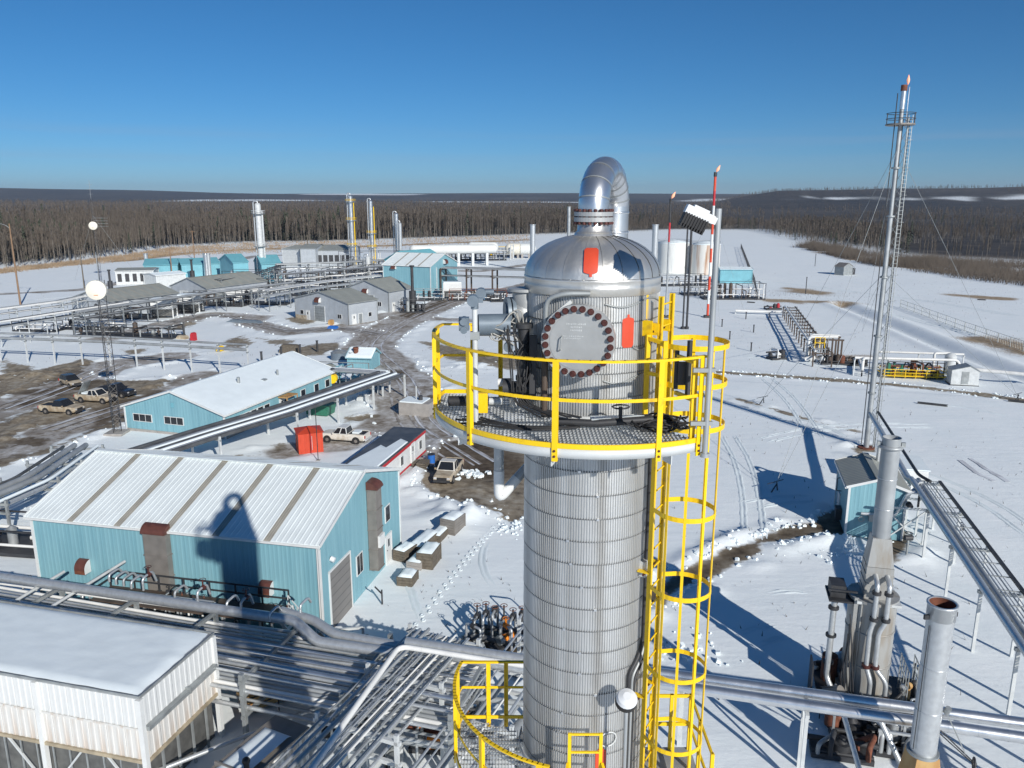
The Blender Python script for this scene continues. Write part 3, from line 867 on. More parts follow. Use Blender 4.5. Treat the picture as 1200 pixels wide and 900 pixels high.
    part('red_marker', tagpatch(-97, .04, .50, .095, dm, -1), M['red'], T)
    # small vent pipe bending over from the belt to the left of the manway
    v0 = CA(CR+.05, -97, zc(-1.235))-Vec((CX,CY,0)); v1 = CA(CR+.13, -115, zc(-1.235))-Vec((CX,CY,0)); v2 = CA(CR+.16, -128, zc(-1.32))-Vec((CX,CY,0)); v3 = CA(CR+.16, -129, zc(-2.0))-Vec((CX,CY,0)); v4=CA(CR+.16, -129, zc(-2.95))-Vec((CX,CY,0))
    part('vent_pipe', MB().tube(fillet([v0, v1, v2, v3], .12, 5), .035, 10), M['steel'], T)
    part('drain_pipe', MB().tube([v3, v4], .045, 10), M['rack_brown'], T)
    br = MB().bar(CA(CR, -112, zc(-1.35))-Vec((CX,CY,0)), CA(CR+.15, -128, zc(-1.62))-Vec((CX,CY,0)), .05, .05)
    part('pipe_brace', br, M['steel_light'], T)
    # tracing line around the shell and a clean-out box on the right
    for zz, a0, a1 in ((-1.38, -85, -20), (-1.98, -60, -25), (-2.42, -85, -30)):
        part('tracing_line', MB().tube([CA(CR+.015, a0+(a1-a0)*i/14, zc(zz-(.05*math.sin(i*.5))))-Vec((CX,CY,0)) for i in range(15)], .011, 6), M['steel'], T)
    # conduits running down the right-hand side
    for k, (dg, r0, mt) in enumerate(((-33, .030, 'steel_dark'), (-29, .024, 'pipe_dull'), (-26, .022, 'steel_dark'))):
        pts = [CA(CR+.05+.01*k, dg, zc(-3.2)), CA(CR+.05+.01*k, dg, zc(-6.55-.07*k)), CA(CR+.05, dg-9, zc(-6.80-.07*k)), CA(CR+.05, dg-20, zc(-6.98-.07*k)), CA(CR+.05, dg-21, zc(-12))]
        part('conduit', MB().tube(fillet([p-Vec((CX,CY,0)) for p in pts], .1, 4), r0, 8), M[mt], T)
    # small inspection bracket and plate on shell
    c = CA(CR+.04, -35, zc(-5.35))-Vec((CX,CY,0)); n_ = Vec((math.cos(math.radians(-35)), math.sin(math.radians(-35)), 0)); t_ = Vec((-n_.y, n_.x, 0))
    part('ladder_bracket_plate', MB().obox(c, t_*.09, n_*.05, Z*.12), M['steel_light'], T)
    part('hose_loop', MB().tube([CA(CR+.03, -72+8*math.cos(a), zc(-8.0))-Vec((CX,CY,0))+Z*(.12*math.sin(a)) for a in [2*PI*i/16 for i in range(16)]], .012, 6, closed=True), M['steel_light'], T)
    pm = MB(); vs = []
    pm = tagpatch(-72, zc(-7.28), zc(-6.88), .17, cyl_(CR+.012)); pass
    return T
build_column()

# ------------------------------------------------------------------ ring platform around the column
def railing(T, rail_pts, post_at, zf, h=1.07, closed=False):
    """yellow railing: three rails and posts as parts; points in local coordinates"""
    for nm, zz, wdt in (('top_rail', h, .052), ('mid_rail', h*.55, .042)):
        for_run = [Vec((p.x, p.y, zf+zz)) for p in rail_pts]
        mb = MB()
        for a, b in zip(for_run[:-1], for_run[1:]):
            e = (b-a).normalized()*.008
            mb.bar(a-e, b+e, .014 if nm != 'top_rail' else .05, wdt if nm != 'top_rail' else .03)
        part(nm, mb, M['yellow'], T)
    for p, n_ in post_at:
        t_ = Vec((-n_.y, n_.x, 0))
        q = Vec((p.x, p.y, zf))
        mb = MB().obox(q+Z*(h/2-.10)+n_*.012, t_*.034, n_*.006, Z*(h/2+.085)).obox(q+Z*(h/2-.10)-n_*.014+t_*.03, t_*.006, n_*.026, Z*(h/2+.085))
        po = part('railing_post', mb, M['yellow'], T)
        bm = MB()
        for zz in (-.05, -.12): bm.cyl(q+Z*zz+n_*.015, q+Z*zz+n_*.032, .016, n=6)
        part('bolt', bm, M['bolt'], po)

def grate_sector(r0, r1, a0, a1, z, step=.05):
    """open bar grating over an annular sector: bearing bars in two directions"""
    mb = MB()
    na = 48
    def ok(x, y):
        r = math.hypot(x, y); a = math.degrees(math.atan2(y, x))
        while a > a1: a -= 360
        while a < a0: a += 360
        return r0 <= r <= r1 and a0 <= a <= a1
    n = int(2*r1/step)
    for d in (0, 1):
        for i in range(n+1):
            t = -r1 + i*step*(1 if d == 0 else 2)
            if t > r1: break
            run = None; m = 80
            for j in range(m+1):
                s_ = -r1 + 2*r1*j/m
                x, y = (t, s_) if d == 0 else (s_, t)
                if ok(x, y):
                    if run is None: run = (x, y)
                    last = (x, y)
                if (not ok(x, y) or j == m) and run is not None:
                    if math.hypot(last[0]-run[0], last[1]-run[1]) > .06:
                        mb.bar((*run, z-(.001 if d else 0)), (*last, z-(.001 if d else 0)), .008 if d == 0 else .006, .03 if d == 0 else .02)
                    run = None
    return mb
def build_platform(label, zf, R, A0, A1, post_deg, chord_x=None, grate=True):
    T = thing('ring_platform', label, 'platform', (CX, CY, zf))
    pol = lambda r, d, z: Vec((r*math.cos(math.radians(d)), r*math.sin(math.radians(d)), z))
    n = 40
    arc = [pol(R, A0+(A1-A0)*i/n, 0) for i in range(n+1)]
    tp = MB().lathe([(R-.006, -.14), (R+.004, -.14), (R+.004, -.02), (R-.006, -.02)], n=56, a0=math.radians(A0), a1=math.radians(A1))
    part('edge_channel', tp, M['steel_light'], T)
    part('toe_rail', MB().lathe([(R-.012, -.018), (R+.012, -.018), (R+.012, .045), (R-.012, .045), (R-.012, -.018)], n=56, a0=math.radians(A0), a1=math.radians(A1), smooth=False), M['yellow'], T)
    part('deck_grating', grate_sector(CR+.10, R-.02, A0, A1, -.02), M['grating'], T)['kind'] = 'stuff'
    part('inner_ring', MB().lathe([(CR+.06, -.06), (CR+.06, .05), (CR+.072, .05), (CR+.072, -.06)], n=56, a0=math.radians(A0), a1=math.radians(A1)), M['steel_light'], T)
    rp = list(arc)
    if chord_x is not None: rp = [Vec((chord_x, arc[0].y, 0))] + rp
    posts = [(pol(R+.01, d, 0), pol(1, d, 0)) for d in post_deg]
    if chord_x is not None:
        for x in (arc[0].x+.45, (arc[0].x+chord_x)/2+.2): posts.append((Vec((x, arc[0].y, 0)), Vec((0, 1, 0))))
        part('toe_rail', MB().bar((arc[0].x, arc[0].y, .015), (chord_x, arc[0].y, .015), .02, .06), M['yellow'], T)
    railing(T, rp, posts, 0.0)
    for d in range(int(A0)+12, int(A1), 38):
        b = MB(); p0 = pol(CR+.01, d, -.55); p1 = pol(R-.06, d, -.12); p2 = pol(CR+.01, d, -.12)
        b.bar(p2, p1, .07, .10); b.bar(p0, pol(R-.35, d, -.17), .06, .06)
        b.obox(pol(R-.10, d, -.17), pol(.10, d, 0), pol(.006, d+90, 0), Z*.09)
        part('support_bracket', b, M['steel_light'], T)
    return T
build_platform('round grating platform with yellow railing around the column top', zc(-2.96), 2.28, -195, -58, (-188, -174, -138, -106, -74, -59.5), -0.85)
build_platform('lower round platform with yellow railing at the foot of the picture', zc(-8.72), 2.08, -196, -108, (-190, -172, -140, -112), -0.9)
# right-hand continuation of the lower landing, behind the ladder
def lower_landing():
    T = thing('ladder_landing', 'small yellow-railed landing beside the caged ladder near the bottom of the picture', 'landing', (CX+1.35, CY-.15, zc(-9.4)))
    part('deck', MB().box(-.5, .62, -.75, .85, -.06, 0), M['grating'], T)
    for z in (.50, 1.05):
        part('rail', MB().bar((-.1, .8, z), (.58, .8, z), .03, .06).bar((.58, .83, z), (.58, -.7, z), .03, .06), M['yellow'], T)
    for (x, y) in ((-.1, .8), (.25, .8), (.58, .8), (.58, .1), (.58, -.7)):
        part('post', MB().bar((x, y, 0), (x, y, 1.08), .055, .055), M['yellow'], T)
    part('support_arm', MB().bar((-.9, .3, -.12), (.6, .3, -.12), .08, .1).bar((-.9, -.3, -.12), (.6, -.3, -.12), .08, .1), M['steel_light'], T)
lower_landing()

# ------------------------------------------------------------------ caged ladder on the right of the column
def build_ladder():
    dg = -31.0
    nrm = Vec((math.cos(math.radians(dg)), math.sin(math.radians(dg)), 0)); tan = Vec((-nrm.y, nrm.x, 0))
    T = thing('caged_ladder', 'yellow ladder with round safety cage running down the right side of the column', 'ladder', (CX, CY, 0))
    r0 = 1.13
    zt, zb = zc(-1.30), zc(-13)
    for sgn in (-1, 1):
        p = nrm*r0 + tan*.21*sgn
        part('side_rail', MB().obox(p+Z*(zt+zb)/2, nrm*.034, tan*.008, Z*(zt-zb)/2).obox(p+Z*(zt+zb)/2+nrm*.03, nrm*.006, tan*.03, Z*(zt-zb)/2), M['yellow'], T)
    rung = MB().cyl(nrm*r0-tan*.21, nrm*r0+tan*.21, .013, n=6).mesh('rung', M['yellow'])
    z = zt-.12
    while z > zb:
        obj('rung', rung, T, (0, 0, z)); z -= .30
    def hoop(z, R, cr, a0=-128, a1=128, w=.07):
        mb = MB(); n = 24; c = nrm*cr
        vs = []
        for i in range(n+1):
            a = math.radians(a0+(a1-a0)*i/n)
            for rr, zz in ((R, -w/2), (R+.008, -w/2), (R+.008, w/2), (R, w/2)):
                p = c + nrm*rr*math.cos(a) + tan*rr*math.sin(a) + Z*(z+zz); vs.append(p)
        fs = []
        for i in range(n):
            for j in range(4): fs.append((i*4+j, i*4+(j+1) % 4, (i+1)*4+(j+1) % 4, (i+1)*4+j))
        mb.add(vs, fs)
        for a in (a0, a1):
            a = math.radians(a); p = c+nrm*R*math.cos(a)+tan*R*math.sin(a)+Z*z
            q = nrm*r0+tan*.21*(1 if a > 0 else -1)+Z*z
            mb.bar(p, q, .008, w)
        return mb
    zs = [zc(-1.93), zc(-2.45), zc(-3.05), zc(-4.35), zc(-5.55), zc(-6.85), zc(-8.05), zc(-9.2)]
    for i, z in enumerate(zs):
        part('cage_hoop', hoop(z, .46 if i < 3 else .42, r0+.42), M['yellow'], T)
    for k in range(7):
        a = math.radians(-108+36*k); R = .427
        p = nrm*(r0+.42)+nrm*R*math.cos(a)+tan*R*math.sin(a)
        er = nrm*math.cos(a)+tan*math.sin(a); et = -nrm*math.sin(a)+tan*math.cos(a)
        part('cage_bar', MB().obox(p+Z*(zs[0]+zs[-1])/2, er*.004, et*.020, Z*(zs[0]-zs[-1])/2), M['yellow'], T)
    for z in (zc(-1.75), zc(-3.3), zc(-5.35), zc(-7.4), zc(-9.3)):
        for sgn in (-1, 1):
            b = part('standoff', MB().bar(nrm*(CR-.01)+tan*.21*sgn+Z*z, nrm*r0+tan*.21*sgn+Z*z, .09, .012 if z < 26 else .16, up=Z), M['yellow'], T)
            part('bolt', MB().cyl(nrm*(CR+.09)+tan*.21*sgn+Z*(z-.03)-tan*.06, nrm*(CR+.09)+tan*.21*sgn+Z*(z-.03)+tan*.06, .018, n=6), M['bolt'], b)
build_ladder()
def build_gate():
    dg = -45.0
    nrm = Vec((math.cos(math.radians(dg)), math.sin(math.radians(dg)), 0)); tan = Vec((-nrm.y, nrm.x, 0))
    o = CA(1.0, -50, zc(-2.96))
    T = thing('ladder_gate', 'yellow self-closing gate and posts where the caged ladder meets the platform', 'gate', o)
    part('gate_post', MB().bar(Vec((0.05,-.05,0)), Vec((.05,-.05,1.15)), .07, .05), M['yellow'], T)
    part('gate_post', MB().bar(Vec((.25,-.28,0)), Vec((.25,-.28,1.10)), .06, .05), M['yellow'], T)
    part('gate_post', MB().bar(Vec((0.02,.12,0)), Vec((.02,.12,1.7)), .08, .05), M['yellow'], T)
    part('gate_bar', MB().bar((.05,-.05,1.1), (.25,-.28,1.06), .04, .05).bar((.05,-.05,.62), (.25,-.28,.62), .04, .05), M['yellow'], T)
    part('hinge_plate', MB().obox((.02,.03,1.22), (.09,-.06,0), (.004,.006,0), (0,0,.11)), M['yellow'], T)
    part('end_post', MB().bar((.46,-1.13,-.05), (.46,-1.13,1.07), .06, .06), M['yellow'], T)
    part('gate_spring', MB().cyl((.45,-.82,.5), (.45,-.82,1.2), .035, n=10).cyl((.32,-.7,.55), (.32,-.7,1.05), .03, n=10), M['steel_dark'], T)
    part('gate_panel', MB().box(.33, .45, -.80, -.76, .62, .92), M['steel_dark'], T)
    for z in (.5, .98): part('gate_panel_rail', MB().bar((.32,-.7,z), (.47,-1.1,z), .04, .05), M['yellow'], T)
build_gate()
def front_ladder_top():
    o = CA(1.3, -96, zc(-8.75))
    T = thing('access_ladder', 'short yellow ladder top with two rungs against the lower column face', 'ladder', o)
    for x in (-.19, .27):
        part('side_rail', MB().bar((x+.02, 0, -3), (x+.02, 0, 1.12), .05, .03), M['yellow'], T)
        part('guard_bar', MB().bar((x+.02-.02*(1 if x < 0 else -1), -.02, .62), (x+(-.06 if x < 0 else .1), -.25, .5), .04, .05).bar((x+(-.06 if x < 0 else .1), -.25, .55), (x+(-.06 if x < 0 else .1), -.25, -.6), .05, .05), M['yellow'], T)
    for z in (1.1, .8, .5, .2, -.1, -.4): part('rung', MB().bar((-.18, 0, z), (.30, 0, z), .028, .028), M['yellow'], T)
front_ladder_top()

# ------------------------------------------------------------------ floodlights on poles
def flood(name, label, base, ztop, aim, size):
    T = thing(name, label, 'light', base)
    h = ztop-base[2]
    part('pole', MB().cyl((0,0,0), (0,0,h), .036, n=12).cyl((0,0,-.03),(0,0,.02),.06,n=10), M['pipe_dull'], T)
    a = Vec(aim).normalized(); sd = a.cross(Z).normalized(); up = sd.cross(a)
    c = Vec((0,0,h-.02)) + Vec((a.x,a.y,0))*.24 - Z*.04
    hd = MB()
    hd.obox(c+up*.0, sd*size*.75, a*size, up*size*.28)
    hd.obox(c-a*size*.9, sd*size*.35, a*size*.35, up*size*.24)
    hd.obox(c+up*size*.36, sd*size*.5, a*size*.55, up*size*.08)
    hs = part('lamp_housing', hd, M['lamp_white'], T)
    fin = MB()
    for i in range(9):
        t = (i-4)/4.6
        fin.obox(c-up*size*.72+a*(size*t)*.9+a*size*.1, sd*size*.80, a*size*.05, up*size*.50)
    fin.obox(c-up*size*.62+a*size*.1, sd*size*.72, a*size*.86, up*size*.38)
    part('cooling_fins', fin, M['black'], hs)
    for z in (.38, 1.05): part('pole_clamp', MB().box(-.2,.07,-.03,.03,z,z+.05), M['steel'], T)
    return T
fp = CA(2.37, -58.2, zc(-3.12))
flood('floodlight', 'white floodlight with black fins on the pole at the platform corner', fp, zc(-.13), (-.9, .10, .40), .17)
def round_flood():
    b = CA(1.45, -70, zc(-12))
    T = thing('floodlight', 'small round pale floodlight on a pole low in front of the column', 'light', b)
    h = zc(-7.02)-b.z
    part('pole', MB().cyl((0,0,0),(0,0,h),.03,n=10), M['pipe_dull'], T)
    a = Vec((.0,.55,-.83)).normalized(); c = Vec((-.0,.0,h))-a*.02
    l = part('lamp_housing', MB().cyl(c-a*.05, c, .13, .155, n=20).cyl(c-a*.09, c-a*.05, .06, .13, n=20), M['lamp_white'], T)
    part('cooling_fins', MB().cyl(c+a*.0, c+a*.12, .15, .16, n=20, smooth=False).cyl(c+a*.12, c+a*.25, .10, .09, n=16), M['black'], l)
round_flood()

# ------------------------------------------------------------------ instruments and valves left of the manway
def instruments():
    o = CA(1.35, 196, zc(-2.96))
    def L(dx, dy, dz): return Vec((CX+dx, CY+dy, zc(dz)))-o     # offsets from the column axis
    T = thing('actuated_valve', 'grey actuated valve with drum and flanges on the left side of the column', 'valve', o)
    part('nozzle', MB().cyl(L(-.85,-.05,-1.62), L(-1.25,-.1,-1.62), .15, n=20).cyl(L(-1.12,-.08,-1.62), L(-1.17,-.09,-1.62), .23, n=24).cyl(L(-1.19,-.09,-1.62), L(-1.24,-.1,-1.62), .23, n=24), M['valve_blue'], T)
    part('valve_body', MB().cyl(L(-.98,-.12,-1.30), L(-.93,-.1,-1.72), .17, .20, n=20).cyl(L(-.98,-.12,-1.26), L(-.98,-.12,-1.30), .23, n=24).sphere(L(-1.0,-.1,-1.62), .22, 16, 8), M['flange'], T)
    part('drum', MB().cyl(L(-1.62,-.42,-1.74), L(-1.18,-.38,-1.74), .15, n=24).cyl(L(-1.66,-.42,-1.74), L(-1.62,-.42,-1.74), .11, .15, n=24), M['valve_blue'], T)
    part('positioner', MB().obox(L(-1.82,-.45,-1.72), (.07,0,0), (0,.07,0), (0,0,.09)).cyl(L(-1.82,-.55,-1.68), L(-1.82,-.35,-1.68), .055, n=14).cyl(L(-1.82,-.55,-1.80), L(-1.82,-.38,-1.80), .05, n=14), M['valve_blue'], T)
    part('gauge_head', MB().cyl(L(-1.58,-.50,-1.30), L(-1.58,-.34,-1.30), .075, n=16).cyl(L(-1.52,-.42,-1.28), L(-1.40,-.42,-1.28), .04, n=10), M['valve_blue'], T)
    tb = MB(); rr = random.Random(5)
    for k in range(9):
        p = [L(-1.75+rr.uniform(0,.3), -.45, -1.7+rr.uniform(-.1,.1)), L(-1.35+rr.uniform(-.1,.1), -.52+rr.uniform(-.1,.1), -1.75+rr.uniform(-.35,.25)), L(-1.05+rr.uniform(-.1,.1), -.45+rr.uniform(-.1,.1), -1.75+rr.uniform(-.3,.35)), L(-.95+rr.uniform(-.1,.1), -.4, -1.6-rr.uniform(0,1.1))]
        tb.tube(fillet(p, .2, 5), .010, 5)
    part('impulse_tubing', tb, M['cable'], T)
    # level bridle: dark vertical chamber with valves
    o2 = CA(1.2, 212, zc(-2.96))
    def K(dx, dy, dz): return Vec((CX+dx, CY+dy, zc(dz)))-o2
    T = thing('level_bridle', 'dark vertical level chamber with gauge and small valves left of the manway', 'gauge', o2)
    part('chamber', MB().cyl(K(-.98,-.55,-2.85), K(-.98,-.55,-1.72), .075, n=14).cyl(K(-.98,-.55,-1.76), K(-.98,-.55,-1.70), .12, n=14).cyl(K(-.98,-.55,-2.5), K(-.98,-.55,-2.44), .12, n=14), M['steel_dark'], T)
    part('gauge_glass', MB().obox(K(-.86,-.68,-2.3), (.05,0,0), (0,.04,0), (0,0,.45)), M['steel_dark'], T)
    part('root_valve', MB().cyl(K(-1.12,-.45,-2.15), K(-.9,-.5,-2.15), .05, n=10).cyl(K(-1.2,-.5,-2.05), K(-1.2,-.4,-2.05), .07, n=12), M['valve_blue'], T)
    part('root_valve', MB().cyl(K(-1.15,-.55,-2.62), K(-.9,-.55,-2.62), .10, n=14).cyl(K(-1.28,-.55,-2.62), K(-1.15,-.55,-2.62), .14, n=14), M['steel_dark'], T)
    part('drain_elbow', MB().tube(fillet([K(-1.35,-.5,-2.55), K(-1.2,-.5,-2.55), K(-1.12,-.5,-2.9)], .1), .055, 10), M['pipe_white'], T)
    part('hand_lever', MB().tube(fillet([K(-.98,-.62,-2.75), K(-.95,-.75,-2.82), K(-.6,-1.1,-2.88)], .1), .018, 6), M['black'], T)
    tb = MB(); rr = random.Random(8)
    for k in range(8):
        p = [K(-1.1+rr.uniform(-.2,.2), -.62, -1.9+rr.uniform(-.2,.2)), K(-1.0+rr.uniform(-.2,.2), -.75, -2.3+rr.uniform(-.2,.2)), K(-.9+rr.uniform(-.25,.1), -.75, -2.8), K(-.5+rr.uniform(-.3,.3), -1.05, -2.91)]
        tb.tube(fillet(p, .2, 4), .011, 5)
    part('signal_cables', tb, M['black'], T)
    # pole with transmitters
    b = CA(2.02, 216, zc(-2.96))
    T = thing('transmitter_stand', 'thin grey pole with a small transmitter head standing on the left of the platform', 'instrument stand', b)
    part('pole', MB().cyl((0,0,0),(0,0,1.62),.036,n=12), M['steel_light'], T)
    part('transmitter', MB().cyl((-.02,-.1,1.66),(-.02,.06,1.66),.075,n=16).cyl((0,0,1.55),(0,0,1.62),.05,n=10).obox((.07,0,1.66),(.04,0,0),(0,.03,0),(0,0,.03)), M['valve_blue'], T)
    part('pipe_clamp', MB().box(-.06,.06,-.05,.05,1.15,1.25), M['steel'], T)
    # yellow actuator box on the deck
    b = CA(1.75, 205, zc(-2.96))
    T = thing('solenoid_box', 'yellow box with black pipe ends sitting low on the platform deck at left', 'box', b)
    part('enclosure', MB().box(-.10,.10,-.09,.09,.05,.33), M['yellow'], T)
    part('pipe_end', MB().cyl((-.45,0,.2),(-.12,0,.2),.07,n=12), M['black'], T)
    part('pipe_end', MB().cyl((.12,-.02,.2),(.3,-.02,.2),.05,n=12), M['steel_light'], T)
    # tangled hose heap, right of centre
    b = CA(1.62, -62, zc(-2.955))
    mb = MB(); rr = random.Random(2)
    for k in range(26):
        cx, cy = rr.gauss(0, .14), rr.gauss(0, .10); R = rr.uniform(.10, .28); z0 = rr.uniform(.02, .11)
        a0 = rr.uniform(0, 6.28)
        mb.tube([(cx+R*1.25*math.cos(a0+i*.45), cy+R*.7*math.sin(a0+i*.45), z0+.03*math.sin(i*1.3+k)) for i in range(11)], .013, 5)
    solo('hose_heap', mb, M['black'], 'heap of tangled black hose and chain on the platform grating right of centre', 'hose', loc=b)
    b = CA(1.7, -120, zc(-2.955))
    mb = MB(); rr = random.Random(4)
    for k in range(6):
        p = [Vec((-.9+rr.uniform(-.2,.2), .35+rr.uniform(-.2,.2), .03)), Vec((-.4, .05+rr.uniform(-.15,.15), .03)), Vec((.1, -.05+rr.uniform(-.1,.1), .02)), Vec((.6, .12+rr.uniform(-.1,.15), .02))]
        mb.tube(fillet(p, .3, 5), .012, 5)
    solo('loose_cables', mb, M['black'], 'loose dark cables strewn over the left of the platform deck', 'cable', loc=b)
    b = CA(1.42, -84, zc(-2.96))
    T = thing('steam_hose_rail', 'pale pipe and valve lying across the deck in front of the column foot', 'pipe', b)
    part('pipe_run', MB().tube([(-.75,.06,.08),(-.2,-.04,.08),(.55,.02,.12)], .05, 10), M['steel_dark'], T)
    part('cover_plate', MB().obox((.1,.08,.10),(.36,.03,0),(0,.1,0),(0,0,.03)), M['snow_top'], T)
    part('valve_wheel', MB().tube([(.12+.11*math.cos(a), .12*0-.02, .30+.0+.11*math.sin(a)*.25) for a in [2*PI*i/12 for i in range(12)]], .012, 6, closed=True).cyl((.12,-.02,.08),(.12,-.02,.30),.025,n=8), M['steel_dark'], T)
    # drop leg with bend below the deck
    b = CA(1.35, 178, zc(-3.1))
    q = b
    T = thing('drop_leg_pipe', 'grey white-tipped pipe hanging under the platform and bending back to the column', 'pipe', b)
    part('pipe_leg', MB().cyl((0,0,0),(0,0,-.95),.075,n=16), M['pipe_dull'], T)
    part('elbow', MB().tube(fillet([(0,0,-.95),(0,0,-1.42),(.28,.12,-1.12)], .14, 6), .080, 16), M['white'], T)
    part('return_pipe', MB().cyl((.26,.11,-1.14),(.95,.4,-.45),.075,n=16), M['pipe_dull'], T)
instruments()

# ================================================================== buildings
def ribwall(p0, p1, z0, top, pitch=.30, d=.009):
    """ribbed sheet wall from p0 to p1 (local xy), outward normal to the right of p0->p1; top(t) gives the height"""
    p0, p1 = Vec((*p0, 0)), Vec((*p1, 0)); L = (p1-p0).length; e = (p1-p0)/L; n = Vec((e.y, -e.x, 0))
    k = max(1, int(L/pitch)); xs = []
    for i in range(k):
        for f, o in ((0, 0), (.5, 0), (.6, d), (.9, d)): xs.append(((i+f)*L/k, o))
    xs.append((L, 0))
    mb = MB(); vs = []
    for x, o in xs:
        q = p0+e*x+n*o; vs += [(q.x, q.y, z0), (q.x, q.y, top(x/L))]
    mb.add(vs, [(2*i, 2*i+2, 2*i+3, 2*i+1) for i in range(len(xs)-1)])
    return mb
def roof_sheet(w, run, rise, pitch=.3, d=.035, over=.25):
    """ribbed roof sheet, eave at y=0 (overhang in front), climbs to y=run"""
    s = rise/run; mb = MB(); k = max(1, int(round(w/pitch))); vs = []; xs = []
    for i in range(k):
        for f, o in ((0, 0), (.62, 0), (.7, d), (.92, d)): xs.append(((i+f)*w/k, o))
    xs.append((w, 0))
    for x, o in xs: vs += [(x, -over, -over*s+o), (x, run, rise+o)]
    fs = [(2*i, 2*i+2, 2*i+3, 2*i+1) for i in range(len(xs)-1)]
    fs.append((0, 2*(len(xs)-1), 2*(len(xs)-1), 0)) if False else None
    mb.add(vs, [f for f in fs if f])
    mb.add([(0,-over,-over*s-.06),(w,-over,-over*s-.06),(w,run,rise-.06),(0,run,rise-.06)], [(3,2,1,0)])
    mb.add([(0,-over,-over*s-.06),(w,-over,-over*s-.06),(w,-over,-over*s+.01),(0,-over,-over*s+.01)], [(0,1,2,3)])
    return mb
def wallframe(T, L, W, side):
    """origin, along, normal for a wall of a building in local coordinates"""
    return {'f': (Vec((0,0,0)), Vec((1,0,0)), Vec((0,-1,0))), 'b': (Vec((L,W,0)), Vec((-1,0,0)), Vec((0,1,0))),
            'r': (Vec((L,0,0)), Vec((0,1,0)), Vec((1,0,0))), 'l': (Vec((0,W,0)), Vec((0,-1,0)), Vec((-1,0,0)))}[side]
def add_window(T, L, W, side, x, z, w, h, n=1, fm='white'):
    o, e, nn = wallframe(T, L, W, side)
    c = o+e*x+Z*z
    f = MB().obox(c+nn*.045, e*(w/2+.07), nn*.03, Z*(h/2+.07))
    fr = part('window', f, M[fm], T)
    pw = w/n
    for i in range(n):
        part('pane', MB().obox(c+e*(-w/2+pw*(i+.5))+nn*.078, e*(pw/2-.04), nn*.008, Z*(h/2)), M['glass'], fr)
def add_door(T, L, W, side, x, w, h, mt='white', panes=0, name='door', frame='white', z0=0.0):
    o, e, nn = wallframe(T, L, W, side)
    c = o+e*x+Z*(z0+h/2)
    fr = MB()
    for q, a, b in ((c-e*(w/2+.05), .06, h/2+.1), (c+e*(w/2+.05), .06, h/2+.1)): fr.obox(q+nn*.05, e*a, nn*.05, Z*b)
    fr.obox(c+Z*(h/2+.05)+nn*.055, e*(w/2+.11), nn*.055, Z*.06)
    d = part(name, MB().obox(c+nn*.045, e*w/2, nn*.02, Z*h/2), M[mt], T)
    part('frame', fr, M[frame], d)
    for i in range(panes): part('pane', MB().obox(c+Z*h*.22+e*(w*(i-(panes-1)/2)*.45)+nn*.07, e*w*.13, nn*.01, Z*h*.13), M['glass'], d)
    if name == 'door': part('handle', MB().obox(c-e*w*.38+nn*.09, e*.05, nn*.03, Z*.02), M['steel_dark'], d)
    else:
        k = max(3, int(h/.55)); s = MB()
        for i in range(1, k): s.obox(c+Z*(-h/2+h*i/k)+nn*.067, e*w/2, nn*.004, Z*.012)
        part('panel_joints', s, M['steel_dark'], d)
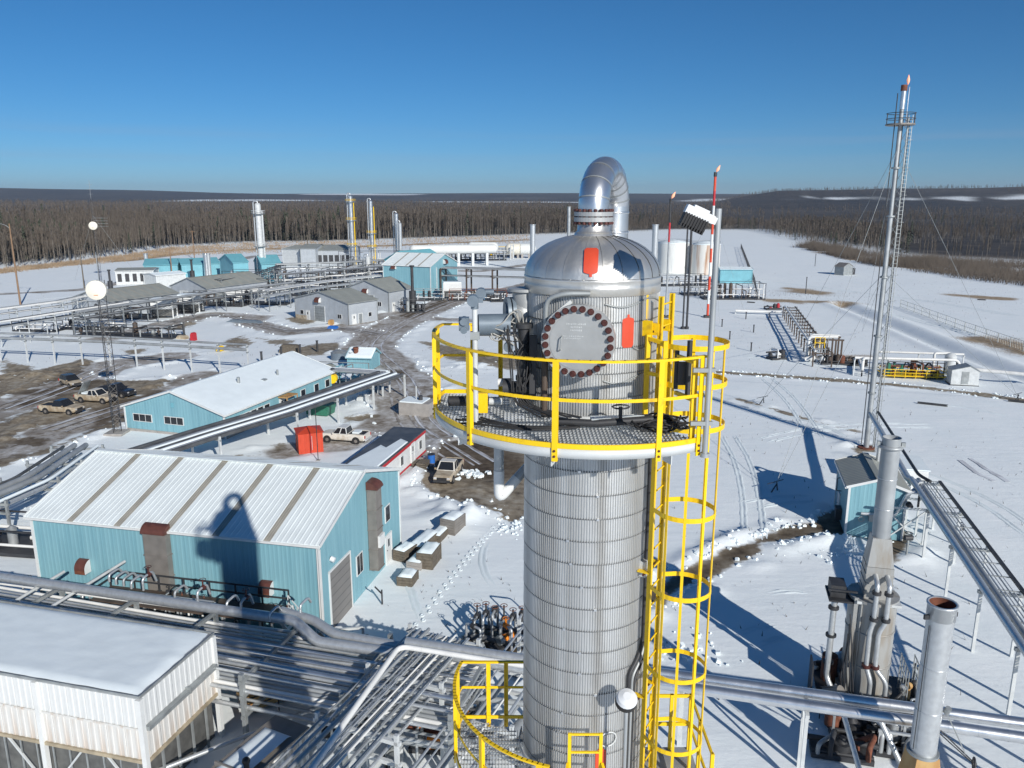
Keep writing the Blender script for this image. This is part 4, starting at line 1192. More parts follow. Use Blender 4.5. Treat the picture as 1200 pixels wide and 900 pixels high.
def building(name, label, corner, rz, L, W, eave, rise, wm='teal', rm='roof_white', trim='white', bays=None, strip=None, group=None, cat='building', pitch=.3, snow=None, base=None, back_eave=None):
    T = thing(name, label, cat, corner, rz, group)
    gab = lambda t: eave+rise*(1-abs(2*t-1))
    part('wall', ribwall((0,0), (L,0), 0, lambda t: eave, pitch), M[wm], T)
    part('wall', ribwall((L,0), (L,W/2), 0, lambda t: eave+rise*t, pitch).merge(ribwall((L,W/2), (L,W), 0, lambda t: eave+rise*(1-t), pitch)), M[wm], T)
    part('wall', ribwall((L,W), (0,W), 0, lambda t: eave, pitch), M[wm], T)
    part('wall', ribwall((0,W), (0,W/2), 0, lambda t: eave+rise*t, pitch).merge(ribwall((0,W/2), (0,0), 0, lambda t: eave+rise*(1-t), pitch)), M[wm], T)
    n = bays or max(1, int(L/4)); sw = strip or 0.0
    over = .3; Lr = L+2*over; bw = Lr/n
    sheet = roof_sheet(bw-sw, W/2, rise, .40, .022, over=.3).mesh('roof_sheet', M[rm])
    st = roof_sheet(sw, W/2, rise, .15, .015, over=.3).mesh('skylight_strip', M['skylight']) if sw else None
    for i in range(n):
        x = -over+i*bw+sw/2
        obj('roof_sheet', sheet, T, (x, 0, eave+.05))
        obj('roof_sheet', sheet, T, (L-x, W, eave+.05), (0,0,PI))
        if st and i > 0:
            obj('skylight_strip', st, T, (x-sw, 0, eave+.052)); obj('skylight_strip', st, T, (L-x+sw, W, eave+.052), (0,0,PI))
    if sw:
        edge = roof_sheet(sw/2, W/2, rise, .3, .02, over=.3).mesh('roof_edge', M[rm])
        for x in (-over, L+over-sw/2):
            obj('roof_edge', edge, T, (x, 0, eave+.05)); obj('roof_edge', edge, T, (x+sw/2, W, eave+.05), (0,0,PI))
    part('ridge_cap', MB().bar((-over, W/2, eave+rise+.10), (L+over, W/2, eave+rise+.10), .5, .04), M[rm], T)
    s = rise/(W/2)
    for x in (-over-.02, L+over+.02):
        for a, b in (((x, -.3, eave-.3*s), (x, W/2, eave+rise)), ((x, W+.3, eave-.3*s), (x, W/2, eave+rise))):
            part('rake_trim', MB().bar(Vec(a)+Z*.02, Vec(b)+Z*.02, .05, .22), M[trim], T)
    for y, o in ((-.33, 1), (W+.33, -1)):
        part('gutter', MB().box(-over, L+over, y-.06, y+.06, eave-.3*s-.12, eave-.3*s+.02), M[trim], T)
    for x, y in ((0,0), (L,0), (L,W), (0,W)):
        part('corner_trim', MB().box(x-.09, x+.09, y-.09, y+.09, .02, eave-.02), M[trim], T)
    if base: part('foundation', MB().box(-.06, L+.06, -.06, W+.06, -.3, .28), M[base], T)
    if snow:
        for sd in snow:
            mb = MB(); vs = []; nx, ny = 24, 8; rr = random.Random(int(L*10))
            for i in range(nx+1):
                for j in range(ny+1):
                    x = -over+Lr*i/nx; y = -.25+(W/2+.25)*j/ny
                    e_ = 0.0 if (i in (0, nx) or j == 0) else 1.0
                    zz = eave+s*y+.07+e_*(.10+.03*rr.random())
                    vs.append((x, y, zz) if sd == 'f' else (L-x, W-y, zz))
            mb.add(vs, [(i*(ny+1)+j, (i+1)*(ny+1)+j, (i+1)*(ny+1)+j+1, i*(ny+1)+j+1) for i in range(nx) for j in range(ny)], True)
            part('snow_cover', mb, M['snow_top'], T)
    return T
def hood_vent(T, L, W, side, x, z, w=.8, h=.9, d=.6):
    o, e, nn = wallframe(T, L, W, side)
    c = o+e*x+Z*z
    mb = MB(); n = 6; vs = []
    for sg in (-1, 1):
        vs += [c+e*sg*w/2+nn*.03-Z*h/2, c+e*sg*w/2+nn*.03+Z*h/2]
        vs += [c+e*sg*w/2+nn*(.03+d*math.sin(PI/2*k/n))+Z*(h/2-h*.65*(1-math.cos(PI/2*k/n))) for k in range(1, n+1)]
        vs += [c+e*sg*w/2+nn*(.03+d)-Z*h/2]
    m_ = n+3
    body = MB().add(vs, [tuple(range(m_)), tuple(range(2*m_-1, m_-1, -1)), (0, m_, 2*m_-1, m_-1)])
    hd = part('hood_vent', body, M['white'], T)
    top = MB(); v2 = []
    for k in range(1, m_): v2 += [vs[k]+(vs[k]-c)*.015, vs[m_+k]+(vs[m_+k]-c)*.015]
    top.add(v2, [(2*k, 2*k+1, 2*k+3, 2*k+2) for k in range(m_-2)])
    part('hood_top', top, M['brown'], hd)
    part('hood_louvre', MB().obox(c+nn*(.05+d)-Z*h*.33, e*w*.46, nn*.015, Z*h*.14), M['rust'], hd)
def wall_duct(T, L, W, side, x, z0, z1, w=1.1, d=.55):
    o, e, nn = wallframe(T, L, W, side)
    c = o+e*x
    k = max(2, int((z1-z0)/1.3)); root = None
    b = MB()
    b.obox(c+nn*(d/2+.04)+Z*(z0+z1)/2, e*w/2, nn*d/2, Z*(z1-z0)/2)
    dt = part('wall_duct', b, M['duct'], T)
    for i in range(k+1):
        part('duct_flange', MB().obox(c+nn*(d/2+.04)+Z*(z0+(z1-z0)*i/k), e*(w/2+.05), nn*(d/2+.05), Z*.035), M['duct'], dt)
    vs = []; n = 6
    for sg in (-1, 1):
        for i in range(n+1):
            a = PI/2*i/n
            vs.append(c+e*sg*(w/2+.04)+nn*(.03+(d+.18)*math.sin(a))+Z*(z1+.06+.55*math.cos(a)))
        vs.append(c+e*sg*(w/2+.04)+nn*.03+Z*(z1+.06))
    m_ = n+2
    cap = MB().add(vs, [(i, i+1, m_+i+1, m_+i) for i in range(n)]+[tuple(range(m_)), tuple(range(2*m_-1, m_-1, -1))])
    part('duct_cap', cap, M['brown'], dt)

def build_warehouse():
    a = Vec((-33.0, 51.3, 0)); b = Vec((-12.25, 46.7, 0))
    rz = math.atan2(b.y-a.y, b.x-a.x); L = (b-a).length; W = 14.4
    T = building('warehouse', 'large teal metal building with ribbed white roof and tan strips at left of the column', a, rz, L, W, 6.8, 2.3, 'teal', 'roof_white', bays=6, strip=.5)
    hood_vent(T, L, W, 'f', 3.9, 3.5); hood_vent(T, L, W, 'f', 17.6, 3.4)
    wall_duct(T, L, W, 'f', 9.9, .5, 6.5, 1.7, .5)
    wall_duct(T, L, W, 'r', 8.4, 1.2, 7.4, 1.1, .7)
    add_door(T, L, W, 'r', 2.9, 3.2, 4.1, 'door_grey', 0, 'roll_up_door')
    add_window(T, L, W, 'r', 6.1, 2.5, 1.0, 1.4, 2)
    add_door(T, L, W, 'r', 11.7, 1.1, 2.3, 'white', 1)
    add_window(T, L, W, 'r', 11.7, 4.1, .9, 1.2, 1)
    part('downspout', MB().bar((L+.14, -.12, 1.5), (L+.14, -.12, 6.4), .12, .12), M['white'], T)
    lm = MB().cyl((L+.05, 1.6, 5.0), (L+.32, 1.6, 4.9), .18, n=12)
    part('wall_lamp', lm, M['lamp_white'], T)
    part('exhaust_louvre', MB().obox((L+.8, 8.4, 3.4), (.12,0,0), (0,.45,0), (0,0,.45)), M['white'], T)
    return T, a, b, rz, L
WH, WA, WB, WRZ, WL = build_warehouse()
def whp(x, y, z): # local warehouse coordinates to world
    e = (WB-WA).normalized(); n = Vec((-e.y, e.x, 0))
    return WA + e*x + n*y + Z*z

# steel platform with black railing along the warehouse front
def wh_platform():
    T = thing('walkway_platform', 'brown steel walkway with black railing along the front wall of the large teal building', 'platform', whp(6.6, 0, 0), WRZ)
    L_ = 13.0
    part('deck', MB().box(0, L_, -3.0, -1.0, 2.65, 2.75), M['rack_brown'], T)
    part('snow_patch', MB().box(.8, 3.6, -2.6, -1.5, 2.753, 2.79).box(6.0, 8.2, -2.4, -1.6, 2.753, 2.78), M['snow_top'], T)['kind'] = 'stuff'
    for i in range(8): 
        x = L_*i/7
        part('railing_post', MB().bar((x, -1.05, 2.75), (x, -1.05, 3.9), .09, .09), M['steel_dark'], T)
        part('leg', MB().bar((x, -1.3, 0), (x, -1.3, 2.65), .12, .12), M['steel_dark'], T)
    for z in (3.3, 3.88): part('rail', MB().bar((0, -1.05, z), (L_, -1.05, z), .085, .085).bar((0, -1.05, z), (0, -2.9, z), .085, .085), M['steel_dark'], T)
    # stair at the right end
    for s in (-1.4, -2.5): part('stair_stringer', MB().bar((L_, s, 2.65), (L_+2.2, s, .1), .06, .22), M['steel_light'], T)
    for i in range(7): part('step', MB().box(L_+.15+.29*i, L_+.42+.29*i, -2.5, -1.4, 2.4-.35*i, 2.43-.35*i), M['steel_light'], T)
    for i in range(4): part('railing_post', MB().bar((L_+.1+.6*i, -1.36, 2.6-.7*i), (L_+.1+.6*i, -1.36, 3.7-.7*i), .05, .05), M['steel_light'], T)
    part('rail', MB().bar((L_+.1, -1.36, 3.7), (L_+2.1, -1.36, 1.4), .05, .05).bar((L_+.1, -1.36, 3.2), (L_+2.1, -1.36, .9), .04, .04), M['steel_light'], T)
    # frame at the far corner
    part('door_canopy', MB().bar((L_+2.6, -2.2, 2.0), (L_+5.0, -1.2, 2.0), .14, .14).bar((L_+2.6, -2.2, 0), (L_+2.6, -2.2, 2.0), .14, .14).bar((L_+5.0, -1.2, 0), (L_+5.0, -1.2, 2.0), .14, .14), M['steel_light'], T)
wh_platform()

# ------------------------------------------------------------------ near pipe racks
def pipe_thing(label, pts, r, mt='pipe', rad=None, n=14, supports=None, name='pipe', bands=True, group=None, saddle=0.0):
    """one long pipe with clamp bands and, where given, posts down to the ground"""
    pts = [Vec(p) for p in pts]
    T = thing(name, label, 'pipe', (pts[0].x, pts[0].y, 0), 0, group)
    path = fillet(pts, rad, 5) if rad and len(pts) > 2 else pts
    part('pipe_run', MB().tube(path, r, n), M[mt], T, True)
    if bands:
        for a, b in zip(pts[:-1], pts[1:]):
            d = (b-a); L = d.length; d.normalize(); k = int(L/1.2)
            if k > 24: k = 24
            bm = MB()
            for i in range(1, k):
                q = a+d*(L*i/k); bm.cyl(q-d*.02, q+d*.02, r+.008, n=n, cap=False)
            if bm.v: part('joint_bands', bm, M[mt], T, True)['kind'] = 'stuff'
    if supports:
        for a, b in zip(pts[:-1], pts[1:]):
            d = b-a; L = d.length; k = max(1, int(L/supports)); dn = Vec((d.x, d.y, 0)).normalized(); sd = Vec((-dn.y, dn.x, 0))
            for i in range(k+1):
                q = a+d*(i/k)
                part('support_post', MB().bar((q.x, q.y, 0), (q.x, q.y, q.z-r-.12), .16, .16), M['steel_light'], T, True)
                part('support_beam', MB().obox((q.x, q.y, q.z-r-.06), sd*(r+.25), dn*.08, Z*.06), M['steel_light'], T, True)
    return T
def rack(label, pts, wd, zs, pipes, spacing=6.0, post='steel_light', beam='steel_light', post_w=.2, ext=.3, group=None, brace=False, name='pipe_rack', bands=False, n=8, side=0.0):
    """posts and cross beams along a ground polyline; pipes = (offset, level height, radius, material)"""
    pts = [Vec((p[0], p[1], 0)) for p in pts]
    T = thing(name, label, 'pipe rack', pts[0], 0, group)
    # offset directions with mitred corners
    segs = [(pts[i+1]-pts[i]).normalized() for i in range(len(pts)-1)]
    nrm = [Vec((-s.y, s.x, 0)) for s in segs]
    def corner(i, off):
        if i == 0: return pts[0]+nrm[0]*off
        if i == len(pts)-1: return pts[-1]+nrm[-1]*off
        m = (nrm[i-1]+nrm[i]).normalized(); return pts[i]+m*(off/max(.35, m.dot(nrm[i])))
    pm = None
    for i, s in enumerate(segs):
        L = (pts[i+1]-pts[i]).length; k = max(1, int(round(L/spacing)))
        for j in range(k+1 if i == len(segs)-1 else k):
            q = pts[i]+s*(L*j/k)
            for o in (-wd/2, wd/2):
                part('post', MB().bar(q+nrm[i]*o, q+nrm[i]*o+Z*(max(zs)+ext), post_w, post_w, up=nrm[i]), M[post], T, True)
            for z in zs:
                part('beam', MB().obox(q+Z*(z-.12), nrm[i]*(wd/2+.2), s*.09, Z*.10), M[beam], T, True)
            if brace and j < k:
                q2 = pts[i]+s*(L*(j+1)/k); o = -wd/2
                part('brace', MB().bar(q+nrm[i]*o+Z*.3, q2+nrm[i]*o+Z*(max(zs)-.2), .1, .1), M[post], T, True)
    for off, z, r, mt in pipes:
        path = [corner(i, off)+Z*(z+r) for i in range(len(pts))]
        if len(path) > 2: path = fillet(path, .8, 4)
        part('pipe', MB().tube(path, r, n), M[mt], T, True)
    return T

R0, R1 = P(-60, 668, 3.6), P(612, 776, 4.4)
rk0, rk1 = Vec((-40, 46.5, 0)), Vec((1.2, 34.6, 0))
rdir = (rk1-rk0).normalized(); rn = Vec((-rdir.y, rdir.x, 0))
def RK(t, off, z): return rk0 + rdir*t + rn*off + Z*z
RL = (rk1-rk0).length
rr = random.Random(21)
lv = []
for i in range(17): lv.append((-2.65+.33*i, 3.35, rr.choice((.08, .10, .13, .11)), rr.choice(('pipe', 'pipe_dull', 'pipe_white', 'pipe'))))
for i in range(7): lv.append((-2.4+.62*i, 2.2, rr.choice((.08, .12, .16)), rr.choice(('pipe_dull', 'pipe', 'pipe_dark'))))
for i in range(4): lv.append((-2.4+.9*i, 4.2, rr.choice((.08, .13)), rr.choice(('pipe', 'alu'))))
rack('main pipe rack crossing in front of the large teal building with many silver pipes', [RK(0,0,0), RK(RL*.92,0,0)], 5.6, (2.2, 3.35, 4.2), lv, 6.0, 'steel', 'steel', .22, bands=True, n=10)
pipe_thing('fat insulated silver pipe on the near rack, bending below the large teal building', [P(-80,664,4.9), P(345,727,4.9), P(372,752,4.2), P(470,766,4.2)], .29, 'pipe', .35, 20)
pipe_thing('second fat silver pipe bending beside the first below the teal building corner', [P(330,716,4.7), P(368,727,4.6), P(392,743,4.3), P(640,789,4.3)], .27, 'pipe', .35, 18)
pipe_thing('pale silver pipe turning off the branch rack towards the column', [P(362,905,5.4), P(468,757,5.4), P(640,784,5.4)], .14, 'pipe_white', .6, 14)
pipe_thing('fat bright silver pipe running level from the branch rack to the column', [P(476,752,5.3), P(640,776,5.3)], .25, 'pipe', None, 18)
pipe_thing('upper of two bright silver pipes running right from the column foot', [P(760,787,4.6), P(1330,866,4.6)], .27, 'alu', None, 20)
pipe_thing('lower of two bright silver pipes running right from the column foot', [P(760,799,4.4), P(1330,884,4.4)], .27, 'alu', None, 20)
def right_bents():
    for k, (u, v, lab) in enumerate(((945, 822, 'pale steel bent holding the two silver pipes left of the heater'), (1235, 862, 'pale steel bent holding the two silver pipes at the right edge'), (800, 800, 'pale steel bent holding the two silver pipes beside the ladder'))):
        q = P(u, v, 4.2)
        T = thing('pipe_bent', lab, 'support', (q.x, q.y, 0), math.radians(-16))
        for y in (-.75, .75): part('post', MB().bar((0,y,0), (0,y,3.95), .17, .17), M['steel_light'], T)
        part('beam', MB().bar((0,-1,4.02), (0,1,4.02), .18, .16), M['steel_light'], T)
        part('brace', MB().bar((0,-.75,.4), (0,.75,3.4), .1, .1), M['steel_light'], T)
right_bents()
# branch rack running towards the viewer
b0, b1 = P(520, 757, 4.0), P(370, 920, 4.0)
bd = Vec((b1.x-b0.x, b1.y-b0.y, 0)).normalized(); bn = Vec((-bd.y, bd.x, 0))
lv = []
for i in range(13): lv.append((-1.7+.27*i, 4.6 if i % 3 else 4.75, rr.choice((.045, .06, .05, .09)), rr.choice(('pipe', 'pipe_white', 'pipe_dull', 'pipe'))))
for i in range(6): lv.append((-1.5+.55*i, 3.5, rr.choice((.08, .13)), rr.choice(('pipe_dull', 'pipe'))))
e0 = Vec((b0.x, b0.y, 0)); e1 = e0 + bd*17
rack('branch pipe rack of thin silver lines running towards the viewer from the main rack', [e0, e1], 4.2, (3.5, 4.6), lv, 4.2, 'steel_light', 'steel_light', .18, bands=True, n=8)
# side rack between branch and column
lv = [(-1.3, 3.6, .06, 'pipe'), (-.9, 3.6, .045, 'pipe'), (-.3, 3.6, .09, 'pipe_dull'), (.4, 3.6, .05, 'pipe_white'), (1.1, 3.6, .08, 'pipe'), (-.8, 2.4, .10, 'pipe_dull'), (.6, 2.4, .08, 'pipe')]
s0, s1 = P(640, 745, 3.2), P(508, 930, 3.2)
rack('second branch rack of silver pipes between the thin-line rack and the column', [s0, s1], 3.4, (2.4, 3.6), lv, 4.5, 'steel_light', 'steel_light', .18, n=10)
for k, (a, b, z, r, mt, lab) in enumerate((
    ((470, 806), (640, 828), 3.0, .16, 'pipe_dull', 'dull pipe crossing under the branch racks, upper of the crossing pipes'),
    ((450, 838), (640, 866), 1.6, .22, 'pipe_dark', 'dark pipe near the ground under the branch racks'),
    ((470, 868), (660, 892), 1.2, .18, 'pipe_dull', 'lowest dull pipe crossing near the bottom edge left of the column'),
    ((470, 852), (640, 878), .5, .14, 'rust', 'rusty pipe lying under the branch racks'),
    ((180, 905), (470, 790), 1.4, .12, 'pipe', 'silver pipe slanting between the cooler and the branch rack'),
    ((560, 905), (690, 760), 2.2, .3, 'pipe_dull', 'thick grey pipe slanting behind the lower yellow railing'))):
    pipe_thing(lab, [P(*a, z), P(*b, z)], r, mt, None, 12, 6.0 if k in (0, 2) else None)
# goosenecks with red-brown valves standing on the fat pipe
def goosenecks():
    k = 0
    for (u, v, h) in ((128,676,.6), (136,679,.6), (145,681,.6), (154,684,.6), (168,686,1.0), (205,696,.6), (232,702,1.0), (266,710,.7), (283,714,1.0), (316,722,.6), (352,712,.6)):
        p = P(u, v+4, 4.9); k += 1
        valve = k in (5, 7, 9)
        T = thing('gooseneck_pipe', ('bent silver branch pipe with red-brown valve, number ' if 0 else ('silver gooseneck with red-brown valve on the fat pipe, ' if valve else 'small silver gooseneck standing on the fat pipe, ')) +
                  ('by the left end of the walkway', 'just right of the leftmost one', 'third from the left end', 'fourth from the left end', 'beside the left railing corner', 'below the grey wall duct', 'right of the grey wall duct', 'in front of the column shadow', 'within the column shadow', 'left of the walkway stair', 'nearest the walkway stair')[k-1], 'pipe', (p.x, p.y, p.z-.1), WRZ, 'goosenecks on the fat pipe')
        part('riser', MB().tube(fillet([(0,0,0), (0,0,h*.75), (.1,.8,h*.9), (.1,1.1,.1)], .22, 4), .075, 8), M['pipe' if k % 3 else 'pipe_dull'], T)
        if valve:
            vb = part('valve', MB().cyl((.05,.45,h*.75), (.07,.62,h*.82), .16, n=10).cyl((.06,.52,h*.8), (.06,.52,h*.8+.5), .05, n=8), M['bolt'], T)
            part('handwheel', MB().tube([(.06+.2*math.cos(a), .52+.2*math.sin(a), h*.8+.5) for a in [2*PI*i/10 for i in range(10)]], .02, 5, closed=True), M['bolt'], vb)
goosenecks()
def wall_clutter():
    for k, (a, b, z, r, mt, lab) in enumerate((
        ((-60, 668), (250, 706), 3.6, .10, 'pipe', 'slim silver pipe just behind the fat pipe at left'), ((-60, 676), (330, 728), 3.4, .07, 'pipe_white', 'slim pale pipe just in front of the fat pipe at left'),
        ((-60, 690), (350, 742), 3.2, .12, 'pipe', 'second slim silver pipe in front of the fat pipe'), ((-60, 700), (300, 748), 2.6, .09, 'pipe_dull', 'dull slim pipe below the fat pipe'),
        ((-60, 712), (420, 772), 3.0, .11, 'alu', 'bright slim pipe nearest the cooler roof'), ((120, 722), (470, 775), 3.3, .08, 'pipe_white', 'pale slim pipe crossing behind the cooler corner'), ((250, 752), (440, 778), 3.7, .15, 'alu', 'brightest short pipe right of the cooler corner'))):
        pipe_thing(lab, [P(*a, z), P(*b, z)], r, mt, None, 10)
    rr = random.Random(91)
    for k, (u, v, lab) in enumerate(((175, 712, 'dark valves below the fat pipe, left of the grey wall duct'), (240, 722, 'dark valves below the fat pipe, right of the grey wall duct'), (310, 733, 'dark valves below the fat pipe in the column shadow'), (60, 706, 'dark valves below the fat pipe near the left picture edge'))):
        p = P(u, v, 1.5); T = thing('valve_group', lab, 'valves', (p.x, p.y, 0), WRZ, 'valve groups below the fat pipe')
        for i in range(5):
            x = -1.6+.8*i; h = rr.uniform(1.6, 2.8)
            part('riser', MB().tube(fillet([(x,-.5,0),(x,-.5,h),(x,.9,h),(x,.9,0)], .2, 3), rr.uniform(.05,.09), 7), M[rr.choice(('pipe','pipe_white','pipe_dull'))], T)
            v_ = part('valve', MB().cyl((x-.2,.1,h),(x+.2,.1,h),.15,n=9).cyl((x,.1,h),(x,.1,h+.4),.05,n=6), M[rr.choice(('steel_dark','bolt','rust'))], T)
            part('handwheel', MB().tube([(x+.17*math.cos(a), .1+.17*math.sin(a), h+.4) for a in [2*PI*q/8 for q in range(8)]], .02, 4, closed=True), M['steel_dark'], v_)
wall_clutter()
# slanting conduits crossing the rack at left
for (a, b, z0, z1, lab) in (((15,706), (75,670), 4.4, 4.4, 'thin pale conduit slanting over the rack, left one of the pair'), ((52,716), (146,658), 4.6, 4.6, 'thin pale conduit slanting over the rack to the walkway corner')):
    pipe_thing(lab, [P(*a, z0), P(*b, z1)], .10, 'steel_light', None, 8, None, bands=False)

# ------------------------------------------------------------------ white cooler housing, bottom left
def build_cooler():
    FR = P(163, 818, 6.0); BR = P(249, 744, 6.0)
    d = Vec((BR.x-FR.x, BR.y-FR.y, 0)); W = d.length; d.normalize(); e = Vec((d.y, -d.x, 0))    # e points right
    L = 17.0
    o = FR - e*L
    rz = math.atan2(e.y, e.x)
    T = thing('air_cooler', 'big white rust-streaked cooler housing with snowy roof in the bottom left corner', 'cooler', (o.x, o.y, 0), rz)
    zb, zm, zt = 2.75, 4.35, 6.0
    n = 17
    pan = MB().merge(ribwall((.004,0), (.996,0), zm+.03, lambda t: zt-.05, .25, .02)).mesh('upper_panel', M['white'])
    pan2 = MB().merge(ribwall((.004,0), (.996,0), zb, lambda t: zm-.03, .25, .02)).mesh('lower_panel', M['white_rust'])
    for i in range(n):
        obj('upper_panel', pan, T, (i*L/n, 0, 0)); obj('lower_panel', pan2, T, (i*L/n, 0, 0))
    m_ = 5
    for i in range(m_):
        ob = obj('upper_panel', pan, T, (L, i*W/m_, 0), (0,0,PI/2)); ob.scale = (W/m_, 1, 1)
        ob = obj('lower_panel', pan2, T, (L, i*W/m_, 0), (0,0,PI/2)); ob.scale = (W/m_, 1, 1)
    part('back_wall', MB().box(.05, L-.05, W-.04, W, zb, zt-.05), M['white'], T)
    part('left_wall', MB().box(0, .04, 0, W, zb, zt-.05), M['white'], T)
    part('roof', MB().box(-.05, L+.05, -.05, W+.05, zt-.05, zt+.06), M['grating'], T)
    for y in (-.05, W+.05): part('roof_edge', MB().bar((-.05,y,zt+.08), (L+.05,y,zt+.08), .07, .10), M['steel'], T)
    part('roof_edge', MB().bar((L+.05,-.05,zt+.08), (L+.05,W+.05,zt+.08), .07, .10), M['steel'], T)
    nx, ny = 60, 22; vs = []
    for i in range(nx+1):
        for j in range(ny+1):
            x = .05+(L-.15)*i/nx; y = .05+(W-.1)*j/ny
            e_ = min(1, min(x/.35, (L-.1-x)/(.22+.28*(mnoise.noise((y*.9, 3, 0))+.7)+3.2*max(0, y/W-.55)), (y+.02)/(.22+.10*mnoise.noise((x*1.3, 9, 0))), (W-y)/.35))
            zz = zt+.05+.16*max(-.2, e_)+.02*mnoise.noise((x*.8, y*2.2, 0))
            vs.append((x, y, zz))
    part('snow_cover', MB().add(vs, [(i*(ny+1)+j, (i+1)*(ny+1)+j, (i+1)*(ny+1)+j+1, i*(ny+1)+j+1) for i in range(nx) for j in range(ny)], True), M['snow_top'], T)
    part('mid_rail', MB().bar((0,-.05,zm), (L,-.05,zm), .05, .09), M['white_rust'], T)
    part('tube_header', MB().bar((L+.16,.1,zm+.02), (L+.16,W-.2,zm+.02), .26, .20), M['steel'], T)
    part('header_flange', MB().bar((L+.16,W*.55,zm+.05), (L+.16,W*.55+.12,zm+.05), .32, .3), M['steel'], T)
    part('sill_beam', MB().bar((-.05,-.04,zb-.08), (L+.05,-.04,zb-.08), .14, .16).bar((L+.04,0,zb-.08), (L+.04,W,zb-.08), .14, .16), M['sill'], T)
    for x, y in [(L, 0), (L, W)]+[(L-5.7*i, 0) for i in range(1, 3)]:
        part('column_post', MB().bar((x,y-.03,0), (x,y-.03,zt-.06), .24, .24), M['white'], T)
    for x in [L-.5-i*.95 for i in range(16)]:
        part('screen_frame', MB().bar((x,.02,.2), (x,.02,zb), .06, .06), M['steel'], T)
    for y in [W*i/5 for i in range(1, 5)]:
        part('screen_frame', MB().bar((L-.02,y,.1), (L-.02,y,zb), .10, .10), M['steel'], T)
    for i in range(3):
        x = L-5.7*i
        part('brace', MB().bar((x-.2,0,.2), (x-2.2,0,zb-.1), .09, .09), M['steel_light'], T); part('brace', MB().bar((x-5.5,0,.2), (x-3.5,0,zb-.1), .09, .09), M['steel_light'], T)
    part('inside_screen', MB().box(.3, L-.25, .30, .34, .1, zb).box(L-.34, L-.30, .3, W-.2, .1, zb), M['mesh_screen'], T)['kind'] = 'stuff'
    part('fan_deck', MB().box(.1, L-.1, .1, W-.1, zb-.02, zb+.02), M['steel_dark'], T)
build_cooler()
def box_trailer():
    a = P(360, 852, 2.7); c = P(300, 905, 2.7)
    d = Vec((a.x-c.x, a.y-c.y, 0)).normalized(); e = Vec((d.y, -d.x, 0))
    L, W = 5.6, 2.0
    o = a - d*L - e*W*1.0
    T = thing('skid_building', 'small snow-topped white box building below the racks at the bottom edge', 'shed', (a.x-d.x*L, a.y-d.y*L, 0), math.atan2(d.y, d.x))
    part('body', MB().box(0, L, 0, W, .3, 2.6), M['white_rust'], T)
    part('side_sheet', ribwall((0,0), (L,0), .32, lambda t: 2.58, .4, .03), M['white_rust'], T)
    part('roof', MB().box(-.08, L+.08, -.08, W+.08, 2.6, 2.68), M['duct'], T)
    nx, ny = 26, 10; vs = []
    for i in range(nx+1):
        for j in range(ny+1):
            x, y = .15+(L-1.0)*i/nx, .2+(W-.3)*j/ny
            e_ = min(1, x/.3, (L-.85-x)/.3, y/.3+.2, (W-.1-y)/.3)
            vs.append((x, y, 2.66+.2*e_+.02*mnoise.noise((x, y, 1))))
    part('snow_cover', MB().add(vs, [(i*(ny+1)+j, (i+1)*(ny+1)+j, (i+1)*(ny+1)+j+1, i*(ny+1)+j+1) for i in range(nx) for j in range(ny)], True), M['snow_top'], T)
    part('seam_batten', MB().box(1.6, 1.7, -.02, W+.02, 2.68, 2.92), M['duct'], T)
    part('roof_vent', MB().cyl((1.9,.35,2.6), (1.9,.35,3.2), .13, n=10).sphere((1.9,.35,3.3), .19, 10, 6), M['black'], T)
    part('skid_base', MB().box(-.1, L+.1, 0, W, 0, .28), M['steel_dark'], T)
    return T
box_trailer()
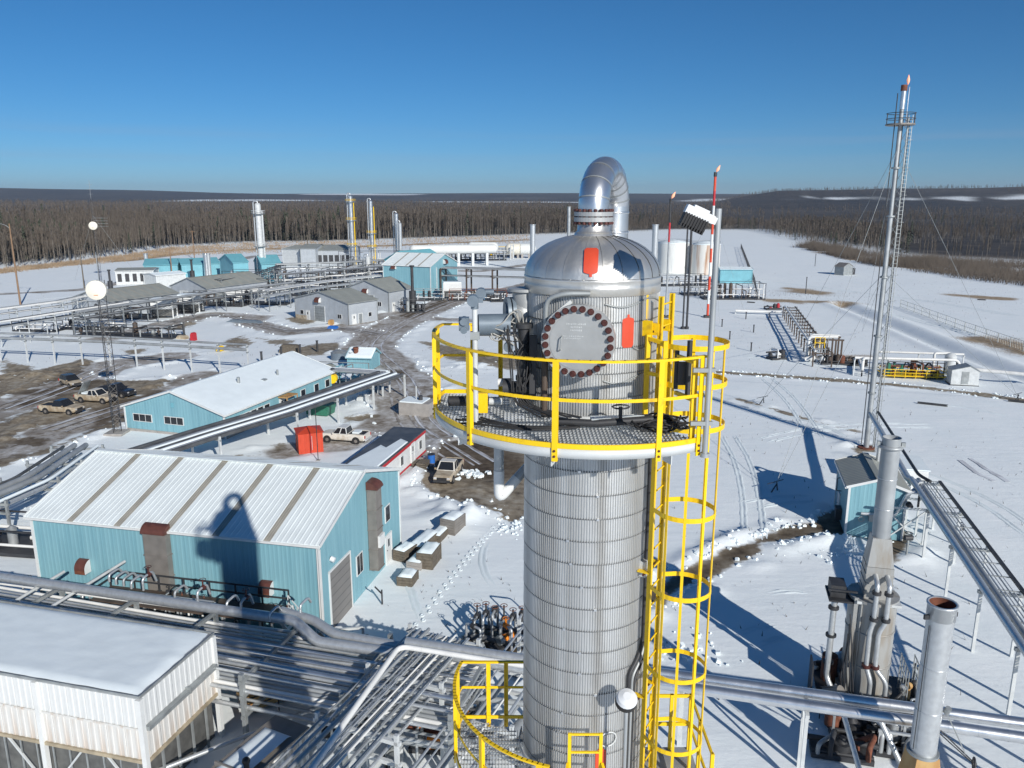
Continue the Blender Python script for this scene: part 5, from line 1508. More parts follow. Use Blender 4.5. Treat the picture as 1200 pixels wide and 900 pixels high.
def low_clutter():
    """equipment in the shade under the racks: pumps, valves, handrails"""
    rr = random.Random(77)
    spots = [(270,770),(292,762),(300,805),(395,800),(418,790),(440,775),(395,850),(430,835),(560,765),(590,752),(480,800),(40,712),(95,722),(150,735),(210,738),(20,730),(500,870),(610,880),(545,835),(460,890)]
    places = ('by the right end of the cooler', 'behind the snow-topped box building', 'beside the box building', 'under the main rack', 'left of the thin-line rack', 'where the two racks meet', 'under the thin-line rack', 'right of the box building', 'behind the lower yellow railing', 'left of the column foot', 'beneath the branch rack top', 'behind the cooler roof at far left', 'behind the cooler roof, second from left', 'behind the middle of the cooler roof', 'behind the right part of the cooler roof', 'at the left edge behind the cooler', 'at the bottom under the second branch rack', 'beside the lower landing', 'between the branch racks', 'at the bottom edge under the thin-line rack')
    cols = ('pipe_dull', 'steel_dark', 'orange', 'pipe_white', 'rust', 'steel', 'pipe')
    names = {'pipe_dull': 'dull grey', 'steel_dark': 'dark', 'orange': 'orange', 'pipe_white': 'white', 'rust': 'rusty', 'steel': 'grey', 'pipe': 'silver'}
    for i, (u, v) in enumerate(spots):
        p = P(u, v, .4); c = cols[i % 7] if i not in (7, 18) else 'orange'
        T = thing('pump_set', 'small %s pump with motor and valve %s' % (names[c], places[i]), 'pump', (p.x, p.y, 0), rr.uniform(0, 6), 'pumps and valves under the racks')
        part('skid', MB().box(-.9, .9, -.4, .4, 0, .25), M['steel_dark'], T)
        part('motor', MB().cyl((-.8,0,.6), (-.05,0,.6), .28, n=14).box(-.6,-.2,-.3,.3,.25,.4), M[c], T)
        part('pump_casing', MB().cyl((.1,0,.6), (.4,0,.6), .33, n=14).cyl((.25,0,.6), (.25,0,1.25), .1, n=10), M['steel'], T)
        part('discharge_pipe', MB().tube(fillet([(.25,0,1.2), (.25,0,1.9), (.25,1.2,1.9), (.25,1.2,.1)], .2, 4), .08, 8), M['pipe'], T)
        vv = part('valve', MB().cyl((.25,.45,1.9), (.25,.75,1.9), .17, n=10).cyl((.25,.6,1.9), (.25,.6,2.4), .05, n=8), M[c], T)
        part('handwheel', MB().tube([(.25+.2*math.cos(a), .6+.2*math.sin(a), 2.4) for a in [2*PI*k/10 for k in range(10)]], .02, 5, closed=True), M[c], vv)
    # brown box with handrail stair
    p = P(335, 790, 1.2)
    T = thing('utility_box', 'rusty brown equipment box with black handrail under the main rack', 'box', (p.x, p.y, 0), WRZ+.9)
    part('body', MB().box(-2.6, 2.6, -.9, .9, .3, 2.3), M['rust_tan'], T)
    part('roof', MB().box(-2.7, 2.7, -1, 1, 2.3, 2.4), M['brown'], T)
    for z in (1.2, 1.7): part('rail', MB().bar((-3.2,-1.7,z), (2.6,-1.7,z), .06, .06), M['steel_dark'], T)
    for x in (-3.2, -1.2, .8, 2.6): part('railing_post', MB().bar((x,-1.7,0), (x,-1.7,1.75), .06, .06), M['steel_dark'], T)
low_clutter()
# pallets and crates at the end of the teal building
def crates():
    rr = random.Random(9)
    L_ = (((497,640), 3.6, 1.2, .75, 'timber', 'long snow-covered timber stack, farthest of the stored boxes beside the teal building'), ((475,653), 1.8, 1.1, .9, 'timber', 'low timber crate nearest the teal building wall'), ((492,660), 2.4, 1.2, .6, 'concrete', 'flat snow-topped slab between the two crates'),
          ((503,660), 2.2, 1.3, 1.3, 'timber', 'tallest dark crate with a snow cap in the stored pile'), ((478,682), 1.5, 1.2, .7, 'timber', 'nearest small crate with curled snow on its top'), ((531,622), 2.0, 1.4, 1.4, 'duct', 'tarpaulined box beside the ploughed snow heap'), ((517,628), 2.8, 1.0, .6, 'timber', 'low pallet pile left of the tarpaulined box'))
    for (uv, l, w_, h, mt, lab) in L_:
        p = P(*uv)
        T = thing('crate', lab, 'crate', (p.x, p.y, 0), math.radians(70)+rr.uniform(-.15, .15), 'crates stored beside the teal building')
        k = max(2, int(h/.22))
        for i in range(k):
            part('board', MB().box(-l/2, l/2, -w_/2, w_/2, h*i/k+.012, h*(i+1)/k-.012), M[mt], T)
        for x in (-l/2+.1, l/2-.1): part('batten', MB().box(x-.05, x+.05, -w_/2-.03, w_/2+.03, 0, h), M[mt], T)
        nx, ny = 8, 6; vs = []
        for i in range(nx+1):
            for j in range(ny+1):
                x, y = -l/2+.05+(l-.1)*i/nx, -w_/2+.05+(w_-.1)*j/ny
                e_ = 0 if i in (0, nx) or j in (0, ny) else 1
                vs.append((x, y, h+.01+e_*(.13+.07*rr.random())))
        part('snow_cap', MB().add(vs, [(i*(ny+1)+j, (i+1)*(ny+1)+j, (i+1)*(ny+1)+j+1, i*(ny+1)+j+1) for i in range(nx) for j in range(ny)], True), M['snow_top'], T)
    p = P(448, 708)
    T = thing('tool_stand', 'short black forked stand in the snow near the roll-up door', 'stand', (p.x, p.y, 0))
    part('post', MB().bar((0,0,0), (0,0,1.1), .1, .1), M['steel_dark'], T); part('arm', MB().bar((0,0,.8), (-.5,.1,1.3), .08, .08), M['steel_dark'], T)
crates()
def valve_pit():
    p = P(590, 752)
    T = thing('valve_manifold', 'dark cluster of valves and silver pipes at the left foot of the column', 'valves', (p.x, p.y, 0), -.25)
    rr = random.Random(31)
    for i in range(7):
        x = -1.8+.6*i
        part('riser', MB().tube(fillet([(x,-.6,0), (x,-.6,1.5+.3*(i % 3)), (x,.8,1.5+.3*(i % 3)), (x,.8,.1)], .25, 4), .09, 8), M['pipe' if i % 2 else 'pipe_dull'], T)
        v = part('valve', MB().cyl((x-.02,.0,1.5+.3*(i % 3)), (x-.02,.3,1.5+.3*(i % 3)), .2, n=10).cyl((x,.15,1.5), (x,.15,2.3+.2*(i % 2)), .06, n=8), M['steel_dark'], T)
        part('handwheel', MB().tube([(x+.22*math.cos(a), .15+.22*math.sin(a), 2.3+.2*(i % 2)) for a in [2*PI*k/10 for k in range(10)]], .025, 5, closed=True), M['rust'], v)
    part('header', MB().cyl((-2.4,-.6,.4), (2.6,-.6,.4), .22, n=12).cyl((-2.4,.8,.4), (2.6,.8,.4), .18, n=12), M['pipe_dark'], T)
    part('guard_frame', MB().tube(fillet([(1.2,1.4,0), (1.2,1.4,2.6), (2.8,1.4,2.6), (2.8,1.4,0)], .2, 4), .06, 8), M['steel_light'], T)
valve_pit()
def footprints():
    mb = MB(); a, m_, b = P(486,738), P(548,650), P(580,618); rr = random.Random(6)
    L = 38
    for i in range(L):
        t = i/(L-1); q = a*(1-t)**2+m_*2*t*(1-t)+b*t*t
        d = ((m_-a)*(1-t)+(b-m_)*t).normalized(); s = Vec((-d.y, d.x, 0))*(.16 if i % 2 else -.16)
        c = q+s+d*rr.uniform(-.05,.05); n = 8
        vs = []
        for (f, z) in ((1.6, .0), (1.15, .055), (.85, .045), (.5, .012)):
            vs += [(c.x+.085*f*math.cos(6.283*k/n)*1.3, c.y+.12*f*math.sin(6.283*k/n)*1.3, z+.02+.015*rr.random()) for k in range(n)]
        mb.add(vs, [(r_*n+k, r_*n+(k+1) % n, (r_+1)*n+(k+1) % n, (r_+1)*n+k) for r_ in range(3) for k in range(n)]+[tuple(3*n+k for k in range(n))], True)
    o = obj('footprints', mb.mesh('footprints', M['snow_top'])); o['kind'] = 'stuff'
footprints()

# ================================================================== right-hand side: heaters, shed, pipeway, tall stack
def build_heater():
    x, y = 20.1, 40.6
    T = thing('fired_heater', 'tall stained silver heater with box, hood and long round stack right of the ladder', 'heater', (x, y, 0), math.radians(-14))
    part('shell', MB().cyl((0,0,.9), (0,0,6.4), 1.26, n=40).cyl((0,0,6.4), (0,0,6.55), 1.34, n=40).cyl((0,0,.75), (0,0,.9), 1.5, n=40), M['heater'], T)
    for z in (2.6, 4.6): part('shell_band', MB().lathe([(1.27,z-.04),(1.30,z-.04),(1.30,z+.04),(1.27,z+.04)], n=40), M['heater'], T)
    for i in range(6): part('leg', MB().bar((1.4*math.cos(i*1.047), 1.4*math.sin(i*1.047), 0), (1.4*math.cos(i*1.047), 1.4*math.sin(i*1.047), .75), .2, .2), M['steel_dark'], T)
    part('side_rib', MB().bar((-1.0,-.88,.9), (-1.0,-.88,6.6), .22, .12).bar((-.74,-1.07,.9), (-.74,-1.07,6.3), .06, .06), M['heater'], T)
    cb = part('convection_box', MB().box(-.62, .76, -.72, .72, 6.5, 8.4), M['heater'], T)
    for z in (6.95, 7.45, 7.95): part('box_stiffener', MB().box(-.66, .80, -.76, .76, z-.03, z+.03), M['heater'], cb)
    part('box_ledge', MB().box(-1.0, 1.25, -1.1, 1.1, 6.35, 6.5), M['steel_light'], cb)
    hd = MB(); a, b = .85, .58
    lo = [(-.6,-.7,8.42),(.74,-.7,8.42),(.74,.7,8.42),(-.6,.7,8.42)]; hi = [(-.42,-.47,10.0),(.52,-.47,10.0),(.52,.47,10.0),(-.42,.47,10.0)]
    hd.add(lo+hi, [(0,1,5,4),(1,2,6,5),(2,3,7,6),(3,0,4,7),(4,5,6,7),(3,2,1,0)])
    part('hood', hd, M['heater'], T)
    st = part('stack', MB().cyl((.05,0,10.0), (.05,0,15.55), .47, n=32, cap=False).lathe([(.47,15.0),(.60,15.02),(.60,15.16),(.47,15.18)], (.05,0,0), 32).lathe([(.47,15.55),(.49,15.6),(.44,15.6),(.44,13.5)], (.05,0,0), 32), M['pipe_dull'], T)
    for z in (11.6, 13.3): part('stack_seam', MB().lathe([(.47,z),(.49,z+.01),(.49,z+.05),(.47,z+.06)], (.05,0,0), 32), M['pipe'], st)
    part('stack_inside', MB().cyl((.05,0,13.4), (.05,0,13.45), .44, n=24), M['rust'], st)
    for sx in (-.55, .65): part('lifting_lug', MB().box(sx-.1, sx+.1, -.08, .08, 15.1, 15.35), M['steel'], st)
    # two crossover lines down the front
    for k, (xa, xb, xc) in enumerate(((-.15, -.30, -.05), (.45, .15, .75))):
        pts = [(xa,-.7,7.95), (xa,-1.46,7.75), (xa,-1.46,5.6), (xb,-1.50,5.0), (xb,-1.56,2.9), (xc,-1.78,2.2), (xc,-1.78,.4)]
        c = part('crossover_pipe', MB().tube(fillet(pts, .3, 4), .13, 12), M['pipe'], T)
        for z in (7.3, 5.75, 2.95): part('pipe_flange', MB().cyl((xa if z > 5 else xb, -1.46 if z > 5 else -1.55, z-.09), (xa if z > 5 else xb, -1.46 if z > 5 else -1.55, z+.09), .23, n=14), M['steel_dark'] if z > 5 else M['bolt'], c)
    sp = part('side_pipe', MB().tube(fillet([(-1.5,-.2,6.2), (-2.0,-.2,6.0), (-2.1,-.6,1.4), (-1.7,-1.2,.6)], .3, 4), .17, 12), M['pipe'], T)
    for z in (5.6, 3.9, 2.2): part('pipe_flange', MB().cyl((-2.04,-.35,z-.07), (-2.04,-.35,z+.07), .29, n=12), M['steel_dark'], sp)
    part('top_platform', MB().box(-2.4, -.9, -.9, .9, 6.2, 6.3), M['steel_dark'], T)
    part('platform_box', MB().box(-2.3, -1.5, -.5, .6, 6.3, 7.0).box(-2.5, -1.0, -1.0, -.9, 6.9, 7.0), M['steel_dark'], T)
    # base platform with burner clutter
    part('base_deck', MB().box(-2.6, 3.0, -2.6, 1.6, .55, .65), M['steel_dark'], T)
    part('snow_patch', MB().box(-1.4, .4, -2.5, -1.9, .655, .70), M['snow_top'], T)
    for z in (1.2, 1.65):
        for a, b in (((-2.6,-2.6), (3,-2.6)), ((3,-2.6), (3,1.6))):
            part('rail', MB().bar((*a, z), (*b, z), .05, .05), M['steel_dark'], T)
    for px_, py_ in [(-2.6+i*.8, -2.6) for i in range(8)]+[(3,-2.6+i*.84) for i in range(6)]:
        part('railing_post', MB().bar((px_,py_,0), (px_,py_,1.68), .05, .05), M['steel_dark'], T)
    rr = random.Random(12)
    for i in range(9):
        px_, py_ = rr.uniform(-2.3,2.6), rr.uniform(-2.3,-1.9)
        part('burner_pipe', MB().tube(fillet([(px_,py_,.6), (px_,py_,rr.uniform(1,1.6)), (px_+rr.uniform(-.8,.8),-1.4,rr.uniform(.9,1.6))], .15, 3), rr.uniform(.04,.09), 7), M[rr.choice(('pipe','steel_dark','steel_dark','rust'))], T)
    for i in range(4):
        px_, py_ = (1.9+.35*i, .2+.3*i-1.0)
        part('control_valve', MB().cyl((px_,py_,.65), (px_,py_,1.3), .12, n=10).sphere((px_,py_,1.45), .2, 10, 6), M[('pipe','rust_tan','steel_dark','pipe')[i]], T)
    part('air_register', MB().cyl((-2.2,-1.5,.9), (-1.5,-2.0,1.4), .38, n=14), M['duct'], T)
    for xx in (1.9, 2.6):
        for k_ in range(5): part('ladder_rail', MB().bar((xx,-1.6+.5*k_,.6), (xx,-1.6+.5*k_,2.9), .05, .05), M['steel'], T)
    for z in (1.4, 2.1, 2.85): part('ladder_rail', MB().bar((1.9,-1.6,z), (1.9,.4,z), .05, .05).bar((2.6,-1.6,z), (2.6,.4,z), .05, .05), M['steel'], T)
    for k_ in range(5): part('tubing', MB().tube(fillet([(-1.3+.15*k_,-1.2,.7), (-1.5+.1*k_,-1.3,2+.5*k_), (-1.25,-.9,3.2+.6*k_)], .3, 4), .035, 6), M['steel_dark'], T)
    part('shade_panel', MB().bar((-2.9,-.4,.1), (-2.9,-.4,2.2), .08, 1.2), M['steel_dark'], T)
    return T
build_heater()
def heater_yard():
    pl = ('steel_dark','pipe','rust','pipe_dull')
    for k, (u, v, rz, lx, ly, n, h, lab) in enumerate(((1012,862,-.25,3.6,2.0,8,1.7,'dark valve skid below the two silver pipes, left of the tan stack base'), (1052,880,-.25,2.4,1.6,6,1.5,'pipe cluster between the valve skid and the tan stack base'), (985,885,-.25,3.0,1.2,5,1.1,'low frame and pipes in the shade at the bottom edge left of the stack'), (978,800,.2,1.8,1.4,6,2.2,'dark machinery at the left foot of the heater'))):
        p = P(u, v)
        skid_clutter(lab, (p.x, p.y), rz, lx, ly, n, 300+k, pl, None, h, posts=(k < 2))
    p, q = P(975, 832, 3.0), P(1030, 905, 3.0)
    pipe_thing('silver pipe dropping diagonally below the two silver pipes near the heater', [P(988,835,3.2), P(1008,905,1.0)], .13, 'pipe', None, 10)
    pipe_thing('second silver pipe dropping diagonally below the two silver pipes', [P(1032,845,3.2), P(1060,905,1.2)], .13, 'pipe', None, 10)
def build_stack2():
    x, y = 18.05, 30.5
    T = thing('exhaust_stack', 'thick grey exhaust stack with open rim and rusty tan base at the right bottom', 'stack', (x, y, 0))
    part('base_box', MB().add([(-1,-.9,0),(1,-.9,0),(1,.9,0),(-1,.9,0),(-.50,-.50,4.25),(.50,-.50,4.25),(.50,.50,4.25),(-.50,.50,4.25)], [(0,1,5,4),(1,2,6,5),(2,3,7,6),(3,0,4,7),(4,5,6,7)]), M['rust_tan'], T)
    part('base_flange', MB().cyl((0,0,4.25), (0,0,4.36), .66, n=32), M['steel'], T)
    part('shell', MB().cyl((0,0,4.36), (0,0,11.35), .54, n=40, cap=False), M['pipe'], T)
    for z in (6.4, 8.5): part('shell_seam', MB().lathe([(.54,z),(.552,z+.005),(.552,z+.05),(.54,z+.055)], n=40), M['pipe'], T)
    part('rim', MB().lathe([(.54,10.75),(.57,10.76),(.57,11.35),(.61,11.37),(.61,11.45),(.51,11.45),(.51,9.0)], n=40), M['pipe'], T)
    part('inside', MB().cyl((0,0,9.0), (0,0,9.02), .51, n=24).lathe([(.505,9.0),(.505,11.43)], n=32), M['rust'], T)
    for a in (.2, 3.3): part('lifting_lug', MB().box(-.08,.08,.68,.92,10.72,10.95).v and MB().obox((.66*math.cos(a), .66*math.sin(a), 10.85), (.12*math.cos(a), .12*math.sin(a), 0), (-.05*math.sin(a), .05*math.cos(a), 0), (0,0,.10)), M['steel_dark'], T)
    d = part('damper_shaft', MB().bar((.6,-.1,5.4), (2.0,-.5,4.1), .05, .05).bar((.6,.1,5.2), (2.0,-.4,4.0), .04, .04), M['steel_dark'], T)
    part('damper_wheel', MB().tube([(2.0+.10*math.cos(a), -.5+.24*math.cos(a), 4.05+.26*math.sin(a)) for a in [2*PI*i/16 for i in range(16)]], .045, 6, closed=True).cyl((1.93,-.5,4.05), (2.08,-.52,4.05), .1, n=8), M['steel_dark'], d)
    part('damper_lever', MB().bar((.65,-.25,6.4), (1.6,-.45,4.5), .05, .05).cyl((.66,-.2,6.35), (.70,-.3,6.65), .13, n=10), M['steel'], T)
    part('chain', MB().tube([(-.55,-.2,10.5), (-.58,-.25,7), (-.58,-.25,4.6)], .02, 5), M['steel_dark'], T)
    return T
build_stack2()
def right_shed():
    FL = Vec((28.3, 63.2, 0)); e = Vec((.968,-.25,0)); W = 4.4
    c = FL+e*W
    T = building('utility_shed', 'small teal shed with white trim standing behind the heater stack on the right', c, math.atan2(.968,.25), 6.6, W, 4.5, .75, 'teal', 'grey_roof', 'white', bays=3)
    part('wall_fan', MB().obox((-.25, W*.55, 1.9), (.2,0,0), (0,.3,0), (0,0,.3)).tube([(-.3, W*.75+.22*math.cos(a), 1.7+.22*math.sin(a)) for a in [2*PI*i/12 for i in range(12)]], .04, 5, closed=True), M['steel'], T)
    part('ladder_bracket', MB().tube(fillet([(3.5, W+.05, 3.9), (3.5, W+.45, 3.9), (3.5, W+.45, 2.7), (3.5, W+.05, 2.7)], .1, 3), .04, 6), M['steel_dark'], T)
    part('vent_hood', MB().box(2.4, 3.4, W+.02, W+.5, .4, 1.4), M['steel_dark'], T)
    part('roof_pipe', MB().tube(fillet([(5.8, W*.3, 4.9), (5.8, W*.3, 6.6), (4.6, W*.28, 6.9), (4.0, W*.25, 5.9)], .4, 4), .16, 10), M['pipe'], T)
    add_door(T, 6.6, W, 'b', 2.0, 1.0, 2.1, 'white')
    q = P(1055, 540, 2.2)
    T = thing('sump_tank', 'low white flat-topped tank beside the teal shed near the elevated pipeway', 'tank', (q.x-.5, q.y, 0), -.25)
    part('tank_body', MB().box(-2.6, 2.6, -2.3, 2.3, 0, 2.1), M['white'], T)
    part('tank_lid', MB().box(-2.7, 2.7, -2.4, 2.4, 2.1, 2.2), M['snow_top'], T)
    part('hatch', MB().cyl((-1.4,.3,2.2), (-1.4,.3,2.45), .3, n=12), M['steel'], T)
right_shed()
def pipeway():
    a, b = P(1083, 566, 4.2), P(1216, 756, 4.2); d = Vec((b.x-a.x, b.y-a.y, 0)).normalized()
    b = b + d*14
    lv = [(1.05, 4.25, .24, 'pipe'), (.48, 4.25, .20, 'pipe_dull'), (.05, 4.3, .06, 'pipe'), (-.2, 4.3, .05, 'pipe_white'), (-.45, 4.3, .05, 'pipe_dull'), (-.7, 4.3, .04, 'pipe_white')]
    lv = [(-o, z, r, m) for o, z, r, m in lv]
    T = rack('elevated pipeway on tall pale posts slanting down the right side to the edge', [a, b], 2.2, (4.25,), lv, 6.6, 'steel_light', 'steel', .18, .15, n=12)
    nrm = Vec((-d.y, d.x, 0)); a2, b2 = Vec((a.x,a.y,0)), Vec((b.x,b.y,0))
    for o, h in ((1.18, .14),):
        part('cable_tray', MB().bar(a2+nrm*o+Z*4.45, b2+nrm*o+Z*4.45, .22, .16), M['steel_dark'], T, True)
    L = (b2-a2).length; k = int(L/2.0)
    for i in range(k):
        q = a2+d*(L*i/k)+Z*4.38
        part('cross_rung', MB().bar(q-nrm*.9, q+nrm*1.1, .07, .07), M['steel'], T, True)
    t = P(1012, 489, 4.0); m = P(1066, 560, 4.3)
    pipe_thing('fat silver pipe joining the tall stack to the elevated pipeway', [(40.6,87.2,4.1), (m.x-.3,m.y-.4,4.3), (a.x-.9, a.y-1.2, 4.45)], .30, 'pipe', .8, 14)
    pipe_thing('thin pipe and tray beside the fat pipe from the tall stack', [(41.3,87.0,4.4), (m.x+.7,m.y-.1,4.6), (a.x+.2, a.y-.6, 4.55)], .14, 'steel_dark', .8, 8)
    # cross frame with pipe bends where the pipeway meets the shed
    q = P(1056, 600, 2.4)
    T = thing('support_frame', 'pale steel frame with bent pipes between the teal shed and the pipeway', 'frame', (q.x, q.y, 0), math.radians(-14))
    for x in (-1.6, 1.6):
        for y in (-1.2, 1.2): part('post', MB().bar((x,y,0), (x,y,3.2), .16, .16), M['steel_light'], T)
    for y in (-1.2, 1.2): part('beam', MB().bar((-2.2,y,3.2), (2.4,y,3.2), .16, .16), M['steel_light'], T)
    part('brace', MB().bar((-1.6,-1.2,.1), (1.6,-1.2,3.1), .1, .1), M['steel_light'], T); part('brace', MB().bar((1.6,-1.2,.1), (-1.6,-1.2,3.1), .1, .1), M['steel_light'], T)
    for k in range(3): part('bent_pipe', MB().tube(fillet([(-3.2,-.6+.6*k,2.2+.5*k), (-.6+.4*k,-.6+.6*k,2.2+.5*k), (.2+.4*k,-.6+.6*k,4.4), (1.6,-.6+.6*k,4.4)], .4, 4), .14, 9), M['pipe'], T)
    part('valve_cluster', MB().cyl((.4,-1.0,3.3), (.4,-.4,3.3), .24, n=10).cyl((1.0,-.9,3.3), (1.0,-.9,4.3), .09, n=8), M['steel_dark'], T)
    for k, (u, v, lab) in enumerate(((1062, 652, 'short dark valve post in the snow nearest the teal shed'), (1122, 640, 'short valve post with wheel under the elevated pipeway'))):
        p = P(u, v)
        T = thing('valve_post', lab, 'valve', (p.x, p.y, 0))
        part('post', MB().cyl((0,0,0), (0,0,1.6), .09, n=8), M['steel'], T)
        part('valve', MB().cyl((-.3,0,1.6), (.3,0,1.6), .22, n=10).tube([(.26*math.cos(a), .26*math.sin(a), 2.0) for a in [2*PI*i/10 for i in range(10)]], .04, 5, closed=True), M['steel_dark'], T)
    p = P(1090, 652)
pipeway()
def flare_stack():
    x, y = 40.6, 87.5
    T = thing('flare_stack', 'very tall slim silver flare stack with ladder mast and railed top platform on the right', 'flare', (x, y, 0))
    part('base_plate', MB().cyl((0,0,0), (0,0,.12), .9, n=20), M['rust'], T)
    part('stack_pipe', MB().cyl((0,0,.1), (0,0,13), .30, n=20).cyl((0,0,13), (0,0,26), .25, n=20).cyl((0,0,26), (0,0,36.9), .21, n=20), M['pipe_dull'], T)
    for z in (6.5, 13, 19.5, 26, 31): part('stack_flange', MB().cyl((0,0,z-.08), (0,0,z+.08), .45, n=18), M['steel'], T)
    part('tip', MB().cyl((0,0,36.9), (0,0,39.0), .28, n=18).cyl((.55,0,35), (.55,0,39.1), .06, n=8), M['alu'], T)
    part('tip_rim', MB().cyl((0,0,38.7), (0,0,39.3), .32, n=18, cap=False), M['rust'], T)
    lm = [(.62,-.3), (1.02,.15), (.45,.4)]
    for k, (a, b) in enumerate(lm): part('mast_leg', MB().cyl((a,b,0), (a,b,36), .045, n=6), M['steel_dark'] if k else M['steel'], T)
    br = MB()
    z = .5; i = 0
    while z < 35.5:
        (a, b), (c, d) = lm[i % 3], lm[(i+1) % 3]
        br.bar((a,b,z), (c,d,z+.9), .035, .035); z += .45; i += 1
    part('mast_lacing', br, M['steel'], T)['kind'] = 'stuff'
    rg = MB()
    for i in range(88): rg.bar((.60,-.5,1+.4*i), (1.0,-.5,1+.4*i), .03, .03)
    part('ladder_rungs', rg, M['steel'], T)['kind'] = 'stuff'
    for xx in (.60, 1.0): part('ladder_rail', MB().bar((xx,-.5,.5), (xx,-.5,36.3), .05, .05), M['steel'], T)
    for i in range(12): part('cage_hoop', MB().tube([(.8+.38*math.cos(a), -.5-.05+.38*math.sin(a)*1.2, 3+2.8*i) for a in [PI+PI*k/8 for k in range(9)]], .025, 4), M['steel'], T)
    part('pilot_pipe', MB().cyl((-.55,.1,.5), (-.55,.1,38.5), .05, n=6).cyl((-.7,-.2,.5), (-.7,-.2,36), .04, n=6), M['steel_dark'], T)
    pf = part('top_platform', MB().lathe([(.38,35.3),(1.45,35.3),(1.45,35.45),(.38,35.45)], n=16, smooth=False), M['duct'], T)
    for z in (35.95, 36.5): part('rail', MB().tube([(1.42*math.cos(a), 1.42*math.sin(a), z) for a in [2*PI*k/16 for k in range(16)]], .035, 5, closed=True), M['steel_dark'], pf)
    for k in range(8): part('railing_post', MB().bar((1.42*math.cos(k*.785), 1.42*math.sin(k*.785), 35.3), (1.42*math.cos(k*.785), 1.42*math.sin(k*.785), 36.5), .05, .05), M['steel_dark'], pf)
    anch = [P(908, 577), P(893, 474), P(1192, 470), P(1010, 392)]
    for k, q in enumerate(anch):
        for z in (20, 33): part('guy_wire', MB().cyl((0,0,z), (q.x-x, q.y-y, .6), .022, n=5), M['steel'], T)
    lab = ('guy wire anchor frame in the snow left of the teal shed', 'guy wire anchor frame in open snow left of the flare stack', 'guy wire anchor at the far right of the snow field', 'guy wire anchor behind the flare stack')
    for k, q in enumerate(anch[:3]):
        A = thing('guy_anchor', lab[k], 'anchor', (q.x, q.y, 0), .4)
        part('anchor_rod', MB().bar((-.5,0,0), (.2,0,.9), .09, .09), M['steel_dark'], A); part('anchor_rod', MB().bar((.5,.2,0), (.4,.3,.9), .09, .09), M['steel_dark'], A)
        part('cross_bar', MB().bar((-1.0,0,1.0), (1.2,.3,1.05), .06, .06), M['steel_dark'], A)
    solo('flame', MB().lathe([(.02,0),(.12,.25),(.16,.5),(.08,.8),(.02,1.0)], n=10), M['flame'], 'small pale flame at the tip of the tall silver flare stack', 'flame', loc=(x+.35, y, 39.3))
flare_stack()
def thin_flares():
    def pole(u, v, vt, cols, label, r, flame=True, base=None):
        p = P(u, v); h = Hz(vt, p.y)
        T = thing('flare_pole', label, 'flare', (p.x, p.y, 0))
        k = len(cols)
        for i, c in enumerate(cols):
            part('pole_section', MB().cyl((0,0,h*i/k), (0,0,h*(i+1)/k), r, n=10), M[c], T)
        part('tip', MB().cyl((0,0,h), (0,0,h+1.0), r*1.3, n=10), M['steel_dark'], T)
        part('base', MB().box(-.8,.8,-.8,.8,0,.5), M['steel_dark'], T)
        for a in (.5, 2.6, 4.7): part('guy_wire', MB().cyl((0,0,h*.75), (12*math.cos(a),12*math.sin(a),.2), .02, n=4), M['steel'], T)
        if flame:
            f = MB().merge(MB().lathe([(.02,0),(.25,.35),(.36,.8),(.2,1.3),(.02,1.8)], n=10), Matrix.Rotation(.5, 4, 'Y'))
            solo('flame', f, M['flame'], 'orange flame burning on the ' + ('red and white flare pole' if 'red' in label else 'slim dark flare pole'), 'flame', loc=(p.x+.15, p.y, h+1.0))
    pole(829, 372, 207, ['red','white']*1+['red','white','red','white','red','white','trim_red','red'], 'red and white banded flare pole rising behind the floodlight', .30)
    pole(780, 372, 238, ['pipe_dull']*4+['trim_red','steel_dark'], 'slim dark flare pole with flame between the dome and the floodlight', .24)
    for k, (u, lab) in enumerate(((800, 'left one of two black poles standing behind the ladder'), (804.5, 'right one of two black poles standing behind the ladder'))):
        p = P(u, 386); h = Hz(256 if k else 262, p.y)
        T = thing('black_pole', lab, 'pole', (p.x, p.y, 0))
        part('shaft', MB().cyl((0,0,0), (0,0,h), .24 if k else .18, n=8), M['steel_dark'], T)
        part('base', MB().cyl((0,0,0), (0,0,.6), .5, n=8), M['steel_dark'], T)
        part('step_bolts', MB().bar((-.4,0,h*.3),(.4,0,h*.3),.06,.06), M['steel'], T)
thin_flares()

# ------------------------------------------------------------------ mid right: tanks, manifold, skid
def tanks():
    for (x, y, r, h, mt, lab) in ((61.0, 306, 6.0, 11.2, 'tank', 'plain white round storage tank just right of the dome'), (72.0, 300, 5.2, 11.0, 'tank_rust', 'white round storage tank streaked with orange rust behind the flare pole')):
        T = thing('storage_tank', lab, 'tank', (x, y, 0), 2.0)
        part('shell', MB().cyl((0,0,0), (0,0,h), r, n=40, cap=False), M[mt], T)
        part('roof', MB().lathe([(r+.08,h-.05),(r+.1,h+.08),(r*.5,h+.9),(.02,h+1.3)], n=40), M['snow_top'], T)
        rl = MB()
        for z in (h+.6, h+1.1): rl.tube([(r*math.cos(a), r*math.sin(a), z) for a in [2*PI*k/24 for k in range(24)]], .06, 4, closed=True)
        part('roof_rail', rl, M['steel'], T)
        part('stair', MB().bar((-2.5,-r-.6,.3), (2.5,-r-.5,h*.9), .8, .25), M['steel'], T)
        part('inlet_pipe', MB().cyl((r*.7,-r*.72-.4,0), (r*.7,-r*.72-.4,h+1), .16, n=8), M['pipe_white'], T)
    a = P(862, 332)
    building('utility_shed', 'distant pale teal shed with flat snowy roof right of the storage tanks', (a.x-5.2, a.y, 0), -.05, 10.4, 6, 4.6, .5, 'teal_far', 'snow_top', 'teal_far', bays=2, pitch=.6)
tanks()
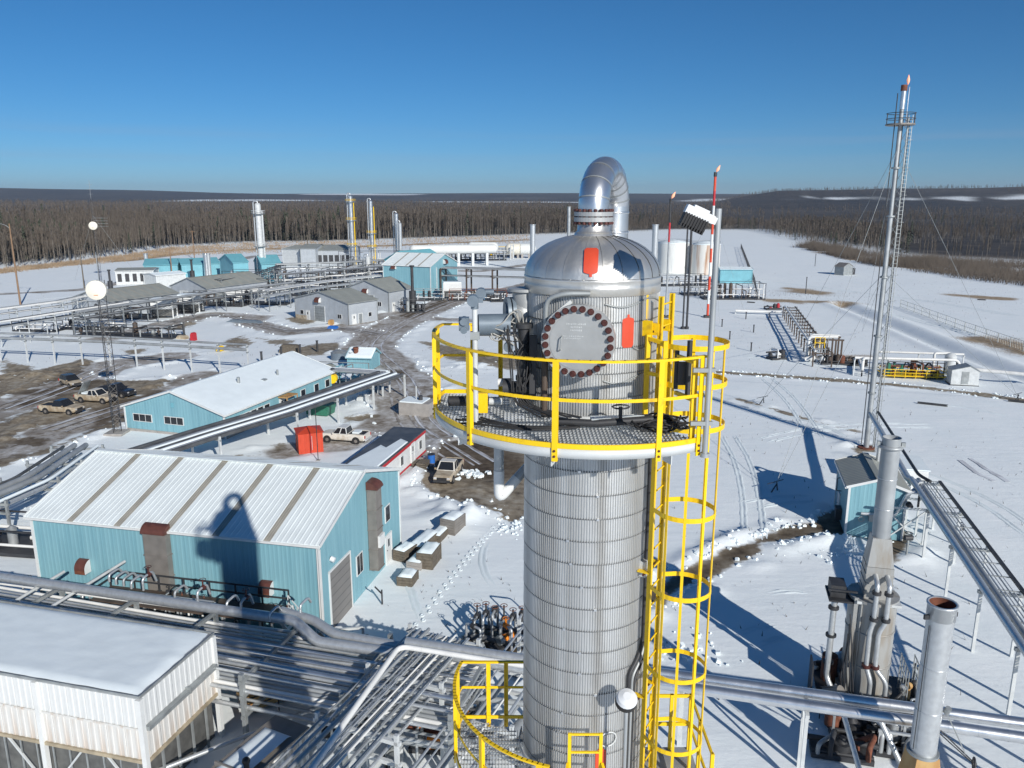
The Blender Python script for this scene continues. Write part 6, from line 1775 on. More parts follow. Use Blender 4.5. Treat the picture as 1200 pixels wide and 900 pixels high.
def skid_clutter(label, p, rz, lx, ly, n=6, seed=0, palette=('pipe_white','steel_dark','rust','pipe_dull'), rail=None, h=2.4, name='process_skid', posts=True):
    """a process skid: base frame, vessels, valves and bent pipes, optional handrail"""
    rr = random.Random(seed)
    T = thing(name, label, 'process skid', (p[0], p[1], 0), rz)
    part('skid_base', MB().box(-lx/2, lx/2, -ly/2, ly/2, .05, .35), M['steel_dark'], T)
    for i in range(n):
        x, y = -lx/2+lx*(i+.5)/n, rr.uniform(-ly*.3, ly*.3); hh = h*rr.uniform(.45, 1.0)
        k = rr.random(); m_ = M[rr.choice(palette)]
        if k < .35:
            part('vessel', MB().cyl((x,y,.3), (x,y,hh), .3+.25*rr.random(), n=12).cyl((x,y,hh), (x,y,hh+.2), .3, .12, n=12), m_, T)
        elif k < .75:
            part('bent_pipe', MB().tube(fillet([(x,-ly*.45,.3), (x,-ly*.45,hh), (x+rr.uniform(-1,1),ly*.45,hh), (x+rr.uniform(-1,1),ly*.45,.3)], .3, 3), .09+.07*rr.random(), 8), m_, T)
        else:
            v = part('valve', MB().cyl((x,y,.3), (x,y,hh*.8), .16, n=8).cyl((x-.3,y,hh*.5), (x+.3,y,hh*.5), .24, n=10).cyl((x,y,hh*.8), (x,y,hh*.8+.06), .28, n=10), m_, T)
    part('header', MB().cyl((-lx/2-.3,ly*.25,h*.55), (lx/2+.3,ly*.25,h*.55), .15, n=8).cyl((-lx/2,-ly*.3,h*.3), (lx/2,-ly*.3,h*.3), .12, n=8), M[palette[0]], T)
    if posts:
        for x in (-lx/2+.1, lx/2-.1):
            for y in (-ly/2+.1, ly/2-.1): part('post', MB().bar((x,y,.3), (x,y,h), .12, .12), M[palette[1]], T)
        part('top_beam', MB().bar((-lx/2,-ly/2+.1,h), (lx/2,-ly/2+.1,h), .12, .12).bar((-lx/2,ly/2-.1,h), (lx/2,ly/2-.1,h), .12, .12), M[palette[1]], T)
    if rail:
        for z in (.95, 1.45):
            part('rail', MB().bar((-lx/2-.4,-ly/2-.4,z), (lx/2+.4,-ly/2-.4,z), .08, .08).bar((-lx/2-.4,ly/2+.4,z), (lx/2+.4,ly/2+.4,z), .08, .08).bar((-lx/2-.4,-ly/2-.4,z), (-lx/2-.4,ly/2+.4,z), .08, .08).bar((lx/2+.4,-ly/2-.4,z), (lx/2+.4,ly/2+.4,z), .08, .08), M[rail], T)
        k = int(lx/1.3)
        for i in range(k+1):
            for y in (-ly/2-.4, ly/2+.4): part('railing_post', MB().bar((-lx/2-.4+(lx+.8)*i/k,y,.1), (-lx/2-.4+(lx+.8)*i/k,y,1.5), .08, .08), M[rail], T)
        part('toe_deck', MB().box(-lx/2-.4, lx/2+.4, -ly/2-.4, ly/2+.4, .35, .45), M[rail], T)
    return T
def mid_right():
    a, b = P(925, 372), P(963, 430)
    T = rack('dark ladder-like pipe rack slanting across the snow left of the flare stack', [a, b], 3.0, (2.4,), [(-1.2,2.5,.16,'pipe_white'), (-.6,2.5,.1,'pipe_dull'), (1.1,2.5,.14,'rack_brown')], 4.5, 'rack_brown', 'rack_brown', .22, .2)
    d = (b-a).normalized(); n = Vec((-d.y, d.x, 0)); L = (b-a).length
    for i in range(14):
        q = a+d*(L*(i+.5)/14)+Z*2.7; part('rung', MB().bar(q-n*1.5, q+n*1.5, .16, .1), M['steel'], T, True)
    q = P(955, 422)
    T = thing('manifold_frame', 'brown steel frame carrying fat white bent pipe and yellow landing', 'manifold', (q.x, q.y, 0), -.2)
    for x in (-.2, 1.6, 3.0, 4.0):
        for y in (-1.2, 1.8): part('post', MB().bar((x,y,0), (x,y,3.9), .26, .26), M['rack_brown'], T)
    for y in (-1.2, 1.8): part('beam', MB().bar((-.4,y,3.9), (4.3,y,3.9), .26, .26), M['rack_brown'], T)
    part('white_pipe', MB().tube(fillet([(-1.4,-.6,.5), (-1.4,-.6,4.2), (3.4,-.4,4.3)], .6, 5), .24, 12), M['pipe_white'], T)
    part('white_pipe', MB().tube(fillet([(4.0,1.3,4.3), (-.9,1.4,4.3), (-1.2,1.4,.6)], .6, 4), .17, 10), M['pipe_white'], T)
    part('yellow_landing', MB().box(-.6,1.0,-2.2,-1.4,3.4,3.5).bar((-.6,-2.2,4.4),(1.0,-2.2,4.4),.1,.1).bar((-.6,-2.2,2.6),(-.6,-2.2,4.4),.1,.1).bar((.2,-2.2,2.6),(.2,-2.2,4.4),.1,.1).bar((1,-2.2,2.6),(1,-2.2,4.4),.1,.1), M['yellow'], T)
    part('vessel', MB().cyl((-2.0,-1.8,.3), (-.3,-1.8,.8), .5, n=12), M['pipe_white'], T)
    skid_clutter('cluster of white and rusty valves at the foot of the brown frame', (q.x+3.5, q.y-3.5), -.2, 7.5, 2.8, 12, 41, ('steel_dark','rust','rack_brown','pipe_white'), None, 1.9, posts=False)
    skid_clutter('small valve group with black stems left of the brown frame', (q.x-6.5, q.y+1), .3, 3, 2, 4, 42, ('steel_dark','pipe_dull','pipe_white'), None, 2.2, posts=False)
    s = P(1068, 441)
    skid_clutter('long valve skid with yellow handrails right of the flare stack', (s.x, s.y, 0), -.17, 8.6, 3.4, 12, 43, ('rust','steel_dark','steel_dark','green'), 'yellow', 2.6)
    pipe_thing('white pipe running above the yellow-railed skid', [(s.x-9, s.y+.8, 2.9), (s.x+6, s.y-1.8, 3.0), (s.x+7.5, s.y-2, .6)], .22, 'pipe_white', .5, 10, 5.0)
    pipe_thing('white pipe behind the yellow-railed skid, the farther of the two', [(s.x-3.5, s.y+6, 2.9), (s.x+10, s.y+3.5, 2.9)], .18, 'pipe_white', .5, 10, 5.0)
    pipe_thing('white pipe near the ground from the brown frame to the yellow-railed skid', [(q.x+6, q.y-4, .9), (s.x-8, s.y, 1.0), (s.x-8, s.y, 3.0), (s.x-6.5,s.y-.4,3.0)], .24, 'pipe_white', .4, 10, 6.0)
    x = P(1127, 450)
    T = thing('grey_enclosure', 'slant-topped grey metal enclosure at the right end of the valve skids', 'box', (x.x, x.y, 0), -.25)
    part('body', MB().prism([(-1.9,.1),(1.9,.1),(1.9,2.3),(.6,3.0),(-1.9,2.3)], -1.3, 1.3), M['steel_light'], T)
    part('roof_sheet', MB().bar((.6,0,3.06),(-2.0,0,2.36),2.8,.06).bar((.6,0,3.06),(2.1,0,2.26),2.8,.06), M['steel'], T)
    part('door', MB().box(-.5,.5,-1.34,-1.3,.3,2.2), M['steel'], T); part('skid_base', MB().box(-2,2,-1.4,1.4,0,.12), M['steel_dark'], T)
    y = P(1112, 437)
    T = thing('vertical_vessel', 'pale upright drum with dome beside the grey enclosure', 'vessel', (y.x, y.y, 0))
    part('drum', MB().cyl((0,0,.3),(0,0,2.8),.9,n=20).lathe([(.9,2.8),(.6,3.2),(.02,3.35)],n=20), M['steel_light'], T)
    part('legs', MB().bar((-.6,-.6,0),(-.6,-.6,.4),.15,.15).bar((.6,-.6,0),(.6,-.6,.4),.15,.15).bar((0,.7,0),(0,.7,.4),.15,.15), M['steel_dark'], T)
    part('side_pipe', MB().tube(fillet([(-2.5,.4,.4),(-2.5,.4,3.2),(0,.4,3.2),(0,.2,2.9)],.3,3),.2,10), M['pipe_white'], T)
    pipe_thing('white pipe on low trestles leaving the grey enclosure for the right edge', [(x.x+1.5, x.y+2.4, 1.9), P(1300, 448, 1.9)], .30, 'pipe_white', None, 10, 7.0)
    pipe_thing('long white pipe on the snow left of the ladder-like rack', [P(862, 364, .8), P(922, 366, .8)], .3, 'pipe_white', None, 8, 9)
    skid_clutter('tangle of white pipes and dark pumps below the distant teal shed', P(858, 350), 0, 17, 6, 14, 44, ('pipe_white','steel_dark','rack_brown','pipe_white'), None, 4.6)
    skid_clutter('dark pump row standing on the snow between the white pipes', P(822, 345), .1, 12, 5, 10, 45, ('pipe_dull','steel_dark','pipe_white'), None, 3.6)
    skid_clutter('dark pump pair on the snow beside the long white pipe', P(906, 363), .1, 4, 2, 4, 46, ('steel_dark','steel_dark','trim_red'), None, 1.5, posts=False)
    skid_clutter('row of pipes and posts in front of the white storage tanks', P(790, 335), .1, 22, 5, 14, 49, ('pipe_white','steel_dark','pipe_dull'), None, 3.6)
    c = P(988, 322)
    T = thing('sampling_shed', 'lone grey shelter standing on the snow field far right', 'shed', (c.x, c.y, 0), .5)
    part('body', MB().prism([(-2.4,0),(2.4,0),(2.4,3.2),(0,4.4),(-2.4,3.2)], -2, 2), M['steel'], T)
    part('roof', MB().bar((0,0,4.45),(-2.7,0,3.1),4.3,.1).bar((0,0,4.45),(2.7,0,3.1),4.3,.1), M['duct'], T)
    part('side_box', MB().box(2.5,4.6,-1.5,1.2,0,2.4), M['steel_dark'], T)
    for k, (u, v, l) in enumerate(((1092, 475, 3.6), (1196, 472, 3), (1150, 352, 2), (880, 355, 2))):
        p = P(u, v)
        T = thing('loose_pipe', ('dark length of pipe lying alone on the snow right of the flare stack', 'dark length of pipe lying at the right edge of the snow', 'dark stump on the distant snow at right', 'dark stub beside the end of the fence')[k], 'pipe', (p.x, p.y, 0), -.5)
        part('pipe_run', MB().cyl((-l/2,0,.18),(l/2,0,.18),.17,n=8), M['steel_dark'], T); part('end_cap', MB().cyl((l/2,0,.18),(l/2+.15,0,.18),.2,n=8), M['steel'], T)
    for k, (u, v) in enumerate(((846, 383), (874, 374), (901, 375), (883, 390), (855, 398), (880, 412), (944, 345), (955, 312))):
        p = P(u, v); h = 1.6 if k < 6 else 5
        T = thing('marker_post', 'dark marker post in the snow, ' + ('nearest the red and white pole', 'below the distant pipe tangle', 'near the top of the ladder-like rack', 'left of the ladder-like rack', 'right of the caged ladder', 'nearest the brown frame', 'alone by the dry grass', 'farthest, on the open field')[k], 'post', (p.x, p.y, 0), 0, 'marker posts on the snow field')
        part('shaft', MB().cyl((0,0,0),(0,0,h),.12,n=6), M['steel_dark'], T); part('cap', MB().cyl((0,0,h),(0,0,h+.12),.2,n=6), M['steel_dark'], T)
mid_right()
def fence(label, pts, h, step, mt='steel', slat=True):
    pts = [Vec(p) for p in pts]
    T = thing('fence', label, 'fence', (pts[0].x, pts[0].y, 0))
    wire = MB()
    for a, b in zip(pts[:-1], pts[1:]):
        a, b = Vec((a.x,a.y,0)), Vec((b.x,b.y,0)); L = (b-a).length; k = max(1, int(L/step))
        for i in range(k):
            q = a.lerp(b, i/k); part('post', MB().bar(q, q+Z*h, .12, .12), M[mt], T, True)
        for z in (.15, h*.5, h-.05): part('rail', MB().bar(a+Z*z, b+Z*z, .05, .06), M[mt], T, True)
        m_ = int(L/.9)
        for i in range(m_):
            q = a.lerp(b, i/m_); q2 = a.lerp(b, min(1,(i+1)/m_))
            wire.bar(q+Z*.1, q2+Z*h, .02, .02); wire.bar(q+Z*h, q2+Z*.1, .02, .02)
    part('wire_mesh', wire, M[mt], T, True)['kind'] = 'stuff'
heater_yard()
fence('dark fence running away to the forest right of the storage tanks', px(887,352, 884,334, 868,290), 2.4, 8, 'steel_dark')
fence('pale wire fence along the ditch on the right snow field', px(1055,360, 1130,388, 1215,418), 2.0, 4.5, 'steel')

# ================================================================== left middle distance
def bld3(name, label, FR, FL, depth, eave, rise, wm, rm, trim='white', **k):
    """building whose gable end (FL-FR) faces the viewer; FR, FL ground points"""
    e = Vec((FR.x-FL.x, FR.y-FL.y, 0)); W = e.length; e.normalize(); d = Vec((-e.y, e.x, 0))
    T = building(name, label, (FR.x, FR.y, 0), math.atan2(d.y, d.x), depth, W, eave, rise, wm, rm, trim, **k)
    return T, depth, W
def bldf(name, label, FL, FR, W, eave, rise, wm, rm, trim='white', **k):
    """building whose long front (FL-FR) faces the viewer"""
    e = Vec((FR.x-FL.x, FR.y-FL.y, 0)); L = e.length
    return building(name, label, (FL.x, FL.y, 0), math.atan2(e.y, e.x), L, W, eave, rise, wm, rm, trim, **k), L, W

def office():
    T, L, W = bld3('office_building', 'long teal office building with snow-covered roof and rows of dark windows', Vec((-33.9, 90.6, 0)), Vec((-47.6, 94.9, 0)), 26, 3.1, 2.3, 'teal', 'roof_white', bays=7, snow='fb', base='concrete', pitch=.4)
    for x in (2.6, 7.2): add_window(T, L, W, 'l', x, 1.75, 2.7, .85, 3)
    for x in (1.5, 2.9, 4.3, 5.7, 7.1, 8.5): add_window(T, L, W, 'f', x, 1.7, 1.1, 1.05, 1)
    for x in (17, 20.5, 23.5): add_window(T, L, W, 'f', x, 1.7, 1.1, 1.0, 1)
    add_door(T, L, W, 'f', 12.3, 1.8, 2.2, 'white', 2)
    part('porch', MB().box(11.0, 13.6, -1.4, -.05, 2.5, 2.62).box(11.05, 11.15, -1.4, -1.3, 0, 2.5).box(13.45, 13.55, -1.4, -1.3, 0, 2.5), M['rust_tan'], T)
    part('gable_emblem', MB().obox((-.06, W*.5, 3.7), (.02,0,0), (0,.22,0), (0,0,.28)), M['teal_far'], T)
    part('roof_vent', MB().cyl((9,W*.3,3.6),(9,W*.3,5.4),.2,n=10).cyl((16,W*.22,3.6),(16,W*.22,5.0),.15,n=10).box(12.5,13.2,W*.2,W*.25,3.5,4.4), M['steel'], T)
office()
def lattice(name, label, u, v, htop, dish_z, dr, side=1.0, w_=.55, extra=None):
    p = P(u, v)
    T = thing(name, label, 'tower', (p.x, p.y, 0))
    lg = [(w_*math.cos(a), w_*math.sin(a)) for a in (.3, 2.4, 4.5)]
    for a, b in lg: part('leg', MB().cyl((a,b,0), (a,b,htop), .045, n=6), M['steel_dark'], T)
    br = MB(); z = .3; i = 0
    while z < htop-1.0:
        for j in range(3):
            (a, b), (c, d) = lg[j], lg[(j+1) % 3]
            br.bar((a,b,z), (c,d,z+.8), .026, .026)
            if i % 2 == 0: br.bar((a,b,z), (c,d,z), .026, .026)
        z += .8; i += 1
    part('lacing', br, M['duct'], T)['kind'] = 'stuff'
    n = Vec((.16, -.97, .05)).normalized(); s = Vec((-n.y, n.x, 0)).normalized(); up = s.cross(n)
    c = Vec((0, -w_-.4, dish_z)) + n*.0
    vs = []; rings = 6; m_ = 24
    for i in range(rings+1):
        r = dr*i/rings; d = .16*dr*(1-(i/rings)**2)
        for k in range(m_): vs.append(c + n*d + s*max(r,.001)*math.cos(2*PI*k/m_) + up*max(r,.001)*math.sin(2*PI*k/m_))
    D = MB().add(vs, [(i*m_+k, i*m_+(k+1) % m_, (i+1)*m_+(k+1) % m_, (i+1)*m_+k) for i in range(rings) for k in range(m_)], True)
    D.cyl(c-n*.45*dr, c, dr*1.0, dr*1.01, n=m_, cap=False)
    ds = part('dish', D, M['dish'], T)
    part('dish_mark', MB().obox(c+n*.14*dr+up*dr*.5, s*dr*.2, n*.03, up*.03), M['orange'], ds)
    part('dish_mount', MB().cyl(c-n*.4*dr, (0,0,dish_z), .14, n=8), M['steel'], T)
    if extra: extra(T, lg, htop)
    return T
def dish_tower_extra(T, lg, h):
    part('base_pad', MB().box(-1.1,1.1,-1.1,1.1,0,.25), M['concrete'], T)
    part('antenna', MB().cyl((0,0,h), (0,0,h+3.2), .035, n=6), M['steel'], T)
lattice('antenna_tower', 'lattice antenna tower with big cream dish beside the snow-roofed office', 137, 508, 18.6, Hz(340, 92.4), 1.12, extra=dish_tower_extra)
def mast_extra(T, lg, h):
    part('antenna', MB().cyl((0,0,h), (0,0,h+6), .05, n=6), M['steel'], T)
    for k in range(4): part('yagi_arm', MB().bar((0,0,h-9+.9*k), (5.0,-.5,h-9+.9*k), .08, .08), M['steel'], T)
    for k in range(3): part('dipole', MB().bar((-.9,0,h+1.5+1.5*k), (.9,0,h+1.5+1.5*k), .07, .07), M['steel'], T)
    part('guy_wire', MB().cyl((0,0,h*.8), (12,4,0), .03, n=4), M['steel'], T); part('guy_wire', MB().cyl((0,0,h*.8), (-12,6,0), .03, n=4), M['steel'], T)
lattice('antenna_mast', 'distant slender radio mast with white dish against the forest', 118, 330, 27.5, 18.7, 1.35, w_=.45, extra=mast_extra)
def power_pole(u, v, vt, label, lamp=True, r=.2, mt='wood'):
    p = P(u, v); h = Hz(vt, p.y)
    T = thing('utility_pole', label, 'pole', (p.x, p.y, 0))
    part('shaft', MB().cyl((0,0,0), (0,0,h), r, r*.62, n=10), M[mt], T)
    if lamp:
        a = part('lamp_arm', MB().tube(fillet([(0,0,h-1.2), (-1.0,-.2,h-.3), (-2.6,-.4,h+.1)], .6, 3), .06, 6), M['steel'], T)
        part('lamp_head', MB().obox((-2.8,-.45,h+.05), (.45,.05,0), (0,.2,0), (0,0,.1)), M['steel_light'], a)
    else: part('crossarm', MB().bar((-1.2,0,h-.6), (1.2,0,h-.6), .14, .14), M[mt], T)
power_pole(24, 357, 262, 'tall wooden lamp pole leaning over the snow at the far left', True, .26)
power_pole(99, 338, 291, 'grey wooden pole left of the long grey sheds', False, .22, 'timber')
power_pole(202, 326, 291, 'brown wooden pole before the distant teal roofs', False, .24)
power_pole(228, 304, 270, 'thin brown pole at the forest foot above the teal roofs', False, .24)
power_pole(362, 311, 275, 'dark pole between the two far left columns', False, .24, 'timber')
power_pole(-4, 335, 318, 'wooden pole at the left picture edge', False, .24)
power_pole(255, 287, 270, 'faint far pole on the reddish forest foot', False, .2, 'timber')

# grey process buildings
def greys():
    T, L, W = bld3('process_building', 'long low grey building with grey ribbed roof behind the big cream dish', Vec((-95.4,188.6,0)), Vec((-107.8,195.2,0)), 19.5, 4.0, 2.0, 'grey_wall', 'grey_roof', 'steel', bays=8, strip=.35, pitch=.5)
    T, L, W = bld3('process_building', 'second grey building with ribbed roof, right of the first along the long rack', Vec((-82.0,214.5,0)), Vec((-94.2,221.0,0)), 22, 4.2, 2.4, 'grey_wall', 'grey_roof', 'steel', bays=7, strip=.35, pitch=.5)
    add_door(T, L, W, 'l', 5, 3, 3, 'steel_light', 0, 'roll_up_door')
    FL, FR = P(347, 373), P(409, 381)
    T, L, W = bld3('workshop', 'front grey gabled workshop with roll-up door facing the slushy road', FR, FL, 9.0, 4.9, 2.0, 'grey_wall', 'grey_roof', 'steel', bays=3, pitch=.5)
    add_door(T, L, W, 'l', W*.47, 3.4, 3.6, 'steel', 0, 'roll_up_door', 'steel_light'); add_door(T, L, W, 'l', W*.24, 1.1, 2.2, 'white', 1)
    add_window(T, L, W, 'l', W*.13, 1.7, 1.1, .9, 1); add_window(T, L, W, 'l', W*.84, 1.7, 1.3, .9, 2)
    hood_vent(T, L, W, 'l', W*.46, 5.0, 1.5, 1.1, .7)
    add_door(T, L, W, 'f', 1.6, 1.1, 2.2, 'white', 1); add_door(T, L, W, 'f', 3.6, 1.1, 2.2, 'steel', 0); add_window(T, L, W, 'f', 6.6, 1.7, 1, .9, 1)
    part('red_kickboard', MB().box(-.09, -.05, W*.78, W, .1, 1.0), M['mudpaint'], T)
    FL2, FR2 = P(404, 362), P(456, 366)
    T, L, W = bld3('workshop', 'rear grey gabled workshop set behind and right of the front one', FR2, FL2, 10.5, 5.2, 2.4, 'grey_wall', 'grey_roof', 'steel', bays=3, pitch=.5)
    add_door(T, L, W, 'l', W*.56, 3.2, 4.0, 'steel', 0, 'roll_up_door', 'steel_light'); add_window(T, L, W, 'l', W*.80, 1.9, 1.1, 1, 2)
    hood_vent(T, L, W, 'l', W*.5, 5.0, 1.5, 1.1, .7); add_door(T, L, W, 'f', 2.0, 1.1, 2.2, 'white', 1); add_window(T, L, W, 'f', 5.4, 1.7, 1.2, .9, 1)
    # teal compressor hall
    a, b = P(450, 344), P(505, 347)
    T, L, W = bldf('compressor_hall', 'tall teal hall with white roof behind the grey workshops', a, b, 17, 8.6, 3.0, 'teal', 'roof_white', 'white', bays=4, strip=.5, pitch=.6)
    hood_vent(T, L, W, 'f', L*.24, 7.9, 1.5, .9, .8); hood_vent(T, L, W, 'r', W*.5, 9.4, 1.7, 1.3, .9)
    part('pipe_ladder', MB().bar((L+.2, W*.2, 0), (L+.2, W*.2, 8), .3, .1), M['steel_light'], T)
    a, b = P(486, 333), P(521, 329)
    bldf('compressor_hall', 'smaller teal hall half hidden behind the tall teal hall', a, b, 14, 7.5, 3.0, 'teal_far', 'teal_roof', 'teal_far', bays=2, pitch=.8)
    # row of far teal roofs at left
    for k, (u0, v0, u1, v1, W_, ev, rs, lab) in enumerate((
        (170, 326, 209, 325, 14, 4.6, 1.6, 'leftmost of the far teal-roofed buildings'), (214, 325, 258, 323, 12, 4.6, 1.6, 'far teal-roofed building between two silver stacks'),
        (275, 330, 292, 329, 16, 6.5, 2.2, 'far teal building left of the tall bare column'), (308, 330, 330, 329, 14, 6.0, 2.4, 'far teal building right of the tall bare column'))):
        bldf('process_building', lab, P(u0, v0), P(u1, v1), W_, ev, rs, 'teal_far', 'teal_roof', 'teal_far', bays=3, pitch=.8)
    a, b = P(137, 334), P(181, 333)
    T, L, W = bldf('pump_house', 'pale flat-roofed open pump house behind the first grey building', a, b, 9, 4.6, .5, 'steel_light', 'grey_roof', 'white', bays=3, pitch=.8)
    for i in range(5): part('opening', MB().box(L*(i+.2)/5, L*(i+.75)/5, -.06, -.035, 1.0, 3.6), M['steel_dark'], T)
    a, b = P(184, 336), P(218, 333)
    bldf('pump_house', 'lower pale shed between the pump house and the second grey building', a, b, 8, 3.6, .5, 'steel_light', 'snow_top', 'white', bays=2, pitch=.8)
    a, b = P(332, 311), P(352, 312)
    bldf('process_building', 'pale grey far building at the left of the far pipe yard', a, b, 16, 7.0, 1.0, 'steel_light', 'grey_roof', 'steel_light', bays=2, pitch=1)
    a, b = P(353, 313), P(371, 313)
    bldf('process_building', 'far grey building with pale door panel beside the far pipe yard', a, b, 18, 7.6, 1.2, 'grey_wall', 'grey_roof', 'steel', bays=2, pitch=1)
    a, b = P(372, 312), P(412, 312)
    T, L, W = bldf('process_building', 'long far open-fronted grey building left of the yellow-platformed column', a, b, 20, 6.6, 1.6, 'grey_wall', 'grey_roof', 'steel', bays=4, pitch=1)
    for i in range(6): part('opening', MB().box(L*(i+.1)/6, L*(i+.85)/6, -.08, -.04, 1.6, 4.6), M['steel_dark'], T)
greys()
def far_columns():
    def col(u, v, vt, r, label, mt='pipe', plats=(), ladder='yellow', cap=True):
        p = P(u, v); h = Hz(vt, p.y)
        T = thing('process_tower', label, 'column', (p.x, p.y, 0))
        part('shell', MB().cyl((0,0,0), (0,0,h), r, n=20).lathe([(r,h),(r*.7,h+r*.5),(.02,h+r*.7)], n=20), M[mt], T)
        part('skirt', MB().cyl((0,0,0), (0,0,2.5), r*1.15, n=20), M['steel'], T)
        for f in plats:
            z = h*f
            pf = part('platform', MB().lathe([(r,z),(r+1.3,z),(r+1.3,z+.15),(r,z+.15)], n=16, smooth=False), M['steel'], T)
            part('railing', MB().tube([((r+1.3)*math.cos(a), (r+1.3)*math.sin(a), z+1.1) for a in [2*PI*k/14 for k in range(14)]], .09, 4, closed=True).tube([((r+1.3)*math.cos(a), (r+1.3)*math.sin(a), z+.6) for a in [2*PI*k/14 for k in range(14)]], .07, 4, closed=True), M[ladder], pf)
        if ladder:
            part('ladder', MB().bar((r+.5,-.5,1), (r+.5,-.5,h*.92), .28, .2), M[ladder], T) if ladder == 'yellow' else part('ladder', MB().bar((r+.5,-.5,1), (r+.5,-.5,h*.92), .5, .2), M[ladder], T)
        part('overhead_pipe', MB().tube(fillet([(0,0,h), (0,0,h+1.2), (-r-.5,0,h+1.2), (-r-.5,0,1)], .8, 4), .22, 8), M['pipe'], T)
        return T
    col(308, 328, 240, 1.0, 'tall pale column with white cone top left of the others', 'steel_light', (.88, .45), 'steel_light')
    col(414, 313, 230, .85, 'tallest silver column with yellow platforms in the far plant', 'alu', (.66, .92, .3))
    col(437, 311, 236, .8, 'silver column with yellow ladder right of the tallest one', 'alu', (.5, .28))
    col(466, 310, 251, .85, 'plain silver stack in the far plant, left one of a pair', 'alu', (), None)
    col(470, 311, 262, .7, 'plain silver stack in the far plant, right one of a pair', 'pipe', (), None)
    col(432, 326, 302, .9, 'short pale green vessel before the silver columns', 'steel_light', (), None)
    for u, v, vt, r, mt, lab in ((130, 340, 316, .45, 'steel_dark', 'black exhaust stack behind the first grey building'), (226, 328, 304, .5, 'steel_dark', 'black exhaust stack with wide base before the far teal roofs'),
                             (173, 322, 297, .7, 'pipe', 'silver stack at the left end of the far teal roofs'), (243, 325, 297, .9, 'alu', 'thick silver stack in the far teal roofs'), (246, 325, 297, .7, 'pipe', 'slim silver stack close to the thick one'),
                             (267, 326, 304, 1.4, 'pipe', 'left upright silver vessel of the far pair'), (275, 326, 303, 1.4, 'pipe', 'right upright silver vessel of the far pair'),
                             (484, 365, 311, .55, 'steel_dark', 'black exhaust stack in front of the tall teal hall'), (624, 318, 263, 1.0, 'pipe', 'grey stack just left of the dome'), (666, 300, 242, .8, 'pipe_dull', 'thin grey stack behind the dome nozzle'), (766, 322, 263, 1.1, 'pipe', 'grey stack just right of the dome'),
                             (359, 457, 431, .35, 'steel', 'short grey flue with cap beside the snow-roofed office'), (418, 432, 407, .42, 'rust', 'rusty flue between the small teal sheds'), (412, 432, 413, .3, 'steel', 'grey flue beside the rusty one')):
        p = P(u, v); h = Hz(vt, p.y)
        T = thing('exhaust_stack', lab, 'stack', (p.x, p.y, 0))
        part('shaft', MB().cyl((0,0,h*.4 if mt == 'steel_dark' else 0), (0,0,h), r*(.7 if mt == 'steel_dark' else 1), n=14, cap=False), M[mt], T)
        part('silencer', MB().cyl((0,0,0), (0,0,h*.45), r*(1.6 if mt == 'steel_dark' else 1.05), n=14), M[mt], T)
        part('rim', MB().lathe([(r*.75,h-.3),(r*1.15,h-.3),(r*1.15,h),(r*.6,h)], n=14), M[mt], T)
far_columns()

